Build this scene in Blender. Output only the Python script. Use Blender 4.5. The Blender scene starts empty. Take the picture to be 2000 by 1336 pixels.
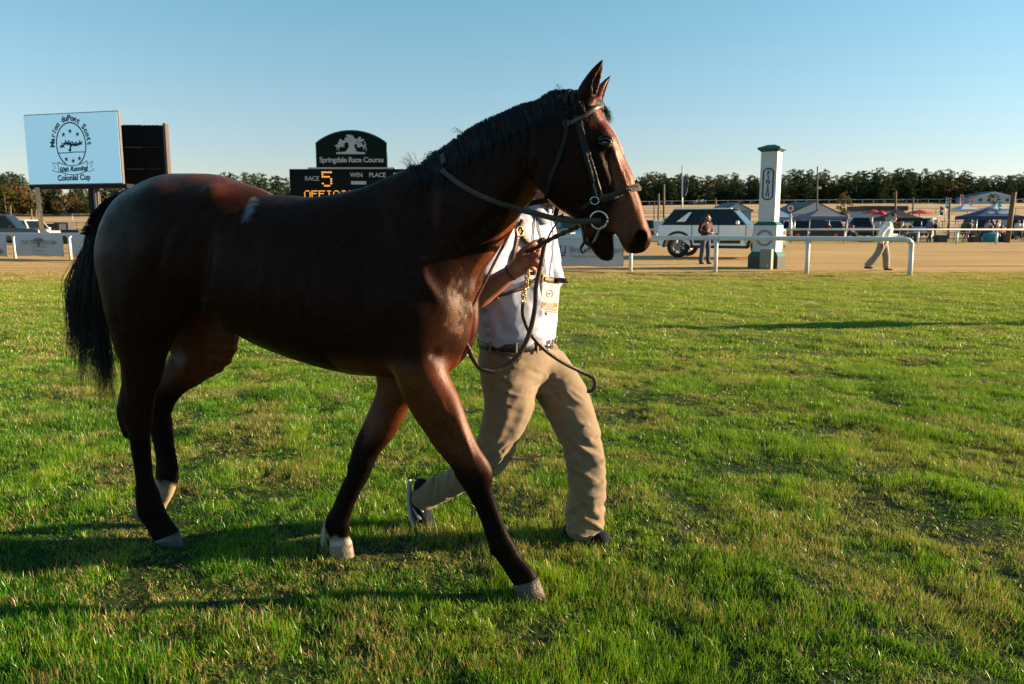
import bpy, bmesh, math, random
import numpy as np
from mathutils import Vector, Matrix
from mathutils.bvhtree import BVHTree

# ------------------------------------------------------------------ camera, world, sun, exposure
scene = bpy.context.scene
COL = scene.collection
PITCH = math.radians(8.44)
CAM_H = 1.41
FPX = 1556.0
cam_data = bpy.data.cameras.new('camera')
cam_data.lens = 28.0; cam_data.sensor_width = 36.0
cam_data.clip_start = 0.05; cam_data.clip_end = 4000
cam = bpy.data.objects.new('camera', cam_data); COL.objects.link(cam)
cam.location = (0, 0, CAM_H); cam.rotation_euler = (math.pi/2 - PITCH, 0, 0)
scene.camera = cam
cam_data.dof.use_dof = True; cam_data.dof.focus_distance = 3.1; cam_data.dof.aperture_fstop = 10.0

SUN_EL = math.radians(13.0)
SUN_AZ = math.radians(5.5)            # measured from +X towards +Y
sun_dir = Vector((math.cos(SUN_EL)*math.cos(SUN_AZ), math.cos(SUN_EL)*math.sin(SUN_AZ), math.sin(SUN_EL)))
world = bpy.data.worlds.new('World'); scene.world = world; world.use_nodes = True
wn = world.node_tree; wn.nodes.clear()
sky = wn.nodes.new('ShaderNodeTexSky'); sky.sky_type = 'NISHITA'; sky.sun_disc = False
sky.sun_elevation = SUN_EL; sky.sun_rotation = math.radians(90) - SUN_AZ
sky.air_density = 1.0; sky.dust_density = 0.2; sky.ozone_density = 2.5; sky.altitude = 50
bg = wn.nodes.new('ShaderNodeBackground'); bg.inputs['Strength'].default_value = 0.060
wo = wn.nodes.new('ShaderNodeOutputWorld')
hs = wn.nodes.new('ShaderNodeHueSaturation'); hs.inputs['Saturation'].default_value = 0.82; hs.inputs['Fac'].default_value = 1.0
tn = wn.nodes.new('ShaderNodeMix'); tn.data_type = 'RGBA'; tn.blend_type = 'MULTIPLY'; tn.inputs[0].default_value = 1.0; tn.inputs[7].default_value = (0.82, 0.94, 0.95, 1)
_tc = wn.nodes.new('ShaderNodeTexCoord'); _sx = wn.nodes.new('ShaderNodeSeparateXYZ'); _mr = wn.nodes.new('ShaderNodeMapRange'); _mx = wn.nodes.new('ShaderNodeMix'); _mx.data_type = 'RGBA'
_mr.inputs[1].default_value = 0.0; _mr.inputs[2].default_value = 0.30
_mx.inputs[6].default_value = (0.86, 0.72, 0.77, 1); _mx.inputs[7].default_value = (0.58, 0.965, 0.92, 1)
wn.links.new(_tc.outputs['Generated'], _sx.inputs[0]); wn.links.new(_sx.outputs['Z'], _mr.inputs[0]); wn.links.new(_mr.outputs[0], _mx.inputs[0]); wn.links.new(_mx.outputs[2], tn.inputs[7])
wn.links.new(sky.outputs[0], hs.inputs['Color']); wn.links.new(hs.outputs[0], tn.inputs[6]); wn.links.new(tn.outputs[2], bg.inputs[0]); wn.links.new(bg.outputs[0], wo.inputs[0])
sl = bpy.data.lights.new('sun', 'SUN'); sl.energy = 5.0; sl.angle = math.radians(0.5); sl.color = (1.0, 0.72, 0.44)
so = bpy.data.objects.new('sun', sl); COL.objects.link(so)
so.rotation_euler = sun_dir.to_track_quat('Z', 'Y').to_euler()
vs = scene.view_settings; vs.view_transform = 'Standard'; vs.look = 'None'; vs.exposure = 1.84; vs.gamma = 1.0; vs.use_curve_mapping = False
scene.cycles.use_denoising = True
scene.cycles.max_bounces = 6; scene.cycles.transparent_max_bounces = 6

rng = np.random.default_rng(7)
random.seed(7)

# ------------------------------------------------------------------ projection helpers (pixels of the photograph -> places in the world)
cp, sp = math.cos(PITCH), math.sin(PITCH)
def ray(u, v):
    a = (u-1000.0)/FPX; b = (668.0-v)/FPX
    return np.array([a, cp + b*sp, -sp + b*cp])
def at(u, v, Y):                       # the point seen at (u, v) on the plane y = Y
    d = ray(u, v); k = Y/d[1]
    return Vector((d[0]*k, Y, CAM_H + d[2]*k))
def gnd(u, v, z=0.0):
    d = ray(u, v); k = (z-CAM_H)/d[2]
    return Vector((d[0]*k, d[1]*k, z))
def topix(P):                          # world points (n,3) -> pixels
    P = np.asarray(P, float); x = P[..., 0]; y = P[..., 1]; z = P[..., 2]-CAM_H
    dep = y*cp - z*sp; up = y*sp + z*cp
    return 1000 + FPX*x/dep, 668 - FPX*up/dep

# ------------------------------------------------------------------ noise (numpy value noise)
def _hash(ix, iy, iz, seed):
    n = (ix*374761393 + iy*668265263 + iz*2147483647 + seed*974634777) & 0xffffffff
    n = ((n ^ (n >> 13))*1274126177) & 0xffffffff
    n = n ^ (n >> 16)
    return (n & 0xffff)/65535.0
def vnoise(x, y, z=None, seed=0):
    x = np.asarray(x, float); y = np.asarray(y, float)
    z = np.zeros_like(x) if z is None else np.asarray(z, float)
    ix = np.floor(x).astype(np.int64); iy = np.floor(y).astype(np.int64); iz = np.floor(z).astype(np.int64)
    fx, fy, fz = x-ix, y-iy, z-iz
    fx = fx*fx*(3-2*fx); fy = fy*fy*(3-2*fy); fz = fz*fz*(3-2*fz)
    r = 0
    for dx in (0, 1):
        for dy in (0, 1):
            for dz in (0, 1):
                w = (fx if dx else 1-fx)*(fy if dy else 1-fy)*(fz if dz else 1-fz)
                r = r + w*_hash(ix+dx, iy+dy, iz+dz, seed)
    return r*2-1
def sstep(a, b, x):
    t = np.clip((np.asarray(x, float)-a)/(b-a), 0, 1); return t*t*(3-2*t)

# ------------------------------------------------------------------ object helpers
def tag(o, label=None, cat=None, group=None, kind=None):
    if label: o['label'] = label
    if cat: o['category'] = cat
    if group: o['group'] = group
    if kind: o['kind'] = kind
    return o
def empty(name, loc=(0, 0, 0), rz=0.0, parent=None):
    o = bpy.data.objects.new(name, None); COL.objects.link(o); o.empty_display_size = 0.2
    o.location = loc; o.rotation_euler = (0, 0, rz)
    if parent: o.parent = parent
    return o
def thing(name, label, cat, loc=(0, 0, 0), rz=0.0, group=None):
    return tag(empty(name, loc, rz), label, cat, group)
def mobj(name, verts, faces, mat=None, parent=None, smooth=False, loc=None):
    me = bpy.data.meshes.new(name)
    me.from_pydata([tuple(map(float, v)) for v in verts] if not isinstance(verts, np.ndarray) else verts.tolist(), [], faces if isinstance(faces, list) else faces.tolist())
    me.update()
    if smooth: me.polygons.foreach_set('use_smooth', [True]*len(me.polygons))
    if mat:
        for m in (mat if isinstance(mat, (list, tuple)) else [mat]): me.materials.append(m)
    o = bpy.data.objects.new(name, me); COL.objects.link(o)
    if parent: o.parent = parent
    if loc is not None: o.location = loc
    return o
class MB:
    """collects pieces of one mesh object"""
    def __init__(s): s.v = []; s.f = []; s.m = []; s.sm = []
    def add(s, vs_, fs, mi=0, sm=False):
        n = len(s.v); s.v += [tuple(map(float, p)) for p in vs_]
        for f in fs: s.f.append(tuple(i+n for i in f)); s.m.append(mi); s.sm.append(sm)
        return s
    def box(s, c, d, mi=0, rz=0.0, bevel=0.0, M=None):
        x, y, z = d[0]/2, d[1]/2, d[2]/2
        if bevel > 0:
            b = min(bevel, x*.9, y*.9, z*.9)
            bm = bmesh.new(); bmesh.ops.create_cube(bm, size=1.0)
            bmesh.ops.scale(bm, vec=(2*x, 2*y, 2*z), verts=bm.verts)
            bmesh.ops.bevel(bm, geom=list(bm.edges)+list(bm.verts), offset=b, segments=2, affect='EDGES', profile=0.6)
            vs_ = [v.co.copy() for v in bm.verts]; bm.verts.index_update()
            fs = [tuple(v.index for v in f.verts) for f in bm.faces]; bm.free()
        else:
            vs_ = [Vector((i*x, j*y, k*z)) for k in (-1, 1) for j in (-1, 1) for i in (-1, 1)]
            fs = [(0, 2, 3, 1), (4, 5, 7, 6), (0, 1, 5, 4), (2, 6, 7, 3), (0, 4, 6, 2), (1, 3, 7, 5)]
        R = M if M is not None else Matrix.Rotation(rz, 3, 'Z')
        return s.add([R @ v + Vector(c) for v in vs_], fs, mi)
    def tube(s, pts, r, n=8, mi=0, cap=True, sm=True, flat=1.0, up=None):
        pts = [Vector(p) for p in pts]; rs = r if isinstance(r, (list, tuple)) else [r]*len(pts)
        rings = []; prev = None
        for i, p in enumerate(pts):
            t = (pts[min(i+1, len(pts)-1)] - pts[max(i-1, 0)]); t = t.normalized() if t.length > 1e-9 else Vector((0, 0, 1))
            if up is not None: a = Vector(up) - t*t.dot(Vector(up))
            elif prev is None: a = (Vector((0, 0, 1)) if abs(t.z) < .9 else Vector((1, 0, 0))); a = a - t*t.dot(a)
            else: a = prev - t*t.dot(prev)
            if a.length < 1e-6: a = t.orthogonal()
            a.normalize(); prev = a; b = t.cross(a)
            rings.append([p + a*(rs[i]*flat*math.cos(2*math.pi*k/n)) + b*(rs[i]*math.sin(2*math.pi*k/n)) for k in range(n)])
        vs_ = [q for rg in rings for q in rg]; fs = []
        for i in range(len(pts)-1):
            for k in range(n): fs.append((i*n+k, i*n+(k+1) % n, (i+1)*n+(k+1) % n, (i+1)*n+k))
        if cap: fs.append(tuple(range(n-1, -1, -1))); fs.append(tuple((len(pts)-1)*n+k for k in range(n)))
        return s.add(vs_, fs, mi, sm)
    def prism(s, poly, y0, y1, mi=0):            # poly of (x,z) extruded along y
        n = len(poly); vs_ = [(x, y0, z) for x, z in poly] + [(x, y1, z) for x, z in poly]
        fs = [tuple(range(n)), tuple(range(2*n-1, n-1, -1))] + [((i+1) % n, i, n+i, n+(i+1) % n) for i in range(n)]
        return s.add(vs_, fs, mi)
    def strap(s, pts, nrm, w, th=0.004, mi=0):   # a leather band: pts, outward normals, width, thickness
        pts = [Vector(p) for p in pts]; vs_ = []; ws = w if isinstance(w, (list, tuple)) else [w]*len(pts)
        for i, p in enumerate(pts):
            t = (pts[min(i+1, len(pts)-1)] - pts[max(i-1, 0)]).normalized()
            n_ = Vector(nrm[i]) if not isinstance(nrm, Vector) else nrm
            n_ = (n_ - t*t.dot(n_)).normalized(); b = t.cross(n_)*ws[i]/2
            vs_ += [p - b, p - b*.86 + n_*th, p + b*.86 + n_*th, p + b, p + b*.86 - n_*th*.4, p - b*.86 - n_*th*.4]
        fs = [(0, 1, 2, 3, 4, 5), tuple(6*(len(pts)-1)+k for k in (5, 4, 3, 2, 1, 0))]
        for i in range(len(pts)-1):
            for k in range(6): fs.append((6*i+k, 6*i+6+k, 6*i+6+(k+1) % 6, 6*i+(k+1) % 6))
        return s.add(vs_, fs, mi, True)
    def build(s, name, mat, parent=None, loc=None):
        me = bpy.data.meshes.new(name); me.from_pydata(s.v, [], s.f); me.update()
        for m in (mat if isinstance(mat, (list, tuple)) else [mat]): me.materials.append(m)
        me.polygons.foreach_set('material_index', s.m); me.polygons.foreach_set('use_smooth', s.sm)
        o = bpy.data.objects.new(name, me); COL.objects.link(o)
        if parent: o.parent = parent
        if loc is not None: o.location = loc
        return o
def copy_tree(o, parent=None):
    c = o.copy(); COL.objects.link(c); c.parent = parent
    for ch in list(o.children): copy_tree(ch, c)
    return c
def crom(pts, n):                                # Catmull-Rom resampling of rows
    P = np.asarray(pts, float); out = []
    for i in range(len(P)-1):
        p0 = P[max(i-1, 0)]; p1 = P[i]; p2 = P[i+1]; p3 = P[min(i+2, len(P)-1)]
        for k in range(n):
            t = k/n
            out.append(0.5*((2*p1) + (-p0+p2)*t + (2*p0-5*p1+4*p2-p3)*t*t + (-p0+3*p1-3*p2+p3)*t**3))
    out.append(P[-1]); return np.array(out)

# ------------------------------------------------------------------ materials
MATS = {}
def mat(name, color=(.5, .5, .5), rough=.6, metal=0.0, spec=.5, noise=None, bump=None, emit=None, estr=0.0, coat=0.0, sheen=0.0, trans=0.0):
    """noise = (scale, amount, second colour), bump = (scale, strength)"""
    if name in MATS: return MATS[name]
    m = bpy.data.materials.new(name); m.use_nodes = True; nt = m.node_tree; b = nt.nodes['Principled BSDF']
    b.inputs['Base Color'].default_value = (*color, 1); b.inputs['Roughness'].default_value = rough
    b.inputs['Metallic'].default_value = metal; b.inputs['Specular IOR Level'].default_value = spec
    b.inputs['Coat Weight'].default_value = coat; b.inputs['Sheen Weight'].default_value = sheen
    b.inputs['Transmission Weight'].default_value = trans
    if emit: b.inputs['Emission Color'].default_value = (*emit, 1); b.inputs['Emission Strength'].default_value = estr
    tc = nt.nodes.new('ShaderNodeTexCoord')
    if noise:
        nz = nt.nodes.new('ShaderNodeTexNoise'); nz.inputs['Scale'].default_value = noise[0]; nz.inputs['Detail'].default_value = 5
        nt.links.new(tc.outputs['Object'], nz.inputs['Vector'])
        rp = nt.nodes.new('ShaderNodeMapRange'); rp.inputs[1].default_value = .35; rp.inputs[2].default_value = .65
        rp.inputs[4].default_value = noise[1]; nt.links.new(nz.outputs['Fac'], rp.inputs[0])
        mx = nt.nodes.new('ShaderNodeMix'); mx.data_type = 'RGBA'
        mx.inputs[6].default_value = (*color, 1); mx.inputs[7].default_value = (*noise[2], 1)
        nt.links.new(rp.outputs[0], mx.inputs[0]); nt.links.new(mx.outputs[2], b.inputs['Base Color'])
    if bump:
        nb = nt.nodes.new('ShaderNodeTexNoise'); nb.inputs['Scale'].default_value = bump[0]; nb.inputs['Detail'].default_value = 6
        nt.links.new(tc.outputs['Object'], nb.inputs['Vector'])
        bp = nt.nodes.new('ShaderNodeBump'); bp.inputs['Strength'].default_value = bump[1]; bp.inputs['Distance'].default_value = 0.01
        nt.links.new(nb.outputs['Fac'], bp.inputs['Height']); nt.links.new(bp.outputs[0], b.inputs['Normal'])
    MATS[name] = m; return m

# ------------------------------------------------------------------ solid modelling: distance fields on a grid, skinned by surface nets
class Field:
    def __init__(s, xs, ys, zs):
        s.ax = [np.asarray(a, np.float32) for a in (xs, ys, zs)]
        s.D = np.full([len(a) for a in s.ax], 0.5, np.float32)
    def sl(s, lo, hi):
        r = []
        for a, l, h in zip(s.ax, lo, hi):
            i0 = max(int(np.searchsorted(a, l))-1, 0); i1 = min(int(np.searchsorted(a, h))+1, len(a))
            r.append(slice(i0, max(i1, i0)))
        return tuple(r)
    def pts(s, sl):
        return np.meshgrid(*[a[q] for a, q in zip(s.ax, sl)], indexing='ij')
    def chain(s, C, RV, RT, V, T, egg=None, cap=None, pad=0.06, p=2.0):
        """elliptic tube: centres C, radii along V / T directions. returns (slice, distance)"""
        lo = (C - np.maximum(RV, RT)[:, None]).min(0)-pad; hi = (C + np.maximum(RV, RT)[:, None]).max(0)+pad
        sl = s.sl(lo, hi); out = np.full([q.stop-q.start for q in sl], 0.5, np.float32)
        for i in range(len(C)-1):
            R = max(RV[i], RV[i+1], RT[i], RT[i+1]) + pad
            l2 = np.minimum(C[i], C[i+1])-R; h2 = np.maximum(C[i], C[i+1])+R
            s2 = s.sl(l2, h2)
            s2 = tuple(slice(max(a.start, b.start), min(a.stop, b.stop)) for a, b in zip(s2, sl))
            if any(q.stop <= q.start for q in s2): continue
            X, Y, Z = s.pts(s2)
            a, b = C[i], C[i+1]; ab = b-a; L2 = float(ab@ab)+1e-12
            px, py, pz = X-a[0], Y-a[1], Z-a[2]
            t = np.clip((px*ab[0]+py*ab[1]+pz*ab[2])/L2, 0, 1)
            qx, qy, qz = px-ab[0]*t, py-ab[1]*t, pz-ab[2]*t
            d_ = ab/math.sqrt(L2)
            v = V[i]+V[i+1]; v = v - d_*(v@d_); v /= np.linalg.norm(v)+1e-9
            w = np.cross(d_, v)
            rv = RV[i]+(RV[i+1]-RV[i])*t; rt = RT[i]+(RT[i+1]-RT[i])*t
            dv = qx*v[0]+qy*v[1]+qz*v[2]; dw = qx*w[0]+qy*w[1]+qz*w[2]; da = qx*d_[0]+qy*d_[1]+qz*d_[2]
            if egg is not None:
                e = egg[i]+(egg[i+1]-egg[i])*t; rt = rt*(1-e*np.clip(dv/rv, -1, 1))
            rc = np.minimum(rv, rt)
            if cap is not None:
                if i == 0: rc = np.where(da < 0, cap, rc)
                if i == len(C)-2: rc = np.where(da > 0, cap, rc)
            k0 = np.sqrt((dv/rv)**2+(dw/rt)**2+(da/rc)**2)+1e-6
            if p != 2.0: k0 = k0*((np.abs(dv/rv)**p+np.abs(dw/rt)**p+1e-9)**(1/p))/np.sqrt((dv/rv)**2+(dw/rt)**2+1e-9)
            k1 = np.sqrt((dv/rv**2)**2+(dw/rt**2)**2+(da/rc**2)**2)+1e-6
            d = np.clip(k0*(k0-1)/k1, -0.5, 0.5)
            s3 = tuple(slice(q.start-g.start, q.stop-g.start) for q, g in zip(s2, sl))
            out[s3] = np.minimum(out[s3], d)
        return sl, out
    def union(s, sd, k=0.02):
        sl, d = sd; A = s.D[sl]
        h = np.clip(k-np.abs(A-d), 0, None)/k; s.D[sl] = np.minimum(A, d)-h*h*k/4
    def cut(s, sd, k=0.01):
        sl, d = sd; A = s.D[sl]; d = -d
        h = np.clip(k-np.abs(A-d), 0, None)/k; s.D[sl] = np.maximum(A, d)+h*h*k/4
    def bump(s, c, r, amp, R=None):
        c = np.asarray(c, float); r = np.asarray(r, float)*np.ones(3); m = float(r.max())*2.2
        sl = s.sl(c-m, c+m)
        if any(q.stop <= q.start for q in sl): return
        X, Y, Z = s.pts(sl); P = [X-c[0], Y-c[1], Z-c[2]]
        if R is not None: P = [R[i][0]*P[0]+R[i][1]*P[1]+R[i][2]*P[2] for i in range(3)]
        s.D[sl] -= (amp*np.exp(-((P[0]/r[0])**2+(P[1]/r[1])**2+(P[2]/r[2])**2))).astype(np.float32)
    def ridge(s, pts, r, amp):                    # a soft ridge (amp > 0) or groove (amp < 0) along a polyline
        pts = np.asarray(pts, float); lo = pts.min(0)-2.2*r; hi = pts.max(0)+2.2*r; sl = s.sl(lo, hi)
        if any(q.stop <= q.start for q in sl): return
        X, Y, Z = s.pts(sl); best = np.full(X.shape, 1e9, np.float32)
        for a, b in zip(pts[:-1], pts[1:]):
            ab = b-a; t = np.clip(((X-a[0])*ab[0]+(Y-a[1])*ab[1]+(Z-a[2])*ab[2])/(ab@ab+1e-12), 0, 1)
            best = np.minimum(best, (X-a[0]-ab[0]*t)**2+(Y-a[1]-ab[1]*t)**2+(Z-a[2]-ab[2]*t)**2)
        s.D[sl] -= (amp*np.exp(-best/r**2)).astype(np.float32)
    def mesh(s, smooth=1):
        D = s.D; S = D < 0; nx, ny, nz = D.shape
        cells = None; cnt = np.zeros((nx-1, ny-1, nz-1), np.uint8)
        for dx in (0, 1):
            for dy in (0, 1):
                for dz in (0, 1): cnt += S[dx:nx-1+dx, dy:ny-1+dy, dz:nz-1+dz]
        act = (cnt > 0) & (cnt < 8); ci, cj, ck = np.nonzero(act); n = len(ci)
        ids = np.full(act.shape, -1, np.int64); ids[ci, cj, ck] = np.arange(n)
        acc = np.zeros((n, 3)); num = np.zeros(n)
        X, Y, Z = s.ax
        co = [(a, b, c) for a in (0, 1) for b in (0, 1) for c in (0, 1)]
        for a in co:
            for ax in range(3):
                if a[ax] == 1: continue
                b = list(a); b[ax] = 1
                da = D[ci+a[0], cj+a[1], ck+a[2]]; db = D[ci+b[0], cj+b[1], ck+b[2]]
                m = (da < 0) != (db < 0); t = np.where(m, da/(da-db+1e-12), 0)
                pa = np.stack([X[ci+a[0]], Y[cj+a[1]], Z[ck+a[2]]], 1); pb = np.stack([X[ci+b[0]], Y[cj+b[1]], Z[ck+b[2]]], 1)
                acc += np.where(m[:, None], pa+(pb-pa)*t[:, None], 0); num += m
        V = acc/np.maximum(num, 1)[:, None]
        F = []
        for ax in range(3):
            A = np.take(S, range(0, S.shape[ax]-1), ax); B = np.take(S, range(1, S.shape[ax]), ax)
            e = np.argwhere(A != B)
            o = [q for q in range(3) if q != ax]
            ok = (e[:, o[0]] > 0) & (e[:, o[1]] > 0) & (e[:, o[0]] < D.shape[o[0]]-1) & (e[:, o[1]] < D.shape[o[1]]-1)
            e = e[ok]; inside = S[e[:, 0], e[:, 1], e[:, 2]]
            q = []
            for d0, d1 in ((0, 0), (1, 0), (1, 1), (0, 1)):
                c = e.copy(); c[:, o[0]] -= d0; c[:, o[1]] -= d1; q.append(ids[c[:, 0], c[:, 1], c[:, 2]])
            q = np.stack(q, 1)
            flip = inside if ax != 1 else ~inside
            q[flip] = q[flip][:, ::-1]
            F.append(q)
        F = np.concatenate(F); F = F[(F >= 0).all(1)]
        F = F[:, ::-1]
        for _ in range(smooth):
            E = np.concatenate([F[:, [0, 1]], F[:, [1, 2]], F[:, [2, 3]], F[:, [3, 0]]])
            s_ = np.zeros_like(V); k_ = np.zeros(len(V))
            for c in range(3):
                s_[:, c] = np.bincount(E[:, 0], V[E[:, 1], c], len(V)) + np.bincount(E[:, 1], V[E[:, 0], c], len(V))
            k_ = np.bincount(E[:, 0], minlength=len(V)) + np.bincount(E[:, 1], minlength=len(V))
            V = V*.5 + .5*s_/np.maximum(k_, 1)[:, None]
        return V, F
def sdf_object(name, V, F, material, parent=None, colors=None):
    me = bpy.data.meshes.new(name)
    me.vertices.add(len(V)); me.vertices.foreach_set('co', V.astype(np.float32).ravel())
    me.loops.add(F.size); me.loops.foreach_set('vertex_index', F.astype(np.int32).ravel())
    me.polygons.add(len(F)); me.polygons.foreach_set('loop_start', np.arange(0, F.size, 4, dtype=np.int32))
    me.polygons.foreach_set('loop_total', np.full(len(F), 4, np.int32))
    me.polygons.foreach_set('use_smooth', np.ones(len(F), bool)); me.update(); me.validate()
    me.materials.append(material)
    if colors is not None:
        at_ = me.color_attributes.new('col', 'FLOAT_COLOR', 'POINT')
        at_.data.foreach_set('color', np.concatenate([colors, np.ones((len(V), 1))], 1).astype(np.float32).ravel())
    o = bpy.data.objects.new(name, me); COL.objects.link(o)
    if parent: o.parent = parent
    return o
def simple_chain(F_, pts, rad, n=4, k=0.02, flat=None, up=(0, 0, 1), egg=None, cap=None, cut=False):
    """round or flattened tube through points; rad = radii or (rv, rt) pairs"""
    rad = [(r, r) if np.isscalar(r) else r for r in rad]
    rows = crom(np.array([[*p, *r] for p, r in zip(pts, rad)]), n)
    V = np.tile(np.asarray(up, float), (len(rows), 1))
    sd = F_.chain(rows[:, :3], np.maximum(rows[:, 3], .002), np.maximum(rows[:, 4], .002), V, None, cap=cap, egg=None if egg is None else np.full(len(rows), egg), pad=0.05)
    (F_.cut if cut else F_.union)(sd, k)
# ------------------------------------------------------------------ the ground
def far_rise(x, y):
    s = 0.036 + 0.012*sstep(-60, 120, x)
    return np.maximum(0, y-95)*s*(0.25+0.75*sstep(80, 190, y)) * (1-0.75*sstep(330, 700, y))
def gz(x, y):
    x = np.asarray(x, float); y = np.asarray(y, float)
    near = 1-sstep(20, 32, y)
    b = 0.018*vnoise(x*1.7, y*1.7, seed=3) + 0.013*vnoise(x*3.6, y*3.6, seed=4) + 0.02*vnoise(x*.45, y*.45, seed=5)
    return far_rise(x, y) + b*near*sstep(-3, 1.0, y) + 0.25*vnoise(x*.02, y*.02, seed=9)*sstep(80, 140, y)
def axis(dense0, dense1, step, lo, hi, grow=1.09):
    a = list(np.arange(dense0, dense1+step*.5, step)); s = step; v = a[-1]
    while v < hi: s *= grow; v += s; a.append(v)
    s = step; v = a[0]; pre = []
    while v > lo: s *= grow; v -= s; pre.append(v)
    return np.array(pre[::-1]+a)
gx = axis(-7, 8, .09, -900, 900); gy = axis(1.2, 14, .09, -60, 1500, 1.07)
GX, GY = np.meshgrid(gx, gy, indexing='ij'); GZ = gz(GX, GY)
gv = np.stack([GX, GY, GZ], -1).reshape(-1, 3)
ni, nj = GX.shape; I, J = np.meshgrid(np.arange(ni-1), np.arange(nj-1), indexing='ij')
a_ = (I*nj+J).ravel(); gf = np.stack([a_, a_+nj, a_+nj+1, a_+1], 1)

def N(nt, typ, **kw):
    n = nt.nodes.new(typ)
    for k, v in kw.items():
        if k.startswith('i'): n.inputs[int(k[1:])].default_value = v
        else: setattr(n, k, v)
    return n
def ramp(nt, src, stops, interp='LINEAR'):
    r = nt.nodes.new('ShaderNodeValToRGB'); nt.links.new(src, r.inputs[0]); r.color_ramp.interpolation = interp
    e = r.color_ramp.elements
    while len(e) < len(stops): e.new(0.5)
    for q, (p, c) in zip(e, stops): q.position = p; q.color = (*c, 1)
    return r
def mixc(nt, fac, a, b):
    m = nt.nodes.new('ShaderNodeMix'); m.data_type = 'RGBA'
    for s_, x in ((0, fac), (6, a), (7, b)):
        if isinstance(x, (int, float)): m.inputs[s_].default_value = x
        elif isinstance(x, tuple): m.inputs[s_].default_value = (*x, 1)
        else: nt.links.new(x, m.inputs[s_])
    return m.outputs[2]
def mathn(nt, op, a, b=None, clamp=False):
    m = nt.nodes.new('ShaderNodeMath'); m.operation = op; m.use_clamp = clamp
    for s_, x in ((0, a), (1, b)):
        if x is None: continue
        if isinstance(x, (int, float)): m.inputs[s_].default_value = x
        else: nt.links.new(x, m.inputs[s_])
    return m.outputs[0]
def mrange(nt, src, a, b, c=0.0, d=1.0):
    m = nt.nodes.new('ShaderNodeMapRange'); nt.links.new(src, m.inputs[0])
    for k, v in zip((1, 2, 3, 4), (a, b, c, d)): m.inputs[k].default_value = v
    m.interpolation_type = 'SMOOTHSTEP'; return m.outputs[0]

def ground_material():
    m = bpy.data.materials.new('ground_turf'); m.use_nodes = True; nt = m.node_tree; b = nt.nodes['Principled BSDF']
    geo = nt.nodes.new('ShaderNodeNewGeometry'); sep = nt.nodes.new('ShaderNodeSeparateXYZ'); nt.links.new(geo.outputs['Position'], sep.inputs[0])
    def noise(sc, det=4, vec=None, stretch=None):
        n = nt.nodes.new('ShaderNodeTexNoise'); n.inputs['Scale'].default_value = sc; n.inputs['Detail'].default_value = det
        if stretch:
            mp = nt.nodes.new('ShaderNodeMapping'); mp.inputs['Scale'].default_value = stretch
            nt.links.new(geo.outputs['Position'], mp.inputs[0]); nt.links.new(mp.outputs[0], n.inputs['Vector'])
        else: nt.links.new(geo.outputs['Position'], n.inputs['Vector'])
        return n.outputs['Fac']
    fine = noise(30, 6); mid = noise(1.1, 5); big = noise(.22, 3)
    green = ramp(nt, fine, [(.3, (.018, .034, .005)), (.55, (.07, .12, .012)), (.75, (.16, .20, .03))]).outputs[0]
    patch = ramp(nt, mid, [(.35, (.03, .07, .006)), (.6, (.09, .12, .015)), (.75, (.16, .14, .04))]).outputs[0]
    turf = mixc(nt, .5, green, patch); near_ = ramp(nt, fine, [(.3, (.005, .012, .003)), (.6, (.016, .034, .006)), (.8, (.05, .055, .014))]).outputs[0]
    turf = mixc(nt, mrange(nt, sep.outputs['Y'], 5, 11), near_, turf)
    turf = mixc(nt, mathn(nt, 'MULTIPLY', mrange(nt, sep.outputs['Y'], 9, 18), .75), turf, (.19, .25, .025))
    streak = noise(1.0, 6, stretch=(.10, 1.6, 1)); streak2 = noise(1.0, 5, stretch=(.3, 5.5, 1))
    straw = ramp(nt, streak, [(.3, (.25, .155, .062)), (.48, (.41, .275, .112)), (.7, (.52, .37, .17))]).outputs[0]
    straw = mixc(nt, mathn(nt, 'MULTIPLY', mrange(nt, streak2, .57, .66), .62), straw, (.17, .10, .05))
    # edge of the green turf along y = 22 m
    e = mathn(nt, 'ADD', sep.outputs['Y'], mathn(nt, 'MULTIPLY', mathn(nt, 'SUBTRACT', noise(.9, 4, stretch=(.3, 1.2, 1)), .5), 5.0))
    c1 = mixc(nt, mrange(nt, e, 19.5, 23.5), turf, straw)
    # beyond the far rail (y = 62 m): rough autumn grass
    rough_ = ramp(nt, noise(1.0, 5, stretch=(.05, .35, 1)), [(.35, (.16, .13, .05)), (.5, (.26, .20, .09)), (.68, (.38, .27, .14))]).outputs[0]
    e2 = mathn(nt, 'ADD', sep.outputs['Y'], mathn(nt, 'MULTIPLY', mathn(nt, 'SUBTRACT', noise(.2, 3), .5), 4.0))
    c2 = mixc(nt, mrange(nt, e2, 59, 64), c1, rough_)
    fieldc = ramp(nt, noise(1.0, 5, stretch=(.012, .09, 1)), [(.33, (.22, .17, .075)), (.5, (.42, .30, .16)), (.66, (.56, .43, .26))]).outputs[0]
    c3 = mixc(nt, mrange(nt, sep.outputs['Y'], 95, 125), c2, fieldc)
    nt.links.new(c3, b.inputs['Base Color']); b.inputs['Roughness'].default_value = .9; b.inputs['Specular IOR Level'].default_value = .15
    bp = nt.nodes.new('ShaderNodeBump'); bp.inputs['Strength'].default_value = .5; bp.inputs['Distance'].default_value = .05
    hh = mathn(nt, 'ADD', fine, mathn(nt, 'MULTIPLY', streak2, 1.2))
    nt.links.new(hh, bp.inputs['Height']); nt.links.new(bp.outputs[0], b.inputs['Normal'])
    return m
ground = mobj('ground', gv, gf, ground_material(), smooth=True); ground['kind'] = 'structure'

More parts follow.
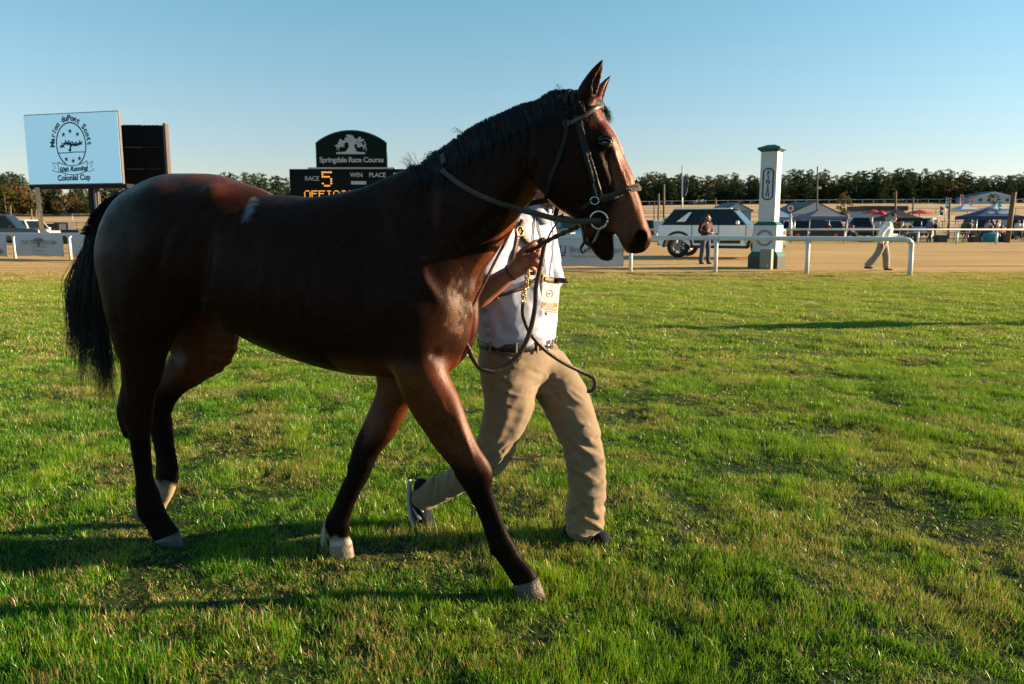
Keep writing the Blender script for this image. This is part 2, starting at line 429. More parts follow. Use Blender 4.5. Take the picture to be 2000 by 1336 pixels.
# ------------------------------------------------------------------ grass: tufts scattered over the turf
def blade_material():
    m = bpy.data.materials.new('grass_blade'); m.use_nodes = True; nt = m.node_tree; nt.nodes.clear()
    out = nt.nodes.new('ShaderNodeOutputMaterial')
    geo = nt.nodes.new('ShaderNodeNewGeometry'); att = N(nt, 'ShaderNodeAttribute', attribute_name='col')
    def noise(sc, det, off=0.0):
        n = nt.nodes.new('ShaderNodeTexNoise'); n.inputs['Scale'].default_value = sc; n.inputs['Detail'].default_value = det
        mp = nt.nodes.new('ShaderNodeMapping'); mp.inputs['Location'].default_value = (off, off, 0); mp.inputs['Scale'].default_value = (1, 1, 0)
        nt.links.new(geo.outputs['Position'], mp.inputs[0]); nt.links.new(mp.outputs[0], n.inputs['Vector']); return n.outputs['Fac']
    sepc = nt.nodes.new('ShaderNodeSeparateColor'); nt.links.new(att.outputs['Color'], sepc.inputs[0])
    rnd, hgt, dry = sepc.outputs[0], sepc.outputs[1], sepc.outputs[2]
    base = ramp(nt, mathn(nt, 'ADD', mathn(nt, 'ADD', mathn(nt, 'MULTIPLY', noise(2.6, 6), .5), mathn(nt, 'MULTIPLY', noise(.5, 3, 11.0), .32)), mathn(nt, 'MULTIPLY', rnd, .26)),
                [(.37, (.005, .036, .002)), (.46, (.018, .145, .003)), (.555, (.072, .265, .004)), (.73, (.25, .32, .012))]).outputs[0]
    strawc = ramp(nt, rnd, [(0, (.26, .17, .06)), (.6, (.36, .25, .10)), (1, (.44, .34, .15))]).outputs[0]
    pd = mrange(nt, mathn(nt, 'ADD', mathn(nt, 'MULTIPLY', noise(2.2, 4, 7.0), .6), mathn(nt, 'MULTIPLY', noise(.7, 3, 3.0), .4)), .46, .60)       # dry patches
    dm = mathn(nt, 'GREATER_THAN', mathn(nt, 'ADD', dry, mathn(nt, 'MULTIPLY', pd, .50)), .94)
    sepp = nt.nodes.new('ShaderNodeSeparateXYZ'); nt.links.new(geo.outputs['Position'], sepp.inputs[0])
    base = mixc(nt, mathn(nt, 'MULTIPLY', mrange(nt, sepp.outputs['Y'], 5.5, 17), .72), base, (.20, .31, .014))  # lighter colour painted in with distance, standing for sunlit blade tips
    col = mixc(nt, dm, base, strawc)
    col = mixc(nt, mathn(nt, 'MULTIPLY', mrange(nt, mathn(nt, 'ADD', sepp.outputs['Y'], mathn(nt, 'MULTIPLY', rnd, 4)), 19, 26), .9), col, strawc)
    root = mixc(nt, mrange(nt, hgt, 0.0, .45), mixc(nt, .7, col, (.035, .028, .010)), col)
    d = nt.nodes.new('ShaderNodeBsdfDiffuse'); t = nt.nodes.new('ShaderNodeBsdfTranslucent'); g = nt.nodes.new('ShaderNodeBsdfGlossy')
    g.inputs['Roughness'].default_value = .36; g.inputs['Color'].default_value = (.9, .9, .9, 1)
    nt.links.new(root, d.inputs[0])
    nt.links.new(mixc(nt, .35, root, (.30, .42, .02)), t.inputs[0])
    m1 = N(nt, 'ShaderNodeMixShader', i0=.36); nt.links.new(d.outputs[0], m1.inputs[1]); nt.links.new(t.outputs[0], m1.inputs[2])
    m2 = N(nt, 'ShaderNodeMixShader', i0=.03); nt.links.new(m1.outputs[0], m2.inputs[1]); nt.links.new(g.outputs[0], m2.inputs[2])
    nt.links.new(m2.outputs[0], out.inputs[0]); return m
BLADE = blade_material()
def tuft(nb, rad, h, w, seed, seg=3):
    r = np.random.default_rng(seed); V = []; F = []; C = []
    for _ in range(nb):
        a = r.uniform(0, 2*math.pi); q = rad*math.sqrt(r.uniform()); x0, y0 = q*math.cos(a), q*math.sin(a)
        hh = h*r.uniform(.45, 1.15); ww = w*r.uniform(.6, 1.3)
        la = r.uniform(0, 2*math.pi); lean = abs(r.normal(.35, .35)); curl = r.uniform(.1, .9)
        dx, dy = math.cos(la), math.sin(la); fx = r.uniform(0, math.pi); wx, wy = math.cos(fx), math.sin(fx)
        rn = r.uniform(); dry = r.uniform(); n0 = len(V)
        if r.uniform() < .06: lean += .9; hh *= .8
        ang = lean*.4; x, y, z = x0, y0, -.012
        for k in range(seg+1):
            t = k/seg; wk = ww*.5*(1-t**1.7)
            if k < seg:
                V += [(x-wx*wk, y-wy*wk, z), (x+wx*wk, y+wy*wk, z)]; C += [(rn, t, dry)]*2
            else: V.append((x, y, z)); C.append((rn, 1, dry))
            ang += curl*lean*.8+.05; st = hh/seg
            x += dx*math.sin(ang)*st; y += dy*math.sin(ang)*st; z += math.cos(ang)*st
        for k in range(seg-1): F.append((n0+2*k, n0+2*k+1, n0+2*k+3, n0+2*k+2))
        F.append((n0+2*seg-2, n0+2*seg-1, n0+2*seg))
    me = bpy.data.meshes.new('grass_tuft'); me.from_pydata(V, [], F); me.materials.append(BLADE)
    at_ = me.color_attributes.new('col', 'FLOAT_COLOR', 'POINT')
    at_.data.foreach_set('color', np.concatenate([np.array(C), np.ones((len(V), 1))], 1).astype(np.float32).ravel())
    me.polygons.foreach_set('use_smooth', [True]*len(F))
    return bpy.data.objects.new('grass_tuft', me)
def scatter(name, P, rot, scl, idx, protos, label, cat):
    src = bpy.data.collections.new(name+'_source')
    for p in protos: src.objects.link(p)
    me = bpy.data.meshes.new(name); me.vertices.add(len(P)); me.vertices.foreach_set('co', P.astype(np.float32).ravel())
    for nm, ty, dt, key in (('rot', 'FLOAT_VECTOR', rot, 'vector'), ('scl', 'FLOAT_VECTOR', scl, 'vector'), ('idx', 'INT', idx, 'value')):
        a = me.attributes.new(nm, ty, 'POINT'); a.data.foreach_set(key, np.ascontiguousarray(dt, dtype=np.int32 if ty == 'INT' else np.float32).ravel())
    o = bpy.data.objects.new(name, me); COL.objects.link(o)
    ng = bpy.data.node_groups.new(name, 'GeometryNodeTree')
    ng.interface.new_socket('Geometry', in_out='INPUT', socket_type='NodeSocketGeometry')
    ng.interface.new_socket('Geometry', in_out='OUTPUT', socket_type='NodeSocketGeometry')
    gi = ng.nodes.new('NodeGroupInput'); go = ng.nodes.new('NodeGroupOutput')
    iop = ng.nodes.new('GeometryNodeInstanceOnPoints'); ci = ng.nodes.new('GeometryNodeCollectionInfo')
    ci.inputs[0].default_value = src; ci.inputs['Separate Children'].default_value = True; ci.inputs['Reset Children'].default_value = True
    iop.inputs['Pick Instance'].default_value = True
    def na(nm, dt):
        n = ng.nodes.new('GeometryNodeInputNamedAttribute'); n.data_type = dt; n.inputs[0].default_value = nm; return n.outputs[0]
    e2r = ng.nodes.new('FunctionNodeEulerToRotation')
    ng.links.new(gi.outputs[0], iop.inputs['Points']); ng.links.new(ci.outputs[0], iop.inputs['Instance'])
    ng.links.new(na('idx', 'INT'), iop.inputs['Instance Index'])
    ng.links.new(na('rot', 'FLOAT_VECTOR'), e2r.inputs[0]); ng.links.new(e2r.outputs[0], iop.inputs['Rotation'])
    ng.links.new(na('scl', 'FLOAT_VECTOR'), iop.inputs['Scale']); ng.links.new(iop.outputs[0], go.inputs[0])
    md = o.modifiers.new('scatter', 'NODES'); md.node_group = ng
    return tag(o, label, cat, kind='stuff')
def grass_points(y0, y1, dens, margin, seed):
    r = np.random.default_rng(seed); W = .655*y1+margin; n = int(2*W*(y1-y0)*dens)
    x = r.uniform(-W, W, n); y = r.uniform(y0, y1, n); k = np.abs(x) < .655*y+margin; x, y = x[k], y[k]
    nz = vnoise(x*1.4, y*1.4, seed=21)*.6+vnoise(x*4.5, y*4.5, seed=22)*.5
    nz2 = vnoise(x*3.4, y*3.4, seed=29)+.6*vnoise(x*8.5, y*8.5, seed=30); s = np.clip(1.0+.40*nz+.78*nz2+r.normal(0, .18, len(x)), .30, 2.1)
    keep = r.uniform(size=len(x)) < np.clip(.95+.3*nz+.3*nz2, .5, 1); x, y, s = x[keep], y[keep], s[keep]
    rot = np.stack([r.normal(0, .12, len(x)), r.normal(0, .12, len(x)), r.uniform(0, 6.283, len(x))], 1)
    return np.stack([x, y, gz(x, y)], 1), rot, s, r.integers(0, 8, len(x))
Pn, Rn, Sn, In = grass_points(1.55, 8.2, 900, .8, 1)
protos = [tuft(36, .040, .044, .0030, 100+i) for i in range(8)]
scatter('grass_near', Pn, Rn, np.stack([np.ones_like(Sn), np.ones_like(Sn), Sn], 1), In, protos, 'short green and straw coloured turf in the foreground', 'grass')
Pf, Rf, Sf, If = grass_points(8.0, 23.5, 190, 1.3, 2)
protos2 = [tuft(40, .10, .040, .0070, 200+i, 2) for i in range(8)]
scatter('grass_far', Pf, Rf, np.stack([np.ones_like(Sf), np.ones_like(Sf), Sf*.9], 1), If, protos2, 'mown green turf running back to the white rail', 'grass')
# ------------------------------------------------------------------ the horse (local frame: x = forward, y = left, z = up; the near side is y < 0)
H_O = np.array([0.08, 2.935]); H_A = math.radians(-17.0)
h_d = np.array([math.cos(H_A), math.sin(H_A)]); h_n = np.array([math.sin(H_A), -math.cos(H_A)])   # n points to the near side
def hp(u, v, t=0.0):                    # pixel -> horse-local point on the sagittal plane shifted t towards the camera
    d = ray(u, v); o = H_O + t*h_n
    k = (o@h_n)/(d[0]*h_n[0]+d[1]*h_n[1]); X = np.array([d[0]*k, d[1]*k]) - H_O
    return np.array([X@h_d, -(X@h_n), CAM_H + d[2]*k])
def h2w(P):
    P = np.asarray(P, float); xy = H_O + P[..., 0:1]*h_d - P[..., 1:2]*h_n
    return np.concatenate([xy, P[..., 2:3]], -1)
def w2h(P):
    P = np.asarray(P, float); d = P[..., :2]-H_O
    return np.stack([d@h_d, -(d@h_n), P[..., 2]], -1)
def sect(rows, n=5):
    """rows: (uTop, vTop, uBot, vBot, lateral half width, t, [egg]) -> resampled elliptic chain in the horse frame"""
    R = []
    for r in rows:
        a = hp(r[0], r[1], r[5]); b = hp(r[2], r[3], r[5]); R.append([*((a+b)/2), *(a-b), r[4], r[6] if len(r) > 6 else 0.0])
    R = crom(R, n); C = R[:, :3]; V = R[:, 3:6].copy(); L = np.linalg.norm(V, axis=1)
    T = np.gradient(C, axis=0); T /= np.linalg.norm(T, axis=1)[:, None]+1e-9
    Vp = V - T*(V*T).sum(1)[:, None]; rv = np.linalg.norm(Vp, axis=1)/2
    return C, np.maximum(rv, .004), np.maximum(R[:, 6], .004), Vp/np.maximum(np.linalg.norm(Vp, axis=1), 1e-6)[:, None], None, R[:, 7]
def uni(F_, rows, k=0.03, n=5, cap=None, p=2.0):
    C, rv, rt, V, T, e = sect(rows, n); F_.union(F_.chain(C, rv, rt, V, T, egg=e, cap=cap, p=p), k)

hx = np.concatenate([np.arange(-2.25, -.78, .0095), np.arange(-.78, 0.0, .0066), np.arange(0.0, .62, .0046)])
hy_ = np.arange(-.36, .36, .009); hy_ = np.concatenate([np.arange(-.36, -.15, .0075), np.arange(-.15, .15, .0058), np.arange(.15, .36, .0095)])
hz_ = np.concatenate([np.arange(-.02, 1.25, .0078), np.arange(1.25, 2.12, .0055)])
HF = Field(hx, hy_, hz_)
# trunk
uni(HF, [(262, 445, 236, 545, .085, 0), (290, 396, 268, 600, .16, 0), (312, 352, 298, 620, .225, 0, .05), (350, 336, 350, 610, .262, 0, .12), (410, 340, 410, 600, .268, 0, .15),
         (470, 353, 465, 628, .262, 0, .12), (540, 375, 525, 672, .268, 0, .08), (610, 384, 600, 702, .275, 0, .10), (680, 377, 670, 724, .262, 0, .18),
         (745, 359, 740, 735, .235, 0, .30), (805, 335, 800, 735, .205, 0, .35), (838, 336, 832, 726, .185, 0, .25), (862, 400, 856, 672, .16, 0, .05), (882, 455, 878, 625, .12, 0)], k=.02, n=6, cap=.05)
simple_chain(HF, [hp(862, 500), hp(864, 580), hp(850, 640), hp(846, 680)], [(.10, .12), (.080, .130), (.070, .12), (.062, .10)], k=.06, up=(1, 0, 0))
# neck
uni(HF, [(785, 345, 868, 580, .15, 0, .25), (828, 310, 920, 543, .13, 0, .35), (872, 272, 960, 492, .115, 0, .40), (920, 244, 986, 444, .098, 0, .42), (975, 216, 1010, 404, .088, 0, .42), (1035, 194, 1032, 366, .082, 0, .38),
         (1090, 182, 1050, 345, .078, 0, .30), (1125, 182, 1066, 335, .072, 0, .2)], k=.04, n=6, cap=.04)
# head
uni(HF, [(1128, 184, 1056, 295, .070, 0, .1), (1160, 198, 1050, 338, .086, 0, .12), (1172, 222, 1060, 375, .092, 0, .18), (1191, 256, 1082, 404, .090, 0, .22), (1212, 299, 1112, 424, .074, 0, .22),
         (1232, 338, 1140, 440, .058, 0, .2), (1245, 375, 1168, 448, .048, 0, .1), (1256, 408, 1186, 462, .045, 0, 0), (1267, 438, 1204, 474, .049, 0, -.05), (1272, 457, 1217, 483, .046, 0, 0), (1250, 474, 1226, 488, .034, 0)], k=.03, n=6, cap=.012, p=2.7)
simple_chain(HF, [hp(1085, 212), hp(1118, 208), hp(1145, 215), hp(1153, 236), hp(1168, 262), hp(1188, 298)], [(.048, .050), (.045, .052), (.042, .056), (.044, .064), (.040, .062), (.03, .045)], n=4, k=.04)
# upper lip, lower jaw and lip
uni(HF, [(1262, 462, 1215, 470, .040, 0), (1250, 478, 1217, 483, .034, 0), (1234, 487, 1219, 492, .022, 0)], k=.015, cap=.008)
uni(HF, [(1160, 400, 1118, 424, .055, 0), (1182, 428, 1133, 445, .040, 0), (1196, 450, 1147, 470, .033, 0), (1200, 470, 1156, 490, .032, 0), (1201, 486, 1166, 500, .027, 0), (1200, 496, 1180, 504, .019, 0)], k=.014, cap=.01)
# mouth opening between the jaws
uni_cut = sect([(1204, 440, 1196, 448, .012, 0), (1211, 462, 1201, 470, .04, 0), (1217, 490, 1202, 488, .07, 0)], 4)
HF.cut(HF.chain(*uni_cut[:4], None, cap=.01), .006)
# haunches and near hind leg
LT = -1
def leg(rows, k=.03, n=5, cap=None): uni(HF, rows, k, n, cap)
leg([(262, 425, 400, 410, .09, .12), (207, 470, 405, 470, .105, .135), (192, 530, 396, 545, .112, .145), (204, 600, 358, 610, .098, .15), (220, 655, 333, 655, .078, .14), (235, 700, 321, 702, .060, .13), (239, 740, 312, 740, .048, .12),
     (240, 775, 300, 778, .042, .11), (239, 812, 295, 815, .040, .10), (252, 845, 292, 850, .036, .092), (258, 885, 293, 890, .028, .082), (264, 930, 298, 930, .026, .073), (266, 968, 311, 962, .027, .064), (271, 1000, 319, 990, .032, .058), (287, 1030, 330, 1012, .029, .052), (303, 1058, 350, 1040, .031, .048)], k=.05)
simple_chain(HF, [hp(243, 760, .11), hp(239, 795, .105), hp(238, 815, .102), hp(246, 850, .095)], [.018, .024, .022, .016], k=.02)
# far hind leg
leg([(240, 470, 420, 480, .10, -.12), (250, 560, 450, 560, .105, -.13), (300, 625, 472, 630, .095, -.13), (335, 668, 455, 690, .072, -.125), (322, 702, 408, 732, .055, -.12), (300, 735, 366, 760, .045, -.11), (288, 762, 343, 784, .040, -.105), (284, 790, 334, 808, .038, -.10),
     (291, 825, 336, 832, .034, -.095), (300, 868, 341, 872, .026, -.09), (305, 905, 346, 905, .026, -.085), (304, 935, 348, 930, .031, -.08), (296, 962, 338, 962, .026, -.075), (284, 985, 325, 988, .028, -.07)], k=.04)
simple_chain(HF, [hp(300, 745, -.11), hp(280, 785, -.105), hp(290, 825, -.1)], [.018, .022, .018], k=.02)
# far fore leg
leg([(735, 640, 830, 660, .07, -.11), (735, 715, 838, 738, .072, -.12), (735, 765, 802, 790, .058, -.115), (709, 825, 775, 842, .045, -.10), (692, 862, 748, 874, .036, -.085), (685, 892, 733, 900, .037, -.08), (680, 922, 720, 932, .034, -.075),
     (665, 955, 706, 958, .026, -.07), (650, 990, 690, 994, .024, -.06), (636, 1018, 683, 1020, .030, -.056), (642, 1045, 681, 1043, .025, -.052), (645, 1066, 687, 1063, .029, -.05)], k=.035)
# near fore leg
leg([(765, 560, 862, 600, .080, .12), (766, 660, 862, 682, .084, .135), (776, 738, 872, 728, .075, .13), (803, 798, 899, 786, .058, .12), (830, 842, 917, 832, .047, .11), (858, 880, 935, 872, .041, .10), (882, 910, 954, 908, .041, .09), (897, 938, 962, 936, .039, .085),
     (914, 965, 966, 966, .031, .078), (931, 998, 976, 1000, .026, .07), (945, 1035, 990, 1038, .025, .062), (958, 1068, 1004, 1062, .032, .056), (976, 1100, 1017, 1085, .029, .052), (996, 1130, 1040, 1112, .029, .049), (1003, 1141, 1050, 1128, .032, .048)], k=.045)
# ears
def ear(b0, b1, tip, t, lean):
    a = (hp(*b0, t)+hp(*b1, t))/2; w = np.linalg.norm(hp(*b0, t)-hp(*b1, t))/2; e = hp(*tip, t+lean)
    up = hp(*b1, t)-hp(*b0, t)
    P = [a+(e-a)*q for q in (-.12, .15, .4, .62, .82, .99)]
    simple_chain(HF, P, [(w*q, r) for q, r in ((.9, .022), (1.0, .027), (.88, .026), (.66, .019), (.36, .011), (.08, .004))], n=5, k=.016, up=up, cap=.004)
    u = up/np.linalg.norm(up)
    P2 = [p + u*w*.55 + np.array([0, -.006 if t > 0 else .0, 0]) for p in P[1:5]]
    simple_chain(HF, P2, [(w*.30, .010), (w*.62, .016), (w*.42, .011), (w*.15, .004)], n=5, k=.006, up=up, cap=.004, cut=True)
ear((1128, 180), (1157, 200), (1179, 112), .055, .0)
ear((1150, 196), (1172, 206), (1194, 144), -.050, -.01)
# ---- muscles, bones and hollows
def B(u, v, t, r, amp, rl=None): HF.bump(hp(u, v, t), (r, rl or r, r), amp)
def RG(pts, t, r, amp): HF.ridge([hp(u, v, t if np.isscalar(t) else t[i]) for i, (u, v) in enumerate(pts)], r, amp)
B(408, 356, .17, .06, .026); B(408, 356, -.17, .06, .026)        # hip points
B(395, 500, .24, .09, -.012); RG([(408, 420), (402, 480), (395, 540), (392, 575)], .25, .03, -.024)   # flank hollow behind the ribs
RG([(452, 590), (425, 560), (400, 600), (388, 640)], .22, .020, .014)   # stifle fold
B(300, 470, .25, .10, .016); B(262, 560, .24, .07, .014); RG([(345, 400), (318, 470), (300, 560), (292, 640)], .27, .022, -.010)
RG([(238, 490), (230, 560), (238, 630)], .22, .022, -.006)  # groove of the hamstring
B(355, 545, .25, .07, .012)
B(565, 560, .28, .16, .010)
for k in range(5): RG([(520+k*36, 470), (512+k*38, 560), (505+k*38, 640)], .28, .015, .0040)   # faint ribs
RG([(815, 360), (800, 450), (830, 545), (868, 600)], .20, .024, .016)    # spine of the shoulder blade
B(770, 470, .22, .09, .012); RG([(790, 400), (772, 480), (775, 560)], .24, .022, -.009); B(850, 480, .19, .08, -.003)
B(760, 600, .22, .075, .018); RG([(700, 505), (705, 590), (725, 680)], .24, .024, -.013)  # triceps and the girth groove
B(866, 595, .14, .06, .010); B(866, 595, -.14, .06, .010)              # points of the shoulder
B(880, 655, .08, .05, .010); B(880, 655, -.08, .05, .010)              # breast muscles
HF.ridge([hp(930, 560, 0), hp(918, 620, 0), hp(908, 700, 0)], .025, -.022)
RG([(765, 690), (790, 725), (800, 760)], .19, .03, .012)
RG([(800, 720), (815, 700), (850, 690), (885, 712)], .17, .018, -.012)   # forearm joins breast
RG([(862, 745), (885, 800), (905, 850), (922, 890)], .14, .014, .009); RG([(838, 770), (864, 830), (892, 880)], .15, .011, -.008); RG([(740, 760), (722, 820), (710, 870)], -.06, .012, -.007)
RG([(910, 470), (955, 430), (1000, 395), (1032, 360)], .10, .020, -.012); RG([(905, 440), (950, 395), (1000, 350), (1040, 310)], .12, .03, .007)   # jugular groove
RG([(985, 470), (955, 520), (935, 565), (925, 610)], .05, .02, .010)
RG([(870, 330), (920, 300), (980, 262), (1040, 240)], .10, .04, .006)
# veins over breast and forearm
for path in ([(905, 600), (895, 640), (888, 690)], [(868, 740), (890, 790), (905, 840)], [(850, 760), (868, 800), (898, 850)], [(880, 520), (893, 560), (884, 600), (898, 640), (889, 690)], [(905, 560), (898, 610), (906, 650)], [(860, 545), (880, 570), (893, 605)], [(700, 560), (660, 590), (610, 610), (560, 612)]):
    RG(path, .17 if path[0][0] > 800 else .29, .0075, .0055)
# knees, hocks, fetlocks, tendons
B(952, 922, .08, .024, .011); B(945, 905, .08, .020, .006); B(888, 930, .08, .018, .011); B(905, 948, .08, .02, -.004); B(960, 948, .08, .014, -.005)
RG([(912, 968), (932, 1010), (950, 1050)], .10, .009, -.0075); RG([(962, 1072), (955, 1085)], .07, .014, .010); B(1000, 1070, .06, .018, .006); B(975, 1108, .05, .016, -.006)
B(716, 905, -.06, .022, .008); B(682, 912, -.06, .016, .009); RG([(672, 960), (655, 1000)], -.05, .009, -.006); B(640, 1028, -.05, .016, .008); B(672, 1030, -.05, .014, .005)
B(292, 800, .11, .02, .008); B(245, 795, .11, .02, .006); B(262, 800, .14, .016, -.006); RG([(262, 850), (270, 920), (280, 965)], .10, .009, -.006); B(276, 1005, .06, .018, .009); B(312, 998, .06, .016, .006)
RG([(236, 700), (240, 750), (240, 790)], .13, .016, .008); RG([(262, 690), (258, 750), (252, 790)], .16, .012, -.008)
B(340, 905, -.08, .018, .006); B(345, 932, -.08, .016, .006)
B(268, 830, .13, .02, .004)
# face
EYE = hp(1181, 279, .094); EYEL = hp(1181, 279, -.094)
EYE[1] = -.080; EYEL[1] = .080
for s_ in (1, -1):
    e = EYE*np.array([1, s_, 1])
    HF.bump(e+np.array([.004, -.004*s_, .012]), (.034, .026, .026), .016)     # orbit
    HF.ridge([e+np.array([-.034, -.012*s_, .002]), e+np.array([-.016, -.022*s_, .023]), e+np.array([.012, -.022*s_, .025]), e+np.array([.034, -.014*s_, .004])], .008, .008)   # upper lid
    HF.ridge([e+np.array([-.030, -.014*s_, -.006]), e+np.array([-.005, -.020*s_, -.021]), e+np.array([.028, -.016*s_, -.012])], .006, .005)
    F_c = np.stack([e+np.array([-.02, -.02*s_, 0]), e+np.array([.02, -.02*s_, .0])])
    simple_chain(HF, [e+np.array([-.016, -.026*s_, .001]), e+np.array([.016, -.026*s_, .002])], [.014, .014], n=2, k=.008, cut=True, cap=.008)
    for (u, v, r, amp) in ((1172, 245, .020, -.011), (1200, 262, .012, -.004), (1165, 300, .03, -.004)):
        p = hp(u, v, 0); p[1] = -.075*s_; HF.bump(p, (r, .03, r), amp)
    c = [hp(u, v, 0) for u, v in ((1178, 305), (1186, 330), (1192, 352), (1196, 375))]
    for q, l in zip(c, (.078, .072, .062, .052)): q[1] = -l*s_
    HF.ridge(c, .011, .009)                                               # facial crest
    c = [hp(u, v, 0) for u, v in ((1196, 300), (1205, 330), (1212, 355), (1220, 380))]
    for q, l in zip(c, (.062, .054, .046, .042)): q[1] = -l*s_
    HF.ridge(c, .012, -.006); 
    c = [hp(u, v, 0) for u, v in ((1205, 300), (1217, 335), (1229, 370), (1240, 405))]
    for q, l in zip(c, (.052, .046, .038, .034)): q[1] = -l*s_
    HF.ridge(c, .008, .005)
    p = hp(1100, 350, 0); p[1] = -.09*s_; HF.bump(p, (.06, .04, .06), .012)       # cheek
    c = [hp(u, v, 0) for u, v in ((1062, 300), (1052, 330), (1062, 365), (1085, 392))]
    for q in c: q[1] = -.082*s_
    HF.ridge(c, .014, .006)
    c = [hp(u, v, 0) for u, v in ((1042, 300), (1034, 335), (1045, 372))]
    for q in c: q[1] = -.080*s_
    HF.ridge(c, .015, -.012)
    # nostril: flared rim and a deep hole
    nc = hp(1256, 463, 0); nc[1] = -.040*s_
    c = [nc+np.array([.020*math.cos(a)*1.0, 0, .023*math.sin(a)]) for a in np.linspace(0, 2*math.pi, 13)]
    HF.ridge(c, .007, .009)
    simple_chain(HF, [nc+np.array([.004, -.03*s_, .0]), nc+np.array([0, -.008*s_, 0]), nc+np.array([-.012, .018*s_, .012])], [(.0155, .0135), (.016, .013), (.010, .008)], n=3, k=.006, up=(0, 0, 1), cut=True)
    c = [hp(u, v, 0) for u, v in ((1246, 440), (1238, 462), (1244, 482))]
    for q in c: q[1] = -.045*s_
    HF.ridge(c, .010, -.004)
    p = hp(1150, 395, 0); p[1] = -.06*s_; HF.bump(p, (.03, .03, .02), -.005)
    c = [hp(u, v, 0) for u, v in ((1160, 430), (1185, 436), (1203, 448), (1212, 464))]
    for q in c: q[1] = -.05*s_
    HF.ridge(c, .006, -.005)
# fine wrinkling of skin over the whole body
Xg, Yg, Zg = np.meshgrid(*HF.ax, indexing='ij')
near0 = np.abs(HF.D) < .03
HF.D[near0] -= (.0022*vnoise(Xg[near0]*14, Yg[near0]*14, Zg[near0]*14, seed=31) + .0030*vnoise(Xg[near0]*6, Yg[near0]*6, Zg[near0]*6, seed=32)).astype(np.float32)
del Xg, Yg, Zg
hV, hF_ = HF.mesh(2)

# ---- coat colours: bay, black points, white pastern, dried sweat, plus painted light and shade
W_ = h2w(hV); pu, pv = topix(W_); X, Yl, Z = hV.T
bay = np.array([.130, .030, .0062]); dark = np.array([.0098, .0046, .0030]); blk = np.array([.0042, .0034, .0032]); wht = np.array([.36, .33, .28])
n1 = vnoise(X*9, Yl*9, Z*9, seed=41); n2 = vnoise(X*40, Yl*40, Z*40, seed=42); n3 = vnoise(X*120, Yl*120, Z*60, seed=43)
col = np.tile(bay, (len(hV), 1)); 
def blend(col, m, c): m = np.clip(m, 0, 1)[:, None]; return col*(1-m)+c*m
W0 = W_
body_shade = sstep(-.10, -.32, X + .05*n1 + .12*(Z-1.2))*(1-sstep(1.50, 1.60, Z+.02*n1)*sstep(-.9, -1.3, X)*.5)  # shade painted into the trunk, sunlit croup left nearer to bay
neck_shade = sstep(-.40, -.30, X)*sstep(.12, .0, X-.55*(Z-1.55)-.02*n1)*sstep(.045, .075, np.abs(Yl))
head_shade = sstep(0, .05, X)*sstep(.040, .056, np.abs(Yl) + .25*np.clip(X-.36, 0, 1) - .010*n1)  # shaded cheeks painted dark, the lit front of the face stays bay
leg_lit = sstep(.95, .85, Z)*(X > -.75)*sstep(.45, .6, Z)
hind_lit = (X < -1.0)*(Yl > .0)*sstep(.62, .75, Z)*.8  # far thigh left bay where sunlight reaches it
dm = np.clip(np.maximum(np.maximum(body_shade, neck_shade), head_shade)*(1-leg_lit*.75)*(1-hind_lit), 0, 1)
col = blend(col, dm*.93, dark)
col = blend(col, sstep(.56, .42, Z+.03*n1+.02*n2), blk)                       # black lower legs
col = blend(col, sstep(.80, .56, Z+.05*n1)*.35, dark)
crest = sstep(.14, .02, np.abs(X*0 + (Z - (1.60 + (X+.75)*.36))))*(X > -.9)*(X < .1)*.5
col = blend(col, crest, dark)
col = blend(col, sstep(40, 16, np.hypot(pu-1252, (pv-482)))*.9*(X > .2), blk)  # dark muzzle
col = blend(col, sstep(46, 30, np.hypot(pu-1180, pv-485))*(X > .15)*.9, blk)
col = blend(col, sstep(26, 12, np.hypot(pu-1181, pv-281))*.8*(X > .1), blk)
d_n = np.min([np.linalg.norm(hV-np.array([hp(1256, 463, 0)[0]-.004, s_*-.030, hp(1256, 463, 0)[2]+.004]), axis=1) for s_ in (1, -1)], 0)
col = blend(col, sstep(.030, .020, d_n)*(X > .2), blk*.5)
blz = (np.abs(Yl) < .012+.006*n2)*(X > .1)*(pu > 1185)*(pv > 230)*(pv < 300); col = blend(col, blz*.9, wht)
# ear rims and inside
# white: far fore coronet, far hind pastern
far = Yl > 0
col = blend(col, far*sstep(.13, .105, Z+.012*n2)*(X > -1.2)*(X < -.5)*sstep(1046, 1058, pv+4*n2), wht)
col = blend(col, far*(X < -1.3)*sstep(938, 950, pv-.30*(pu-320)+5*n2), wht*np.array([1, .86, .66]))
# dried sweat on the loin and inside the far thigh
pt = sstep(1.0, .3, np.hypot((pu-489-.55*(pv-410)*-1*.6)/13.0, (pv-411)/27.0)+.35*n2+.25*n3)*(Yl < 0)
col = blend(col, pt*.50*(Z > 1.3), np.array([.19, .21, .26]))
pt2 = sstep(1, .3, np.hypot((pu-352)/15.0, (pv-700)/24.0)+.3*n2)*far
col = blend(col, pt2*.35*(X < -1), np.array([.30, .27, .25]))
pt3 = sstep(1.0, .2, np.hypot((pu-890)/22.0, (pv-600)/75.0)+.55*n2+.4*n3)
col = blend(col, pt3*.35, np.array([.21, .085, .03]));  # breast painted a brighter orange, as coat in sun
col *= (1+.13*n2+.16*n3)[:, None]

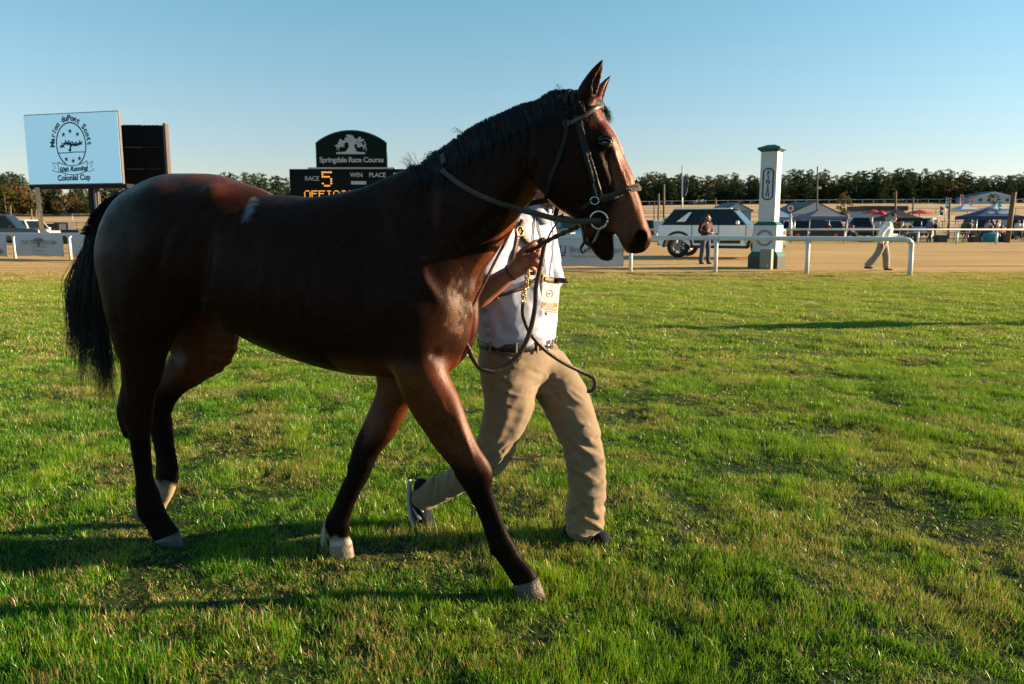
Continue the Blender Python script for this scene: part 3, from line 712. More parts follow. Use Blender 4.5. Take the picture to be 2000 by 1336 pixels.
def coat_material():
    m = bpy.data.materials.new('horse_coat'); m.use_nodes = True; nt = m.node_tree; b = nt.nodes['Principled BSDF']
    at_ = N(nt, 'ShaderNodeAttribute', attribute_name='col'); tc = nt.nodes.new('ShaderNodeTexCoord')
    mp = nt.nodes.new('ShaderNodeMapping'); mp.inputs['Scale'].default_value = (90, 240, 330); mp.inputs['Rotation'].default_value = (0, .5, 0)
    nt.links.new(tc.outputs['Object'], mp.inputs[0])
    fur = N(nt, 'ShaderNodeTexNoise', i2=1.0, i3=4.0); nt.links.new(mp.outputs[0], fur.inputs['Vector'])
    nz = N(nt, 'ShaderNodeTexNoise', i2=7.0, i3=5.0); nt.links.new(tc.outputs['Object'], nz.inputs['Vector'])
    f = mathn(nt, 'ADD', mathn(nt, 'MULTIPLY', mrange(nt, fur.outputs['Fac'], .35, .65), .6), .62)
    mul = N(nt, 'ShaderNodeVectorMath', operation='SCALE'); nt.links.new(at_.outputs['Color'], mul.inputs[0]); nt.links.new(f, mul.inputs[3])
    nt.links.new(mul.outputs[0], b.inputs['Base Color'])
    nt.links.new(mrange(nt, nz.outputs['Fac'], .3, .7, .30, .50), b.inputs['Roughness'])
    lum = N(nt, 'ShaderNodeVectorMath', operation='DOT_PRODUCT'); lum.inputs[1].default_value = (.5, .4, .1); nt.links.new(at_.outputs['Color'], lum.inputs[0])
    nt.links.new(mrange(nt, lum.outputs['Value'], .004, .05, .04, .26), b.inputs['Specular IOR Level'])
    b.inputs['Sheen Weight'].default_value = .0; b.inputs['Sheen Roughness'].default_value = .4; b.inputs['Sheen Tint'].default_value = (1, .55, .3, 1)
    bp = nt.nodes.new('ShaderNodeBump'); bp.inputs['Strength'].default_value = .45; bp.inputs['Distance'].default_value = .004
    nz3 = N(nt, 'ShaderNodeTexNoise', i2=26.0, i3=4.0); nt.links.new(tc.outputs['Object'], nz3.inputs['Vector']); nt.links.new(mathn(nt, 'ADD', fur.outputs['Fac'], mathn(nt, 'MULTIPLY', nz3.outputs['Fac'], .3)), bp.inputs['Height']); nt.links.new(bp.outputs[0], b.inputs['Normal'])
    return m
horse = thing('horse', 'dark bay racehorse in a bridle walking to the right across the turf', 'horse', (H_O[0], H_O[1], 0), H_A)
COAT = coat_material()
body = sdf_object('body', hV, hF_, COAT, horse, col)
HB = BVHTree.FromPolygons([Vector(p) for p in hV], hF_.tolist())
def hit(u, v, off=.004):                 # the near side of the horse's surface at this pixel, in the horse frame
    o = w2h(np.array([0, 0, CAM_H])); d = w2h(ray(u, v)+np.array([0, 0, CAM_H])) - o
    r = HB.ray_cast(Vector(o), Vector(d).normalized())
    if r[0] is None:
        p = hp(u, v, 0); q = HB.find_nearest(Vector(p)); n = q[1] if (Vector(o)-q[0]).dot(q[1]) > 0 else q[1]
        return q[0]+n*off, n
    n = r[1] if r[1].dot(Vector(d)) < 0 else -r[1]
    return r[0]+n*off, n
def snap(p, off=.004):
    q = HB.find_nearest(Vector(p)); return q[0]+q[1]*off, q[1]
# eyes
eye_m = mat('horse_eye', (.012, .007, .004), rough=.06, spec=.8, coat=.6)
for s_ in (1, -1):
    e = EYE*np.array([1, s_, 1]); bm = bmesh.new(); bmesh.ops.create_uvsphere(bm, u_segments=20, v_segments=14, radius=.0185)
    me = bpy.data.meshes.new('eye'); bm.to_mesh(me); bm.free(); me.materials.append(eye_m); me.polygons.foreach_set('use_smooth', [True]*len(me.polygons))
    o = bpy.data.objects.new('eye', me); COL.objects.link(o); o.parent = horse; o.location = (e[0], e[1]+.0035*s_, e[2]+.001)
lid_m = mat('eyelid_skin', (.010, .007, .006), .4)
for s_ in (1, -1):
    e = Vector(EYE*np.array([1, s_, 1])) + Vector((0, .0035*s_*1.0, .001)); mlid = MB()
    for sgn, zz in ((1, .0115), (-1, .0085)):
        pts = [e+Vector((x, -s_*(.0185*math.sqrt(max(1-(x/.026)**2, 0.0))+.002), sgn*zz*math.cos(x/.023*math.pi/2)+.0015)) for x in np.linspace(-.0225, .0235, 11)]
        mlid.tube(pts, [.003]+[.0052 if sgn > 0 else .0042]*9+[.003], 8)
    pts = [e+Vector((x, -s_*(.016*math.sqrt(max(1-(x/.034)**2, 0.0))+.002), .0195*math.cos(x/.030*math.pi/2)+.004)) for x in np.linspace(-.028, .028, 9)]; mlid.tube(pts, [.002]+[.0042]*7+[.002], 6)
    mlid.build('eyelid', lid_m, horse)
# hooves
def hoof(name, heel, toe, cor_heel, cor_toe, t, mt):
    a, b = hp(*heel, t), hp(*toe, t); c, d = hp(*cor_heel, t), hp(*cor_toe, t)
    def ring(p, q, w, n=20):
        m = (p+q)/2; r = np.linalg.norm(q-p)/2; ax = (q-p)/np.linalg.norm(q-p)
        return [m + ax*r*math.cos(k/n*2*math.pi) + np.array([0, 1, 0])*w*math.sin(k/n*2*math.pi)*(1-.12*math.cos(k/n*2*math.pi)) for k in range(n)]
    rs = [ring(c+(d-c)*.12, d-(d-c)*.12, .028), ring(c, d, .035)]
    for q in (.3, .33, .66, .69, 1.0): rs.append(ring(c+(a-c)*q, d+(b-d)*q, .036+.010*q+(.0008 if q in (.3, .66) else 0)))
    rs.append(ring(a+(b-a)*.1, b-(b-a)*.1, .038)); n = 20
    fs = [tuple(range(n-1, -1, -1)), tuple((len(rs)-1)*n+k for k in range(n))]
    for i in range(len(rs)-1):
        for k in range(n): fs.append((i*n+k, i*n+(k+1) % n, (i+1)*n+(k+1) % n, (i+1)*n+k))
    return mobj(name, [p for r in rs for p in r], fs, mt, horse, True)
horn = mat('hoof_horn', (.08, .062, .045), .5, noise=(60, .7, (.05, .04, .03)), bump=(120, .8))
hornw = mat('hoof_pale', (.17, .14, .10), .5, noise=(40, .8, (.13, .11, .07)), bump=(120, .5))
horng = mat('hoof_slate', (.045, .052, .06), .5, noise=(60, .6, (.02, .02, .025)), bump=(120, .5))
hoof('hoof', (1008, 1170), (1070, 1178), (1002, 1140), (1051, 1129), .048, horn)['label'] = 'pale horn hoof of the leading foreleg'
hoof('hoof', (645, 1106), (694, 1110), (645, 1064), (687, 1062), -.05, hornw)['label'] = 'white hoof under a white coronet'
hoof('hoof', (300, 1076), (362, 1084), (302, 1056), (350, 1038), .046, horng)['label'] = 'slate coloured hoof in the shade'
hoof('hoof', (266, 985), (292, 1026), (285, 972), (322, 996), -.07, hornw)['label'] = 'raised pale hoof behind the standing hind leg'

# ---- hair: tail, mane, forelock, feather
hair_m = mat('horse_hair', (.006, .0055, .006), .5, spec=.25)
def strands(name, paths, widths, mt, n=3, parent=horse):
    V = []; F = []
    for P, w in zip(paths, widths):
        P = np.asarray(P); T = np.gradient(P, axis=0); T /= np.linalg.norm(T, axis=1)[:, None]+1e-9
        a = np.cross(T, [0.31, .8, .1]); a /= np.linalg.norm(a, axis=1)[:, None]+1e-9; b = np.cross(T, a); base = len(V)
        for i in range(len(P)):
            r = w*(1-(i/(len(P)-1))**2.2*.85)
            for k in range(n):
                an = 2*math.pi*k/n; V.append(P[i]+a[i]*r*math.cos(an)+b[i]*r*math.sin(an))
        for i in range(len(P)-1):
            for k in range(n): F.append((base+i*n+k, base+i*n+(k+1) % n, base+(i+1)*n+(k+1) % n, base+(i+1)*n+k))
    return mobj(name, V, F, mt, parent, True)
r_ = np.random.default_rng(5)
# tail: a dock then a hanging sheaf in loose locks
dock = [hp(256, 378, 0), hp(226, 391, .0), hp(199, 417, .01), hp(178, 452, .02), hp(165, 500, .02)]
locks = []
ends = [(138, 690, 1), (150, 655, 1), (145, 600, .5), (165, 720, .9), (185, 735, 1), (205, 752, 1), (222, 760, 1), (215, 735, 1), (196, 700, 1), (175, 700, 1), (160, 740, .8), (212, 770, .8), (132, 640, .6), (228, 700, .8), (200, 765, .9), (150, 705, .8)]
paths = []; ws = []
for li, (eu, ev, wt) in enumerate(ends*1):
    nst = int(105*wt); lt = r_.uniform(-.05, .05)
    for k in range(nst):
        q0 = r_.uniform(0, 1); i0 = q0*3.2; j = int(i0); st = dock[j]*(1-(i0-j))+dock[min(j+1, 4)]*(i0-j)
        an = r_.uniform(0, 6.28); st = st + np.array([-.006+.026*math.cos(an), .042*math.sin(an), .006])
        du = r_.normal(0, 5.5); dv = r_.normal(0, 26)-q0*10
        e = hp(eu+du, ev+dv, lt+r_.normal(0, .012))
        mu = (eu+170)/2; mid = hp(mu-8+r_.normal(0, 9)+(205-eu)*-.02, 560+r_.normal(0, 12), lt*1.1+r_.normal(0, .022))
        m0 = hp(186-10*r_.uniform()+(eu-185)*.12, 455+q0*20, lt*.5+r_.normal(0, .012))
        P = crom([st, (st*.35+m0*.65), mid, (mid*.4+e*.6)+np.array([r_.normal(0, .006), r_.normal(0, .005), 0]), e], 4)
        paths.append(P); ws.append(r_.uniform(.0007, .0014))
for k in range(60):                      # fly-away hairs
    e = hp(r_.uniform(124, 235), r_.uniform(560, 775), r_.normal(0, .06)); st = dock[2]+r_.normal(0, .015, 3)
    paths.append(crom([st, hp(165+r_.normal(0, 10), 530, 0), e+np.array([r_.normal(0, .02), 0, .1]), e], 5)); ws.append(.0006)
strands('tail', paths, ws, hair_m)
simpleV = MB(); simpleV.tube([Vector(p) for p in dock], [.026, .028, .028, .024, .014], 12); simpleV.build('tail_dock', hair_m, horse)
# mane: combed over the near side in short thick locks
crestpx = [(800, 326), (838, 303), (872, 276), (905, 254), (940, 234), (975, 215), (1010, 202), (1045, 191), (1078, 183), (1105, 180), (1128, 182)]
cr = crom(crestpx, 24); paths = []; ws = []
nl = 62
for li in range(nl):
    q = (li+r_.uniform(-.3, .3))/nl; q = min(max(q, 0), .995)*(len(cr)-1); cu, cv = cr[int(q)]
    L = r_.uniform(40, 78)*(1 if cu > 860 else .85); sw = r_.uniform(4, 24)
    clump = r_.uniform(-3, 3); lift = r_.uniform(.001, .007)
    for k in range(24):
        u0 = cu+r_.normal(0, 5.0); top, nn = snap(hp(u0, cv+2, r_.uniform(-.012, .02)), .001)
        pts = [top-nn*.004]
        for s_ in (.15, .4, .7, 1.0):
            uu = u0 + clump*s_*.6 + sw*s_ - (u0-cu)*s_*.35 + r_.normal(0, 1.2); vv = cv + 3 + L*s_*r_.uniform(.80, 1.06)
            if s_ < .2: p = np.array(pts[0])+np.array([.004, -.016, .004+r_.uniform(-.003, .005)]); pts.append(Vector(p)); continue
            p, n_ = snap(hp(uu, vv, .11), .003+lift*(s_ < .9)*(1-s_*.6)+r_.uniform(0, .004)); pts.append(p)
        paths.append(crom(np.array([list(p) for p in pts]), 4)); ws.append(r_.uniform(.0007, .0013))
for (u0, v0, u1, v1) in [(836, 300, 833, 318), (846, 292, 832, 322), (850, 290, 838, 325), (900, 256, 884, 262), (800, 322, 790, 310), (806, 322, 780, 318), (812, 322, 796, 304), (1092, 182, 1090, 174)]:
    for k in range(7):
        a = hp(u0+r_.normal(0, 3), v0+4, 0); e = hp(u1+r_.normal(0, 7), v1+r_.normal(0, 5), r_.normal(0, .02)); m_ = (a+e)/2+np.array([0, 0, .014+r_.normal(0, .006)])
        paths.append(crom([a, m_, e], 5)); ws.append(.0007)
strands('mane', paths, ws, hair_m)
paths = []; ws = []
for k in range(150):                     # forelock between the ears, blown to the far side
    a, n_ = snap(hp(1160+r_.normal(0, 4), 196, -.01+r_.normal(0, .014)), -.002)
    e = hp(1190+r_.normal(0, 5), 232+r_.normal(0, 8), -.045+r_.normal(0, .01)); m_ = hp(1180, 208+r_.normal(0, 3), -.03)
    paths.append(crom([np.array(a), m_, e], 5)); ws.append(.0009)
strands('forelock', paths, ws, hair_m)
paths = []; ws = []
for k in range(60):
    a, n_ = snap(hp(636+r_.normal(0, 1.5), 1020+r_.normal(0, 7), -.056), 0); e = hp(631+r_.normal(0, 3), 1056+r_.normal(0, 8), -.056+r_.normal(0, .006))
    paths.append(crom([np.array(a), (np.array(a)+e)/2+np.array([-.008, 0, 0]), e], 3)); ws.append(.0007)
strands('fetlock_hair', paths, ws, mat('white_hair', (.5, .47, .42), .5))
# ------------------------------------------------------------------ the groom walking beside the horse
def A(u, v, Y): return np.array(at(u, v, Y))
def frange(*segs):
    out = []
    for lo, hi, st in segs: out += list(np.arange(lo, hi-st*.3, st))
    return np.array(out)
def fold_noise(F_, amp, f, seed, band=.03):
    X, Y, Z = np.meshgrid(*F_.ax, indexing='ij'); m = np.abs(F_.D) < band
    x, y, z = X[m], Y[m], Z[m]
    w = .35*vnoise(x*4, y*4, z*4, seed=seed)
    n = vnoise((x+w*.2)*f*.9+z*f*.5, y*f*.6, (z+w*.3)*f*1.1-x*f*.45, seed=seed+1)
    F_.D[m] -= (amp*(1-2*np.abs(n))*.8 + amp*.6*vnoise(x*f*.4, y*f*.4, z*f*.4, seed=seed+2)).astype(np.float32)
fdir = np.array([.86, -.50, 0]); rdir = np.array([-.50, -.86, 0]); updir = np.array([0, 0, 1.0])
groom = thing('person', 'groom in light blue shirt and khaki trousers leading the horse, face hidden behind its jaw', 'person', (.02, 3.5, 0))
def to_local(V): return V - np.array([.02, 3.5, 0])
cloth_k = mat("khaki_cloth", (.170, .124, .072), .85, noise=(9, .5, (.140, .102, .058)), bump=(420, .25), sheen=.15)
cloth_b = mat('pale_blue_shirt', (.33, .37, .50), .8, noise=(11, .4, (.30, .34, .46)), bump=(500, .2), sheen=.1)
skin = mat('skin', (.34, .14, .085), .5, noise=(35, .6, (.28, .10, .06)), bump=(260, .15))
black_leather = mat('black_leather', (.018, .015, .014), .45, bump=(200, .3))
brown_leather = mat('brown_leather', (.055, .028, .016), .42, noise=(30, .5, (.035, .018, .011)), bump=(180, .4))
brass = mat('brass', (.72, .48, .16), .3, metal=1.0)
steel = mat('steel', (.62, .62, .63), .22, metal=1.0)
# skin: head, neck, arms, hands
bx_ = frange((-.36, -.04, .011), (-.04, .15, .0042), (.15, .36, .0085))
by_ = frange((3.0, 3.22, .0042), (3.22, 3.85, .009))
bz_ = frange((.80, 1.18, .014), (1.18, 1.38, .0042), (1.38, 1.82, .0085))
BF = Field(bx_, by_, bz_)
Hc = A(1068, 344, 3.47)
def hd(f, r, u): return Hc + fdir*f + rdir*r + updir*u
simple_chain(BF, [hd(-.03, 0, .03), hd(.03, 0, .03)], [(.105, .078)]*2, k=.02)
simple_chain(BF, [hd(.045, 0, .02), hd(.055, 0, -.05), hd(.060, 0, -.090)], [.065, .055, .034], k=.03)
simple_chain(BF, [hd(-.01, .05, -.05), hd(.05, .03, -.095), hd(.05, -.03, -.095), hd(-.01, -.05, -.05)], [.028, .024, .024, .028], k=.03)
simple_chain(BF, [hd(.098, 0, .03), hd(.118, 0, -.005), hd(.108, 0, -.012)], [.012, .015, .014], k=.012)
for s_ in (1, -1):
    BF.bump(hd(.09, .030*s_, .028), .017, -.012); BF.bump(hd(.085, .03*s_, .045), .015, .006)
    simple_chain(BF, [hd(-.012, .078*s_, .02), hd(-.010, .080*s_, -.015)], [(.02, .012), (.014, .01)], k=.008)
    BF.bump(hd(.075, .045*s_, -.015), .025, .005)
BF.ridge([hd(.10, .025, -.050), hd(.112, 0, -.048), hd(.10, -.025, -.050)], .006, -.004)
BF.ridge([hd(.10, .02, -.058), hd(.108, 0, -.060), hd(.10, -.02, -.058)], .008, .004)
BF.bump(hd(.092, 0, -.095), .02, .008)
simple_chain(BF, [A(1062, 372, 3.48), A(1050, 402, 3.49), A(1038, 436, 3.50)], [(.062, .062), (.062, .064), (.075, .085)], k=.03)
SHR = A(975, 462, 3.33); ELR = A(930, 582, 3.24); WRR = A(1004, 528, 3.17)
SHL = A(1058, 455, 3.66); ELL = A(1078, 560, 3.78); WRL = A(1120, 610, 3.66)
simple_chain(BF, [SHR, (SHR+ELR)/2, ELR, (ELR*.62+WRR*.38), WRR], [.052, .047, .042, .044, .029], k=.02)
WRL = A(1050, 590, 3.80)
simple_chain(BF, [SHL, (SHL+ELL)/2, ELL, (ELL*.6+WRL*.4), WRL], [.050, .045, .04, .04, .028], k=.02)
simple_chain(BF, [WRL, WRL+np.array([.0, .01, -.08])], [(.022, .04), (.016, .04)], k=.015)
for k in range(4): simple_chain(BF, [WRL+np.array([-.02+.012*k, .01, -.08]), WRL+np.array([-.022+.013*k, .0, -.13]), WRL+np.array([-.02+.013*k, -.02, -.15])], [.0095, .0085, .007], k=.006)
# the near hand, closed round the lead
simple_chain(BF, [WRR, A(1015, 520, 3.165), A(1026, 509, 3.16)], [(.030, .024), (.038, .024), (.040, .024)], k=.02, up=(0, 0, 1))
fing = [((1034, 487), (1051, 484), (1050, 495), (1034, 497), .0105), ((1036, 500), (1055, 499), (1053, 509), (1036, 510), .0108), ((1035, 513), (1052, 513), (1050, 522), (1034, 523), .0103), ((1029, 525), (1044, 526), (1043, 534), (1029, 533), .0088)]
for a, b, c, d, r in fing:
    simple_chain(BF, [A(*a, 3.145), A((a[0]+b[0])/2+1, (a[1]+b[1])/2-1.5, 3.128), A(*b, 3.135), A(*c, 3.158), A(*d, 3.165)], [r*1.12, r*1.05, r, r*.95, r*.85], n=3, k=.0045)
    BF.bump(A(*a, 3.13), .010, .003)
simple_chain(BF, [A(1013, 500, 3.14), A(1026, 486, 3.128), A(1040, 477, 3.13), A(1049, 471, 3.14)], [.015, .0135, .0115, .009], n=3, k=.008)
bV, bF_ = BF.mesh(1)
sdf_object('body', to_local(bV), bF_, skin, groom)
# hair and a cap of the same cut as the crown of the head
HFd = Field(np.arange(Hc[0]-.17, Hc[0]+.17, .009), np.arange(Hc[1]-.17, Hc[1]+.17, .009), np.arange(Hc[2]-.08, Hc[2]+.18, .009))
simple_chain(HFd, [hd(-.035, 0, .035), hd(.025, 0, .048)], [(.112, .086), (.100, .080)], k=.01)
simple_chain(HFd, [hd(-.07, 0, -.01), hd(-.075, 0, -.05)], [.05, .04], k=.02)
fold_noise(HFd, .004, 60, 61)
v_, f_ = HFd.mesh(1); sdf_object('hair', to_local(v_), f_, mat('grey_hair', (.30, .28, .26), .7, bump=(200, .6)), groom)
# trousers
TF = Field(frange((-.52, .46, .006)), frange((3.18, 3.86, .0075)), frange((.0, 1.0, .006)))
simple_chain(TF, [A(1010, 655, 3.51), A(1010, 690, 3.51), A(1012, 725, 3.51)], [(.150, .182), (.152, .185), (.13, .165)], k=.03, up=fdir, cap=.03)
simple_chain(TF, [A(988, 712, 3.44), A(995, 785, 3.40), A(975, 850, 3.38), A(962, 893, 3.38)], [(.112, .115), (.108, .112), (.088, .092), (.074, .075)], k=.045, up=fdir)
simple_chain(TF, [A(960, 893, 3.38), A(925, 920, 3.44), A(885, 942, 3.50), A(845, 962, 3.54), A(828, 972, 3.555)], [(.072, .075), (.066, .075), (.060, .072), (.062, .070), (.064, .068)], k=.03, cap=.012)
simple_chain(TF, [A(1062, 712, 3.60), A(1098, 770, 3.53), A(1130, 845, 3.45), A(1142, 892, 3.42), A(1147, 950, 3.42), A(1144, 1000, 3.43), A(1141, 1030, 3.43)],
             [(.108, .112), (.108, .110), (.094, .094), (.086, .084), (.084, .082), (.086, .082), (.088, .086)], k=.045, up=fdir, cap=.005)
def tr(pts, r, amp, Y=3.40): TF.ridge([A(u, v, Y if len(p_) == 0 else p_[0]) for u, v, *p_ in pts], r*.72, amp*1.8)
for s_ in range(7): tr([(1112, 760+s_*30, 3.40), (1140, 775+s_*28, 3.36), (1172, 765+s_*30, 3.38)], .013, -.007 if s_ % 2 else .006)
for (a, b, c) in [((1075, 735), (1105, 720), (1130, 735)), ((1072, 745), (1110, 752), (1148, 742)), ((1070, 752), (1100, 790), (1120, 830))]: tr([(*a, 3.45), (*b, 3.42), (*c, 3.42)], .012, -.007)
for (a, b, c) in [((1065, 735), (1030, 722), (990, 735)), ((1060, 750), (1020, 760), (975, 745)), ((945, 800), (985, 840), (960, 885)), ((1040, 790), (1010, 830), (980, 880)), ((950, 860), (975, 880), (990, 900))]: tr([(*a, 3.42), (*b, 3.33), (*c, 3.31)], .013, -.006)
for (a, b, c) in [((1105, 905), (1140, 925), (1180, 900)), ((1110, 935), (1145, 960), (1180, 940)), ((1108, 1000), (1140, 975), (1170, 1010)), ((1106, 1030), (1140, 1012), (1178, 1034)), ((1125, 960), (1130, 1000), (1120, 1040))]: tr([(*a, 3.38), (*b, 3.34), (*c, 3.36)], .014, .008)
for (a, b) in [((935, 905), (925, 950)), ((905, 920), (890, 965)), ((875, 925), (868, 985)), ((850, 935), (843, 990))]: tr([(*a, 3.43), (*b, 3.45)], .011, .006)
tr([(990, 665, 3.33), (975, 690, 3.31), (940, 700, 3.36)], .006, -.006); tr([(945, 715, 3.35), (942, 780, 3.34), (938, 850, 3.34)], .004, -.004)
tr([(1075, 680, 3.40), (1068, 715, 3.40), (1074, 740, 3.42)], .006, -.003)
def creases(F_, c, rad, d, f, amp, seed):
    c = np.array(c); d = np.array(d, float)/np.linalg.norm(d); sl = F_.sl(c-rad*1.6, c+rad*1.6); X, Y, Z = F_.pts(sl); a = np.cross(d, [0, 1, 0]); a /= np.linalg.norm(a)
    s = (X-c[0])*d[0]+(Y-c[1])*d[1]+(Z-c[2])*d[2]; t = (X-c[0])*a[0]+(Y-c[1])*a[1]+(Z-c[2])*a[2]; w = np.exp(-(((X-c[0])**2+(Z-c[2])**2)/rad**2))
    n = vnoise(s*f*.22+t*2, t*f+.8*vnoise(s*9, t*5, seed=seed+3), (Y-c[1])*f*.25, seed=seed); F_.D[sl] -= (w*amp*(.5-np.abs(n)*1.6)).astype(np.float32)
for (u, v, rad, d, f, amp) in ((1075, 755, .08, (1, 0, .25), 42, .007), (1005, 735, .09, (1, 0, -.35), 36, .008), (1142, 885, .10, (1, 0, -.45), 40, .012), (1145, 1000, .10, (1, 0, .35), 36, .014), (1140, 950, .08, (1, 0, -.3), 34, .010),
                               (965, 885, .09, (1, 0, .7), 40, .011), (900, 935, .09, (.4, 0, 1), 40, .009), (850, 960, .08, (.3, 0, 1), 38, .009), (1120, 790, .09, (1, 0, -.6), 34, .009), (975, 800, .10, (.35, 0, 1), 26, .007), (950, 690, .06, (.6, 0, -1), 40, .004)):
    creases(TF, A(u, v, 3.42), rad, d, f, amp*1.55, int(u))
fold_noise(TF, .0022, 12, 71); fold_noise(TF, .0010, 40, 74)
tV, tF = TF.mesh(0); trs = sdf_object('trousers', to_local(tV), tF, cloth_k, groom)
TB = BVHTree.FromPolygons([Vector(p) for p in tV], tF.tolist())
# shirt
SF = Field(frange((-.42, .40, .0078)), frange((3.12, 3.98, .009)), frange((.84, 1.56, .0078)))
simple_chain(SF, [A(1009, 655, 3.51), A(1008, 625, 3.51), A(1004, 560, 3.51), A(1004, 500, 3.51), A(1008, 455, 3.50), A(1022, 428, 3.50)],
             [(.160, .190), (.176, .200), (.172, .198), (.150, .195), (.12, .175), (.085, .11)], k=.02, n=5, up=fdir, cap=.022)
simple_chain(SF, [A(1030, 436, 3.50), A(978, 458, 3.36), SHR, (SHR+ELR)/2+np.array([0, 0, .0]), SHR*.25+ELR*.75], [.065, .068, .068, .066, .064], k=.045, cap=.02)
simple_chain(SF, [A(1030, 436, 3.50), A(1052, 450, 3.62), SHL, (SHL+ELL)/2, SHL*.1+ELL*.9], [.065, .066, .066, .062, .060], k=.045, cap=.02)
simple_chain(SF, [A(1046, 412, 3.49)+np.array([0, 0, .0]), A(1040, 428, 3.49)], [.068, .08], k=.02, cap=.01)
def sr(pts, r, amp, Y=3.36): SF.ridge([A(u, v, Y) for u, v in pts], r, amp*1.3)
for pts in [[(935, 600), (975, 585), (1020, 600)], [(940, 630), (990, 615), (1050, 640)], [(960, 560), (990, 590), (1040, 580)], [(1000, 500), (1030, 540), (1060, 590)], [(1060, 500), (1050, 560), (1075, 620)], [(1080, 560), (1060, 610), (1080, 650)], [(950, 645), (1000, 650), (1060, 655)], [(985, 470), (1010, 500), (1000, 540)]]:
    sr(pts, .014, .009)
    sr([(u+6, v+13) for u, v in pts], .012, -.008)
sr([(1079, 425), (1076, 480), (1077, 540), (1084, 600), (1084, 655)], .008, .005, 3.38)
fold_noise(SF, .0060, 13, 81); fold_noise(SF, .0026, 34, 84)
sV, sF = SF.mesh(0); shirt = sdf_object('shirt', to_local(sV), sF, cloth_b, groom)
SB = BVHTree.FromPolygons([Vector(p) for p in sV], sF.tolist())
def on(bvh, u, v, off=.004, Y=3.4):
    d = Vector(ray(u, v)).normalized(); r = bvh.ray_cast(Vector((0, 0, CAM_H)), d)
    if r[0] is None:
        q = bvh.find_nearest(at(u, v, Y)); return q[0]+q[1]*off, q[1]
    n = r[1] if r[1].dot(d) < 0 else -r[1]; return r[0]+n*off, n
o_l = Vector((-.02, -3.5, 0))
# collar
def band_on(bvh, pix, off=.004, Y=3.4):
    c = crom(pix, 5); r = [on(bvh, u, v, off, Y) for u, v in c]; return [p for p, _ in r], [n for _, n in r]
cb = MB()
for pts in ([(1035, 392), (1046, 408), (1060, 424), (1070, 434)], [(1096, 408), (1092, 420), (1082, 432)]):
    p_, n_ = band_on(SB, pts, .008, 3.42); cb.strap([q+o_l for q in p_], n_, [.05]*(len(p_)-3)+[.035, .02, .006], .006)
cb.build('collar', cloth_b, groom)
# belt with its buckle and loops
wc = A(1010, 668, 3.51); ring = [wc + fdir*.160*math.cos(a) + rdir*.190*math.sin(a) for a in np.linspace(0, 2*math.pi, 41)]
rn = [Vector((fdir*math.cos(a)/.160 + rdir*math.sin(a)/.190)).normalized() for a in np.linspace(0, 2*math.pi, 41)]
b_ = MB(); b_.strap([Vector(q)+o_l for q in ring], rn, .036, .004); belt = b_.build('belt', black_leather, groom)
b_ = MB(); bc = wc+fdir*.163; q = [bc + rdir*x + updir*z for x, z in ((-.024, -.02), (.024, -.02), (.024, .02), (-.024, .02), (-.024, -.02))]
b_.tube([Vector(p)+o_l for p in q], .0034, 6); b_.tube([Vector(bc+updir*0 - rdir*.02)+o_l, Vector(bc+rdir*.03+fdir*.003)+o_l], .0026, 6); b_.build('buckle', steel, belt)
for a in (.45, 1.0, 1.7, 2.5, -.5, -1.2, -2.2):
    c_ = wc + fdir*.166*math.cos(a) + rdir*.196*math.sin(a); n_ = Vector((fdir*math.cos(a)/.160 + rdir*math.sin(a)/.190)).normalized()
    b_ = MB(); b_.strap([Vector(c_+updir*z)+o_l for z in (-.026, -.02, .0, .02, .024)], [n_]*5, .011, .003); b_.build('belt_loop', cloth_k, belt)
# pocket seams and a clip hanging from the front pocket
b_ = MB()
for pts, w in (([(962, 683), (985, 697), (1010, 710)], .0035), ([(1000, 700), (1004, 712), (1003, 722)], .003), ([(978, 688), (1000, 694), (1018, 690)], .005), ([(1018, 690), (1014, 704), (1008, 710)], .004)):
    p_, n_ = band_on(TB, pts, .003, 3.35); b_.strap([q+o_l for q in p_], n_, w, .003)
b_.build('pocket_clip', black_leather, groom)
# shoes
shoe_d = mat('navy_shoe', (.008, .010, .018), .85, spec=.12); shoe_w = mat('white_rubber', (.36, .37, .38), .7)
def shoe(pts, rad, solepts, solerad, up, stripes):
    lo = np.min(np.array(pts+solepts), 0)-.08; hi = np.max(np.array(pts+solepts), 0)+.08
    F_ = Field(*[np.arange(a, b, .006) for a, b in zip(lo, hi)]); simple_chain(F_, pts, rad, k=.015, up=up)
    v, f = F_.mesh(1); bvh = BVHTree.FromPolygons([Vector(p) for p in v], f.tolist()); s_ = sdf_object('shoe', to_local(v), f, shoe_d, groom)
    F_ = Field(*[np.arange(a, b, .006) for a, b in zip(lo, hi)]); simple_chain(F_, solepts, solerad, k=.008, up=up)
    v, f = F_.mesh(1); sdf_object('sole', to_local(v), f, shoe_w, s_)
    if stripes:
        for st in stripes:
            m_ = MB(); p_, n_ = band_on(bvh, st, .002, 3.5); m_.strap([q+o_l for q in p_], n_, .009, .002); m_.build('stripe', shoe_w, s_)
sd = np.array([-1, .15, .1])
shoe([A(823, 948, 3.55), A(822, 978, 3.55), A(826, 1005, 3.555), A(842, 1024, 3.56)], [(.034, .034), (.040, .042), (.036, .044), (.026, .040)],
     [A(800, 940, 3.55), A(799, 965, 3.55), A(801, 990, 3.552), A(806, 1012, 3.556), A(820, 1031, 3.56), A(846, 1040, 3.565)], [(.008, .026), (.010, .031), (.010, .032), (.010, .038), (.010, .042), (.009, .03)], sd,
     [[(808, 975), (818, 990), (826, 1000)], [(806, 990), (814, 1004), (822, 1014)], [(806, 1004), (812, 1014), (818, 1021)]])
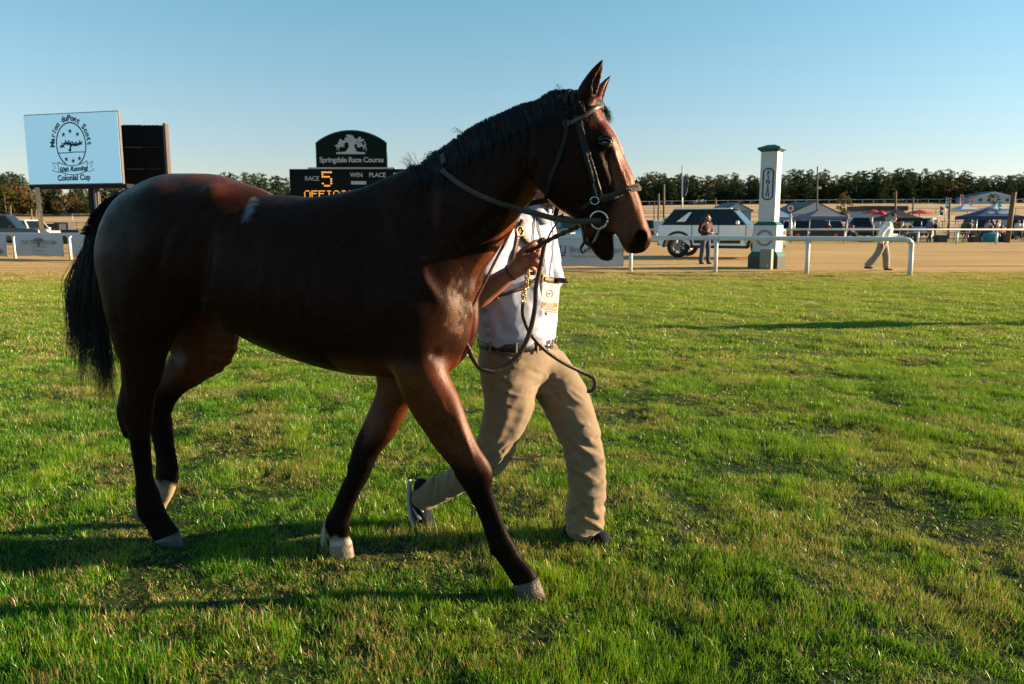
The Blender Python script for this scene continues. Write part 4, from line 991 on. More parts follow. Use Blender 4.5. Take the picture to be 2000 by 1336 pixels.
shoe([A(1118, 1040, 3.46), A(1142, 1038, 3.43), A(1160, 1044, 3.40), A(1178, 1053, 3.37)], [(.052, .042), (.052, .046), (.042, .048), (.030, .042)],
     [A(1110, 1060, 3.47), A(1140, 1062, 3.44), A(1168, 1064, 3.42), A(1188, 1065, 3.40)], [(.014, .036), (.014, .036), (.014, .046), (.012, .036)], (0, 0, 1), None)
# wristband
b_ = MB(); wv = Vector(WRR); ax = Vector(A(1026, 509, 3.16)-ELR).normalized(); pp = ax.orthogonal().normalized(); qq = ax.cross(pp); wp = wv - ax*.015
b_.tube([wp+pp*.034*math.cos(a)+qq*.034*math.sin(a)+o_l for a in np.linspace(0, 6.283, 20)], .003, 6); b_.build('wristband', black_leather, groom)

# ---- badge on a lanyard
bd = thing('badge', 'white and orange groom badge hanging on a black lanyard over the blue shirt', 'badge', tuple(at(1068, 585, 3.3)))
def rel(o, p): return Vector(p)-o.location
bp_, bn_ = on(SB, 1066, 583, .022); bn_ = Vector((.40, -.90, .05)).normalized(); bx2 = Vector((0, 0, 1)).cross(bn_).normalized()*1; bup = bn_.cross(bx2).normalized()
def bquad(name, x0, x1, z0, z1, off, mt, th=.0012, tilt=-.12):
    R_ = Matrix.Rotation(tilt, 3, bn_); m = MB(); vs_ = []
    for o_ in (off, off+th):
        for x, z in ((x0, z0), (x1, z0), (x1, z1), (x0, z1)): vs_.append(rel(bd, bp_) + R_ @ (bx2*x+bup*z) + bn_*o_)
    m.add(vs_, [(3, 2, 1, 0), (4, 5, 6, 7), (0, 1, 5, 4), (1, 2, 6, 5), (2, 3, 7, 6), (3, 0, 4, 7)]); return m.build(name, mt, bd)
white_card = mat('white_card', (.72, .72, .74), .35); orange_p = mat('orange_print', (.85, .28, .05), .4)
bquad('card', -.040, .040, -.058, .058, 0, white_card); bquad('orange_panel', -.034, .036, -.052, -.020, .0015, orange_p)
bquad('sleeve', -.044, .044, -.064, .062, -.002, mat('clear_sleeve', (.55, .57, .62), .12))
def text_mesh(body, size, ext=0.0, align='CENTER', shear=0.0, spacing=1.0, offset=0.0):
    cu = bpy.data.curves.new('text', 'FONT'); cu.body = body; cu.size = size; cu.extrude = ext; cu.align_x = align; cu.align_y = 'CENTER'; cu.shear = shear; cu.space_character = spacing; cu.offset = offset
    cu.resolution_u = 3; o = bpy.data.objects.new('text', cu); COL.objects.link(o); dg = bpy.context.evaluated_depsgraph_get(); me = bpy.data.meshes.new_from_object(o.evaluated_get(dg)); bpy.data.objects.remove(o); bpy.data.curves.remove(cu); return me
def text_obj(name, body, size, mt, parent, M, **kw):
    me = text_mesh(body, size, **kw); me.transform(M); me.materials.clear(); me.materials.append(mt); me.name = name
    o = bpy.data.objects.new(name, me); COL.objects.link(o); o.parent = parent; return o
def frame(origin, ex, ez, en): return Matrix(((ex[0], ez[0], en[0], origin[0]), (ex[1], ez[1], en[1], origin[1]), (ex[2], ez[2], en[2], origin[2]), (0, 0, 0, 1)))
R_ = Matrix.Rotation(-.12, 3, bn_)
text_obj('lettering', '2025', .020, white_card, bd, frame(rel(bd, bp_)+R_ @ (bup*-.029)+bn_*.0034, R_ @ bx2, R_ @ bup, bn_), offset=.0006)
text_obj('lettering', 'GROOM', .018, white_card, bd, frame(rel(bd, bp_)+R_ @ (bup*-.045)+bn_*.0034, R_ @ bx2, R_ @ bup, bn_), offset=.0006)
m_ = MB(); c0 = rel(bd, bp_)+R_ @ (bup*.018)+bn_*.003
m_.tube([c0+R_ @ (bx2*.015*math.cos(a)+bup*.015*math.sin(a)) for a in np.linspace(0, 6.283, 22)], .0008, 4); m_.tube([c0+R_ @ (bx2*-.010), c0+R_ @ (bx2*.010)], .0016, 4); m_.build('seal_print', mat('grey_print', (.25, .25, .28), .5), bd)
m_ = MB()
for pts in ([(1045, 415), (1052, 450), (1060, 490), (1064, 530), (1066, 556)], [(1074, 428), (1079, 470), (1074, 520), (1069, 556)], [(1046, 415), (1040, 470), (1052, 520), (1062, 545)]):
    p_, n_ = band_on(SB, pts, .004); m_.tube([rel(bd, q) for q in p_], .0022, 5)
m_.build('lanyard', black_leather, bd)

# ---- leather halter carried over the shoulder
hal = thing('halter', 'spare brown leather halter with brass buckles slung across the groom', 'halter', tuple(at(1010, 520, 3.35)))
def onstrap(m, pts, w, off=.007, bvh=SB, th=.005):
    p_, n_ = band_on(bvh, pts, off); m.strap([rel(hal, q) for q in p_], n_, w, th)
m_ = MB(); onstrap(m_, [(1020, 432), (1014, 446), (1009, 462), (1005, 480), (1000, 505), (997, 530)], .026)
onstrap(m_, [(1012, 448), (1020, 462), (1032, 476), (1045, 500), (1054, 530), (1062, 545)], .028)
m_.build('shoulder_strap', brown_leather, hal)
m_ = MB(); onstrap(m_, [(932, 580), (960, 580), (990, 573), (1022, 560), (1048, 545)], .016, .012); onstrap(m_, [(965, 556), (968, 566), (970, 582)], .034, .010)
onstrap(m_, [(1058, 545), (1072, 548), (1084, 550)], .030, .012); m_.build('cheek_strap', brown_leather, hal)
m_ = MB(); e0, n0 = on(SB, 1078, 548, .016); e1 = e0 + Vector((.055, -.015, -.001)); m_.strap([rel(hal, e0), rel(hal, (e0+e1)/2), rel(hal, e1)], [Vector((-.2, -1, 0))]*3, [.024, .024, .018], .006); m_.build('strap_end', brown_leather, hal)
def ring_on(m, u, v, rx, rz, th, off=.014, bvh=SB):
    c, n = on(bvh, u, v, off); ex = Vector((0, 0, 1)).cross(n).normalized(); ez = n.cross(ex)
    m.tube([rel(hal, c)+ex*rx*math.cos(a)*(1.15 if abs(math.cos(a)) > .6 else 1)+ez*rz*math.sin(a) for a in np.linspace(0, 6.283, 18)], th, 6)
for (u, v, rx, rz, th) in ((1012, 452, .014, .020, .0028), (1060, 545, .016, .016, .0035), (1084, 550, .013, .018, .003), (1049, 472, .010, .010, .003)):
    m_ = MB(); ring_on(m_, u, v, rx, rz, th); m_.build('buckle', brass, hal)
# ------------------------------------------------------------------ bridle, reins and lead
bri = thing('bridle', 'black leather bridle with braided noseband and steel ring bit on the bay horse', 'bridle', (H_O[0], H_O[1], 0), H_A)
def hband(pix, off=.004, n=5, mirror=False):
    c = crom(pix, n); r = [hit(u, v, off) for u, v in c]; P = [p for p, _ in r]; Nn = [q for _, q in r]
    return P, Nn
def mir(P, Nn):
    out = [snap(Vector((p.x, -p.y, p.z)), .004) for p in P]; return [o for o, _ in out], [n for _, n in out]
tack = mat('tack_leather', (.007, .006, .007), .5, spec=.25, bump=(160, .4)); tackb = mat('braided_leather', (.10, .062, .045), .38, noise=(240, .8, (.03, .018, .013)), bump=(300, .9))
def both(name, pix, w, mt=tack, th=.0045, far=True):
    P, Nn = hband(pix); m = MB(); m.strap(P, Nn, w, th); o = m.build(name, mt, bri)
    if far: P2, N2 = mir(P, Nn); m = MB(); m.strap(P2, N2, w, th); m.build(name, mt, bri)
    return o, P, Nn
ck, Pc, _ = both('cheekpiece', [(1122, 206), (1126, 228), (1134, 262), (1146, 310), (1158, 355), (1166, 396)], .020)
both('noseband_strap', [(1132, 240), (1140, 262), (1153, 310), (1166, 352), (1173, 384)], .013)
both('throatlatch', [(1106, 206), (1107, 240), (1104, 268), (1092, 308), (1078, 345), (1068, 385)], .016)
# crown piece over the poll
def over(p0, k=9, off=.006):
    P = []; Nn = []
    for a in np.linspace(-1, 1, k):
        q = Vector((p0.x, p0.y*-a if True else 0, p0.z + .05*(1-a*a))); s_, n_ = snap(q, off); P.append(s_); Nn.append(n_)
    return P, Nn
for (u, v, w) in ((1122, 206, .022), (1106, 206, .018)):
    p0, _ = hit(u, v, .004); P, Nn = over(p0); m = MB(); m.strap(P, Nn, w, .005); m.build('headpiece', tack, bri)
# browband and noseband wrap round the face
def wrap(pix, name, w, mt, th, rows=1):
    P, Nn = hband(pix, .005, 6); P2, N2 = mir(P, Nn); PP = P + P2[::-1]; NN = Nn + N2[::-1]
    # bridge over the front of the face
    a, b = P[-1], P2[-1]; mid = []; mn = []
    for t in (.2, .4, .6, .8):
        q = a.lerp(b, t) + Vector((.05, 0, .015)); s_, n_ = snap(q, .006); mid.append(s_); mn.append(n_)
    PP = P + mid + P2[::-1]; NN = Nn + mn + N2[::-1]
    m = MB(); m.strap(PP, NN, w, th); o = m.build(name, mt, bri); return o, PP, NN
wrap([(1107, 243), (1122, 238), (1142, 226), (1160, 213), (1172, 209)], 'browband', .018, mat('browband_leather', (.06, .05, .05), .32, bump=(200, .3)), .006)
nb, NP, NN_ = wrap([(1172, 388), (1190, 384), (1208, 378), (1225, 371), (1240, 367)], 'noseband', .026, tackb, .008)
for k_ in range(1, 60):                   # braid ridges of the noseband
    pass
mbr = MB()
for i in range(len(NP)-1):
    a, b = NP[i], NP[i+1]; L = (b-a).length; nn = NN_[i]
    for q in np.arange(0, L, .006):
        p = a.lerp(b, q/L); t = (b-a).normalized(); bb = t.cross(nn).normalized()
        mbr.tube([p-bb*.011+nn*.006, p+t*.004+nn*.010, p+bb*.011+nn*.006], .0022, 4)
mbr.build('braid', tackb, nb)
mb_ = MB()
P, Nn = hband([(1172, 388), (1152, 398), (1135, 410)], .004); mb_.strap(P, Nn, .02, .004); mb_.build('chin_strap', tack, bri); mb_ = MB(); P2, N2 = mir(P, Nn); mb_.strap(P2, N2, .02, .004); mb_.build('chin_strap', tack, bri)
# strap ends with pale wear, buckles
m = MB()
for pts in ([(1158, 358), (1164, 375), (1168, 392)], [(1167, 352), (1172, 366), (1177, 384)]):
    P, Nn = hband(pts, .009, 3); m.tube(P, .0012, 4)
m.build('stitching', mat('stitch_thread', (.45, .36, .25), .6), bri)
def hring(m, u, v, rx, rz, th, off=.012):
    c, n = hit(u, v, off); ex = Vector((0, 0, 1)).cross(n).normalized(); ez = n.cross(ex)
    m.tube([c+ex*rx*math.cos(a)+ez*rz*math.sin(a) for a in np.linspace(0, 6.283, 20)], th, 6); return c
m = MB(); hring(m, 1162, 391, .015, .013, .0028); m.build('buckle', steel, bri)
m = MB(); hring(m, 1107, 243, .010, .012, .0022); m.build('buckle', mat('dark_steel', (.08, .08, .09), .3, metal=1.0), bri)
# bit: loose ring each side, mouthpiece, curb chain strap
for s_ in (1, -1):
    c0 = hp(1176, 430, 0); c = Vector((c0[0], -.060*s_, c0[2])); rr = .030
    m = MB(); m.tube([c+Vector((rr*math.cos(a), -.006*s_*math.sin(a), rr*math.sin(a))) for a in np.linspace(0, 6.283, 30)], .0045, 8); ringo = m.build('bit_ring', steel, bri)
    if s_ == 1: bit_c = c.copy()
    m = MB(); m.tube([c+Vector((.0, 0, .028)), c+Vector((-.008, .004*s_, .055)), c+Vector((-.016, .006*s_, .075))], .0028, 6)
    m.strap([c+Vector((-.002, -.002*s_, .030)), c+Vector((-.010, 0, .060)), Vector(Pc[-1]) if s_ == 1 else Vector((Pc[-1].x, -Pc[-1].y, Pc[-1].z))], Vector((0, -s_, 0)), .016, .004); m.build('bit_hanger', tack, bri)
    m = MB()                              # the long curb under the jaw
    cu = [c+Vector((.02, 0, -.022)), Vector(hp(1176, 448, 0))*1, Vector(hp(1165, 470, 0)), Vector(hp(1150, 484, 0)), Vector(hp(1138, 494, 0))]
    cu = [Vector((p.x, -s_*(.060-.012*i), p.z)) for i, p in enumerate(cu)]; m.tube(crom([list(p) for p in cu], 5).tolist(), .0048, 8); m.build('curb_bar', steel, bri)
m = MB(); m.tube([bit_c, Vector((bit_c.x, 0, bit_c.z-.006)), Vector((bit_c.x, -bit_c.y, bit_c.z))], .006, 8); m.build('mouthpiece', steel, bri)
m = MB(); a = Vector(hp(1138, 494, .02)); m.tube(crom([hp(1138, 494, .03), hp(1134, 486, .03), hp(1141, 472, .03), hp(1139, 455, .03), hp(1137, 440, .03)], 4).tolist(), [.003]*5+[.005]*12, 6); m.build('curb_strap', tack, bri)
m = MB(); m.tube(crom([hp(1146, 440, .055), hp(1143, 455, .055), hp(1142, 468, .05), hp(1150, 478, .045), hp(1158, 476, .045)], 4).tolist(), .007, 6); m.build('lip_strap', tack, bri)

# reins: over the neck to the bit, one per side, and the slack loop
rein = thing('rein', 'brown leather rein running from the withers along the neck to the bit', 'rein', (H_O[0], H_O[1], 0), H_A)
P, Nn = hband([(866, 334), (880, 346), (905, 364), (935, 381), (965, 393), (995, 402)], .006, 5)
tail_ = [hp(1020, 411, .10), hp(1050, 418, .095), hp(1080, 426, .085), hp(1110, 431, .075), hp(1135, 432, .068), hp(1160, 431, .063), hp(1174, 431, .062)]
P = P + [Vector(p) for p in crom(tail_, 3)]; Nn = Nn + [Vector((0, -1, .1))]*(len(P)-len(Nn))
m = MB(); m.strap(P, Nn, [.020]*len(P), .006); m.build('rein_band', mat('rein_rubber', (.052, .036, .028), .5, noise=(60, .6, (.03, .02, .016)), bump=(260, .7)), rein)
P2 = [Vector((p.x, -p.y, p.z)) for p in P]; P2 = [snap(p, .006)[0] if i < 30 else p for i, p in enumerate(P2)]
m = MB(); m.strap(P2, [Vector((0, 1, .1))]*len(P2), .020, .006); m.build('rein_band', MATS['rein_rubber'], rein)
top_, _ = hit(866, 334, .006); k_ = [snap(Vector((top_.x, y, top_.z+.03)), .007) for y in np.linspace(top_.y, -top_.y, 7)]
m = MB(); m.strap([p for p, _ in k_], [n for _, n in k_], .020, .006); m.build('rein_band', MATS['rein_rubber'], rein)

# lead: rope from the bit to the hand, brass chain, leather strap falling in a loop
lead = thing('lead_rein', 'brown leather lead with a brass chain falling in a long loop from the groom hand', 'lead rein', tuple(at(1040, 500, 3.13)))
def L_(u, v, Y): return rel(lead, at(u, v, Y))
m = MB(); pts = crom([list(L_(1028, 492, 3.12)), list(L_(1044, 486, 3.10)), list(L_(1070, 470, 3.05)), list(L_(1095, 458, 3.0)), list(L_(1118, 448, 2.95)), list(L_(1134, 441, 2.93))], 6)
m.tube(pts.tolist(), [.0085+.0022*math.sin(i*1.7) for i in range(len(pts))], 7); m.build('rope_end', mat('rope', (.10, .07, .045), .8, noise=(140, .9, (.035, .025, .02)), bump=(200, 1.0)), lead)
m = MB(); m.tube(crom([list(L_(1134, 441, 2.93)), list(L_(1140, 447, 2.92)), list(L_(1133, 436, 2.92)), list(L_(1128, 430, 2.92))], 4).tolist(), .006, 6); m.build('rope_knot', mat('rope_pale', (.45, .34, .22), .8, bump=(200, 1.0)), lead)
cp_ = [(1032, 532), (1030, 541), (1029, 550), (1027, 559), (1025, 568), (1023, 577), (1022, 586)]
for i, (u, v) in enumerate(cp_):          # chain links
    m = MB(); c = L_(u, v, 3.10-.005*i); ex = Vector((1, 0, 0)) if i % 2 else Vector((.35, -.93, 0)); r1 = .0085 if i not in (2, 6) else .012
    m.tube([c+ex*r1*math.cos(a)+Vector((0, 0, 1))*.015*math.sin(a) for a in np.linspace(0, 6.283, 16)], .0028, 6); m.build('chain_link', brass, lead)
m = MB(); pts = crom([list(L_(1022, 588, 3.09)), list(L_(1021, 612, 3.09)), list(L_(1028, 636, 3.09)), list(L_(1042, 660, 3.10)), list(L_(1070, 688, 3.12)), list(L_(1105, 711, 3.14)), list(L_(1140, 728, 3.16)), list(L_(1158, 738, 3.16)), list(L_(1163, 750, 3.15)), list(L_(1156, 763, 3.15)), list(L_(1147, 764, 3.16))], 5)
m.strap(pts.tolist(), [Vector((-.3, -1, .3))]*len(pts), [.016]*len(pts), .004); m.build('strap', brown_leather, lead)
m = MB(); pts = crom([list(L_(1050, 475, 3.10)), list(L_(1063, 510-40, 3.10)), list(L_(1056, 520, 3.08)), list(L_(1047, 560, 3.07)), list(L_(1045, 600, 3.07)), list(L_(1034, 650, 3.07)), list(L_(1015, 690, 3.07)), list(L_(985, 716, 3.07)), list(L_(955, 724, 3.06)), list(L_(928, 708, 3.05)), list(L_(913, 675, 3.04)), list(L_(914, 630, 3.02)), list(L_(925, 595, 3.0)), list(L_(945, 560, 2.98)), list(L_(975, 510, 2.98)), list(L_(1010, 470, 2.97)), list(L_(1030, 445, 2.96)), list(L_(1080, 432, 2.95)), list(L_(1130, 436, 2.94))][:10] + [list(L_(905, 645, 3.0)), list(L_(917, 610, 2.98)), list(L_(936, 572, 2.98)), list(L_(952, 540, 2.98)), list(L_(972, 500, 2.98)), list(L_(992, 462, 2.98)), list(L_(1010, 425, 2.98))], 5)
m.strap(pts.tolist(), [Vector((-.2, -1, .1)) if i < 52 else Vector((.6, -.8, .1)) for i in range(len(pts))], [.019]*48+[.011]*(len(pts)-48), .004); m.build('loop_strap', brown_leather, lead)
m = MB(); pts = crom([list(L_(1065, 480, 3.09)), list(L_(1075, 455, 3.07)), list(L_(1090, 432, 3.02)), list(L_(1100, 418, 2.98))], 5); m.tube(pts.tolist(), .0035, 6); m.build('thin_cord', tack, lead)
m = MB(); pts = crom([list(L_(995, 893, 3.30)), list(L_(1015, 896, 3.31)), list(L_(1036, 894, 3.32)), list(L_(1054, 888, 3.33))], 4); m.strap(pts.tolist(), [Vector((0, -1, .5))]*len(pts), [.014]*(len(pts)-2)+[.009, .004], .004); o = m.build('strap_tail', brown_leather, lead)
# ------------------------------------------------------------------ running rails
white_pvc = mat('white_rail', (.52, .56, .58), .45, noise=(3, .35, (.42, .45, .47)))
def Vx(a): return Vector(a)
def ground_z(x, y): return float(gz(x, y))
R0 = gnd(138, 507); R1 = gnd(1773, 540); rdv = (R1-R0); rdv.z = 0; rdn = rdv.normalized(); RZ = 1.0
def on_line(u, P0=R0, D=rdn):            # where the rail line crosses the vertical plane seen at column u
    k = (u-1000)/FPX; d = ray(u, 505); r = d[0]/d[1]
    t = (r*P0.y - P0.x)/(D.x - r*D.y); return P0 + D*t
rail = thing('running_rail', 'near white plastic running rail with a rounded end right of the walking man', 'rail', tuple(R1))
def rr(p): return Vector(p)-rail.location
m = MB(); end = on_line(1765); st = on_line(-160)
m.tube([rr((st.x, st.y, RZ)), rr((end.x, end.y, RZ)), rr((end+rdn*.10).xy.to_3d()+Vector((0, 0, RZ-.03))), rr((end+rdn*.17).xy.to_3d()+Vector((0, 0, RZ-.11)))], .065, 14); m.build('top_rail', white_pvc, rail)
m = MB(); e2 = end+rdn*.17; m.tube([rr((e2.x, e2.y, RZ-.09)), rr((e2.x+.01, e2.y, ground_z(e2.x, e2.y)-.1))], .063, 14); m.build('post', white_pvc, rail)
us = [-90, 30, 138, 250, 365, 485, 610, 740, 880, 1045, 1232, 1398, 1577]
for u in us:
    p = on_line(u); m = MB(); m.tube([rr((p.x, p.y, -.1)), rr((p.x, p.y, RZ-.05))], .058, 12); o = m.build('post', white_pvc, rail)
    m = MB(); m.box(rr((p.x, p.y, RZ-.10)), (.15, .15, .05), 0, bevel=.01); m.build('collar', white_pvc, o)
# far rail
F0 = gnd(1270, 474.5); F1 = gnd(1990, 476.5); fdn = (F1-F0); fdn.z = 0; fdn.normalize()
frail = thing('running_rail', 'farther white rail across the track in front of the crowd', 'rail', tuple(F1))
fs_ = on_line(1000, F0, fdn); fe_ = on_line(2130, F0, fdn)
m = MB(); m.tube([fs_-frail.location+Vector((0, 0, 1.0)), fe_-frail.location+Vector((0, 0, 1.0))], .06, 8); m.build('top_rail', white_pvc, frail)
for u in [1005, 1076, 1147, 1218, 1315, 1390, 1434, 1505, 1576, 1647, 1718, 1790, 1866, 1943, 2016, 2090]:
    p = on_line(u, F0, fdn); m = MB(); m.tube([p-frail.location+Vector((0, 0, -.1)), p-frail.location+Vector((0, 0, .96))], .075, 8); m.build('post', white_pvc, frail)

# ------------------------------------------------------------------ banners on the rails
def banner(name, label, P0, D, u0, u1, ztop, zbot, base, off=.07, wr=.02, seed=1, cat='banner'):
    a = on_line(u0, P0, D); b = on_line(u1, P0, D); L = (b-a).length; ex = (b-a).normalized(); en = Vector((ex.y, -ex.x, 0))
    o = thing(name, label, cat, (a.x, a.y, 0)); V = []; F = []; nx_, nz_ = max(int(L/.08), 8), 14
    for i in range(nx_+1):
        for j in range(nz_+1):
            s = i/nx_; t = j/nz_; w = wr*(vnoise(s*L*1.3+t*1.5, t*2.2+s, seed=seed)+.6*vnoise(s*L*3-t*2, t*3, seed=seed+5)) + .02*math.sin(math.pi*t)
            V.append(ex*(s*L)+Vector((0, 0, ztop+(zbot-ztop)*t - .012*math.sin(s*L*5)*(t > .98)))+en*(off+float(w)))
    for i in range(nx_):
        for j in range(nz_):
            q = i*(nz_+1)+j; F.append((q, q+nz_+1, q+nz_+2, q+1))
    c = mobj('cloth', V, F, base, o, True)
    md = c.modifiers.new('thick', 'SOLIDIFY'); md.thickness = .006
    return o, ex, en, L
vinyl = mat('white_vinyl', (.42, .43, .47), .5); 
ink = mat('dark_ink', (.045, .05, .06), .5); blue_ink = mat('blue_ink', (.02, .075, .17), .5); red_ink = mat('red_ink', (.45, .02, .07), .5); grey_ink = mat('grey_ink', (.20, .21, .24), .5)
def btext(o, ex, en, L, body, s, z, size, mt, off=.125, **kw):
    k = kw.pop('k', 1.0)
    M = frame(ex*s+Vector((0, 0, z))+en*off, ex, Vector((0, 0, 1)), en); return text_obj('lettering', body, size, mt, o, M, **kw)
def btick(o, ex, en, s0, s1, z0, z1, mt, off=.121, name='printed_bar'):
    m = MB(); m.add([ex*s0+Vector((0, 0, z0))+en*off, ex*s1+Vector((0, 0, z0))+en*off, ex*s1+Vector((0, 0, z1))+en*off, ex*s0+Vector((0, 0, z1))+en*off], [(0, 1, 2, 3)]); return m.build(name, mt, o)
o, ex, en, L = banner('banner', 'white banner lettered THE TACK ROOM on the near rail left of the horse tail', R0, rdn, 36, 129, .98, .12, vinyl, seed=3, wr=.012)
btext(o, ex, en, L, 'THE TACK ROOM', L*.49, .66, .235, grey_ink, offset=.002)
btext(o, ex, en, L, '(803) 432-5555', L*.5, .33, .10, grey_ink); btick(o, ex, en, L*.36, L*.66, .20, .215, grey_ink)
m = MB()                                 # small tree emblem behind the words
for i in range(9):
    a = (i-4)*.33; m.tube([ex*(L*.5)+Vector((0, 0, .50))+en*.118, ex*(L*.5+.06*math.sin(a))+Vector((0, 0, .68))+en*.118, ex*(L*.5+.30*math.sin(a))+Vector((0, 0, .72+.14*math.cos(a)))+en*.118], [.012, .01, .014], 4)
m.tube([ex*(L*.36)+Vector((0, 0, .50))+en*.118, ex*(L*.64)+Vector((0, 0, .50))+en*.118], .008, 4); m.build('tree_print', mat('brown_ink', (.18, .13, .12), .5), o)
o, ex, en, L = banner('banner', 'white banner with red letters cut off by the left edge of the photo', R0, rdn, -75, 19, .98, .08, vinyl, seed=8, wr=.02)
btext(o, ex, en, L, 'in', L-.22, .30, .36, red_ink, offset=.006, align='RIGHT'); 
o, ex, en, L = banner('banner', 'plain grey white banner half hidden by the horse tail', R0, rdn, 146, 236, .98, .12, vinyl, seed=12, wr=.03)
o, ex, en, L = banner('banner', 'white banner with a blue square B logo below the horse jaw', R0, rdn, 1082, 1219, .96, .12, vinyl, seed=20, wr=.014)
s0 = L*(1093-1082)/137; s1 = L*(1107-1082)/137
btick(o, ex, en, s0, s1, .50, .74, blue_ink, name='logo_square'); btick(o, ex, en, s0, s1, .42, .465, blue_ink)
btext(o, ex, en, L, 'B', (s0+s1)/2, .625, .25, vinyl, off=.125, shear=.3, offset=.008)
btext(o, ex, en, L, 'Brown Advisory', L*.235, .62, .265, grey_ink, align='LEFT', offset=.004); btext(o, ex, en, L, 'Thoughtful Investing.', L*.235, .43, .13, grey_ink, align='LEFT')
o, ex, en, L = banner('banner', 'long black banner with two orange roundels on the farther rail', F0, fdn, 1546, 1652, .93, .18, mat('black_vinyl', (.022, .016, .013), .5), seed=31, wr=.01, off=-.14)
for f_ in (.10, .80):
    m = MB(); c = ex*(L*f_)+Vector((0, 0, .52))+en*-.07; m.add([c+ex*.17*math.cos(a)*(1.0)+Vector((0, 0, .22*math.sin(a))) for a in np.linspace(0, 6.28, 17)[:-1]], [tuple(range(16))]); m.build('roundel', mat('orange_ink', (.45, .10, .02), .5), o)
btext(o, ex, en, L, 'THE CAROLINA CUP', L*.44, .50, .13, vinyl, off=-.06); 

# ------------------------------------------------------------------ finish post
FP = gnd(1497, 523); FY = FP.y; fr = math.radians(-33.7)
white_paint = mat('white_paint', (.44, .46, .48), .5, noise=(2, .3, (.44, .45, .46))); green_paint = mat('green_paint', (.006, .085, .058), .4); dark_green = mat('black_green', (.006, .018, .018), .4)
fin = thing('finish_post', 'tall white finish post with green cap and FINISH in an oval', 'finish post', (FP.x, FP.y, 0), fr)
def zv(v, u=1497, Y=FY): return at(u, v, Y).z
def frustum(name, w0, w1, z0, z1, mt, parent, bev=0):
    m = MB(); a, b = w0/2, w1/2; m.add([(-a, -a, z0), (a, -a, z0), (a, a, z0), (-a, a, z0), (-b, -b, z1), (b, -b, z1), (b, b, z1), (-b, b, z1)], [(3, 2, 1, 0), (4, 5, 6, 7), (0, 1, 5, 4), (1, 2, 6, 5), (2, 3, 7, 6), (3, 0, 4, 7)]); return m.build(name, mt, parent)
frustum('plinth', .94, .94, -.05, zv(500), dark_green, fin); frustum('plinth_moulding', .95, .78, zv(500), zv(491), green_paint, fin)
frustum('pedestal', .74, .74, zv(491), zv(440), white_paint, fin); frustum('pedestal_moulding', .76, .56, zv(440), zv(433), green_paint, fin)
frustum('shaft', .515, .515, zv(433), zv(297), white_paint, fin)
frustum('cap', .53, .72, zv(297), zv(291.5), green_paint, fin); frustum('cap', .72, .70, zv(291.5), zv(288.5), green_paint, fin); frustum('cap', .66, .22, zv(288.5), zv(283), green_paint, fin)
navy = mat('navy_ink', (.01, .03, .06), .5)
zc = (zv(330)+zv(390))/2; hh = (zv(330)-zv(390))/2
m = MB(); ov = []
for a in np.linspace(0, 2*math.pi, 41):
    x = .125*math.cos(a); z = zc + (hh-.125)*(1 if math.sin(a) > 0 else -1)*(abs(math.sin(a)) > 1e-6) + .125*math.sin(a); ov.append((x*1.25, -.262, z))
m.tube(ov, .022, 6); m.build('oval', navy, fin)
for i, ch in enumerate('FINISH'):
    M = frame(Vector((0, -.264, zc+hh-.15-i*(2*hh-.30)/5)), Vector((1, 0, 0)), Vector((0, 0, 1)), Vector((0, -1, 0))); text_obj('letter', ch, .175, navy, fin, M, offset=.009)
m = MB(); sc_ = (zv(449)+zv(480))/2
for r_i in (.255, .20): m.tube([(r_i*math.cos(a), -.375, sc_+r_i*math.sin(a)) for a in np.linspace(0, 6.283, 33)], .006, 4)
for i in range(26):
    a = i/26*6.283; m.box((.228*math.cos(a), -.375, sc_+.228*math.sin(a)), (.022, .006, .035), rz=0)
for i in range(5): m.tube([(-.13+.055*i, -.376, sc_), (-.10+.055*i, -.376, sc_+.03), (-.06+.055*i, -.376, sc_+.015)], .016, 5)
m.box((0, -.375, sc_-.06), (.30, .006, .012)); m.build('seal', navy, fin)
bx = gnd(1501, 524); bx = Vector((bx.x-.25, bx.y-.55, 0)); cab = thing('utility_box', 'pale grey metal box standing in front of the finish post', 'box', (bx.x, bx.y, 0), fr)
m = MB(); m.box((0, 0, .30), (.36, .25, .66), bevel=.02); m.build('cabinet', mat('pale_grey_paint', (.16, .18, .15), .5), cab)
m = MB(); m.box((0, -.128, .30), (.26, .012, .50), bevel=.004); m.build('door', MATS['pale_grey_paint'], cab); m = MB(); m.box((.07, -.14, .12), (.03, .02, .05), bevel=.004); m.build('latch', steel, cab)

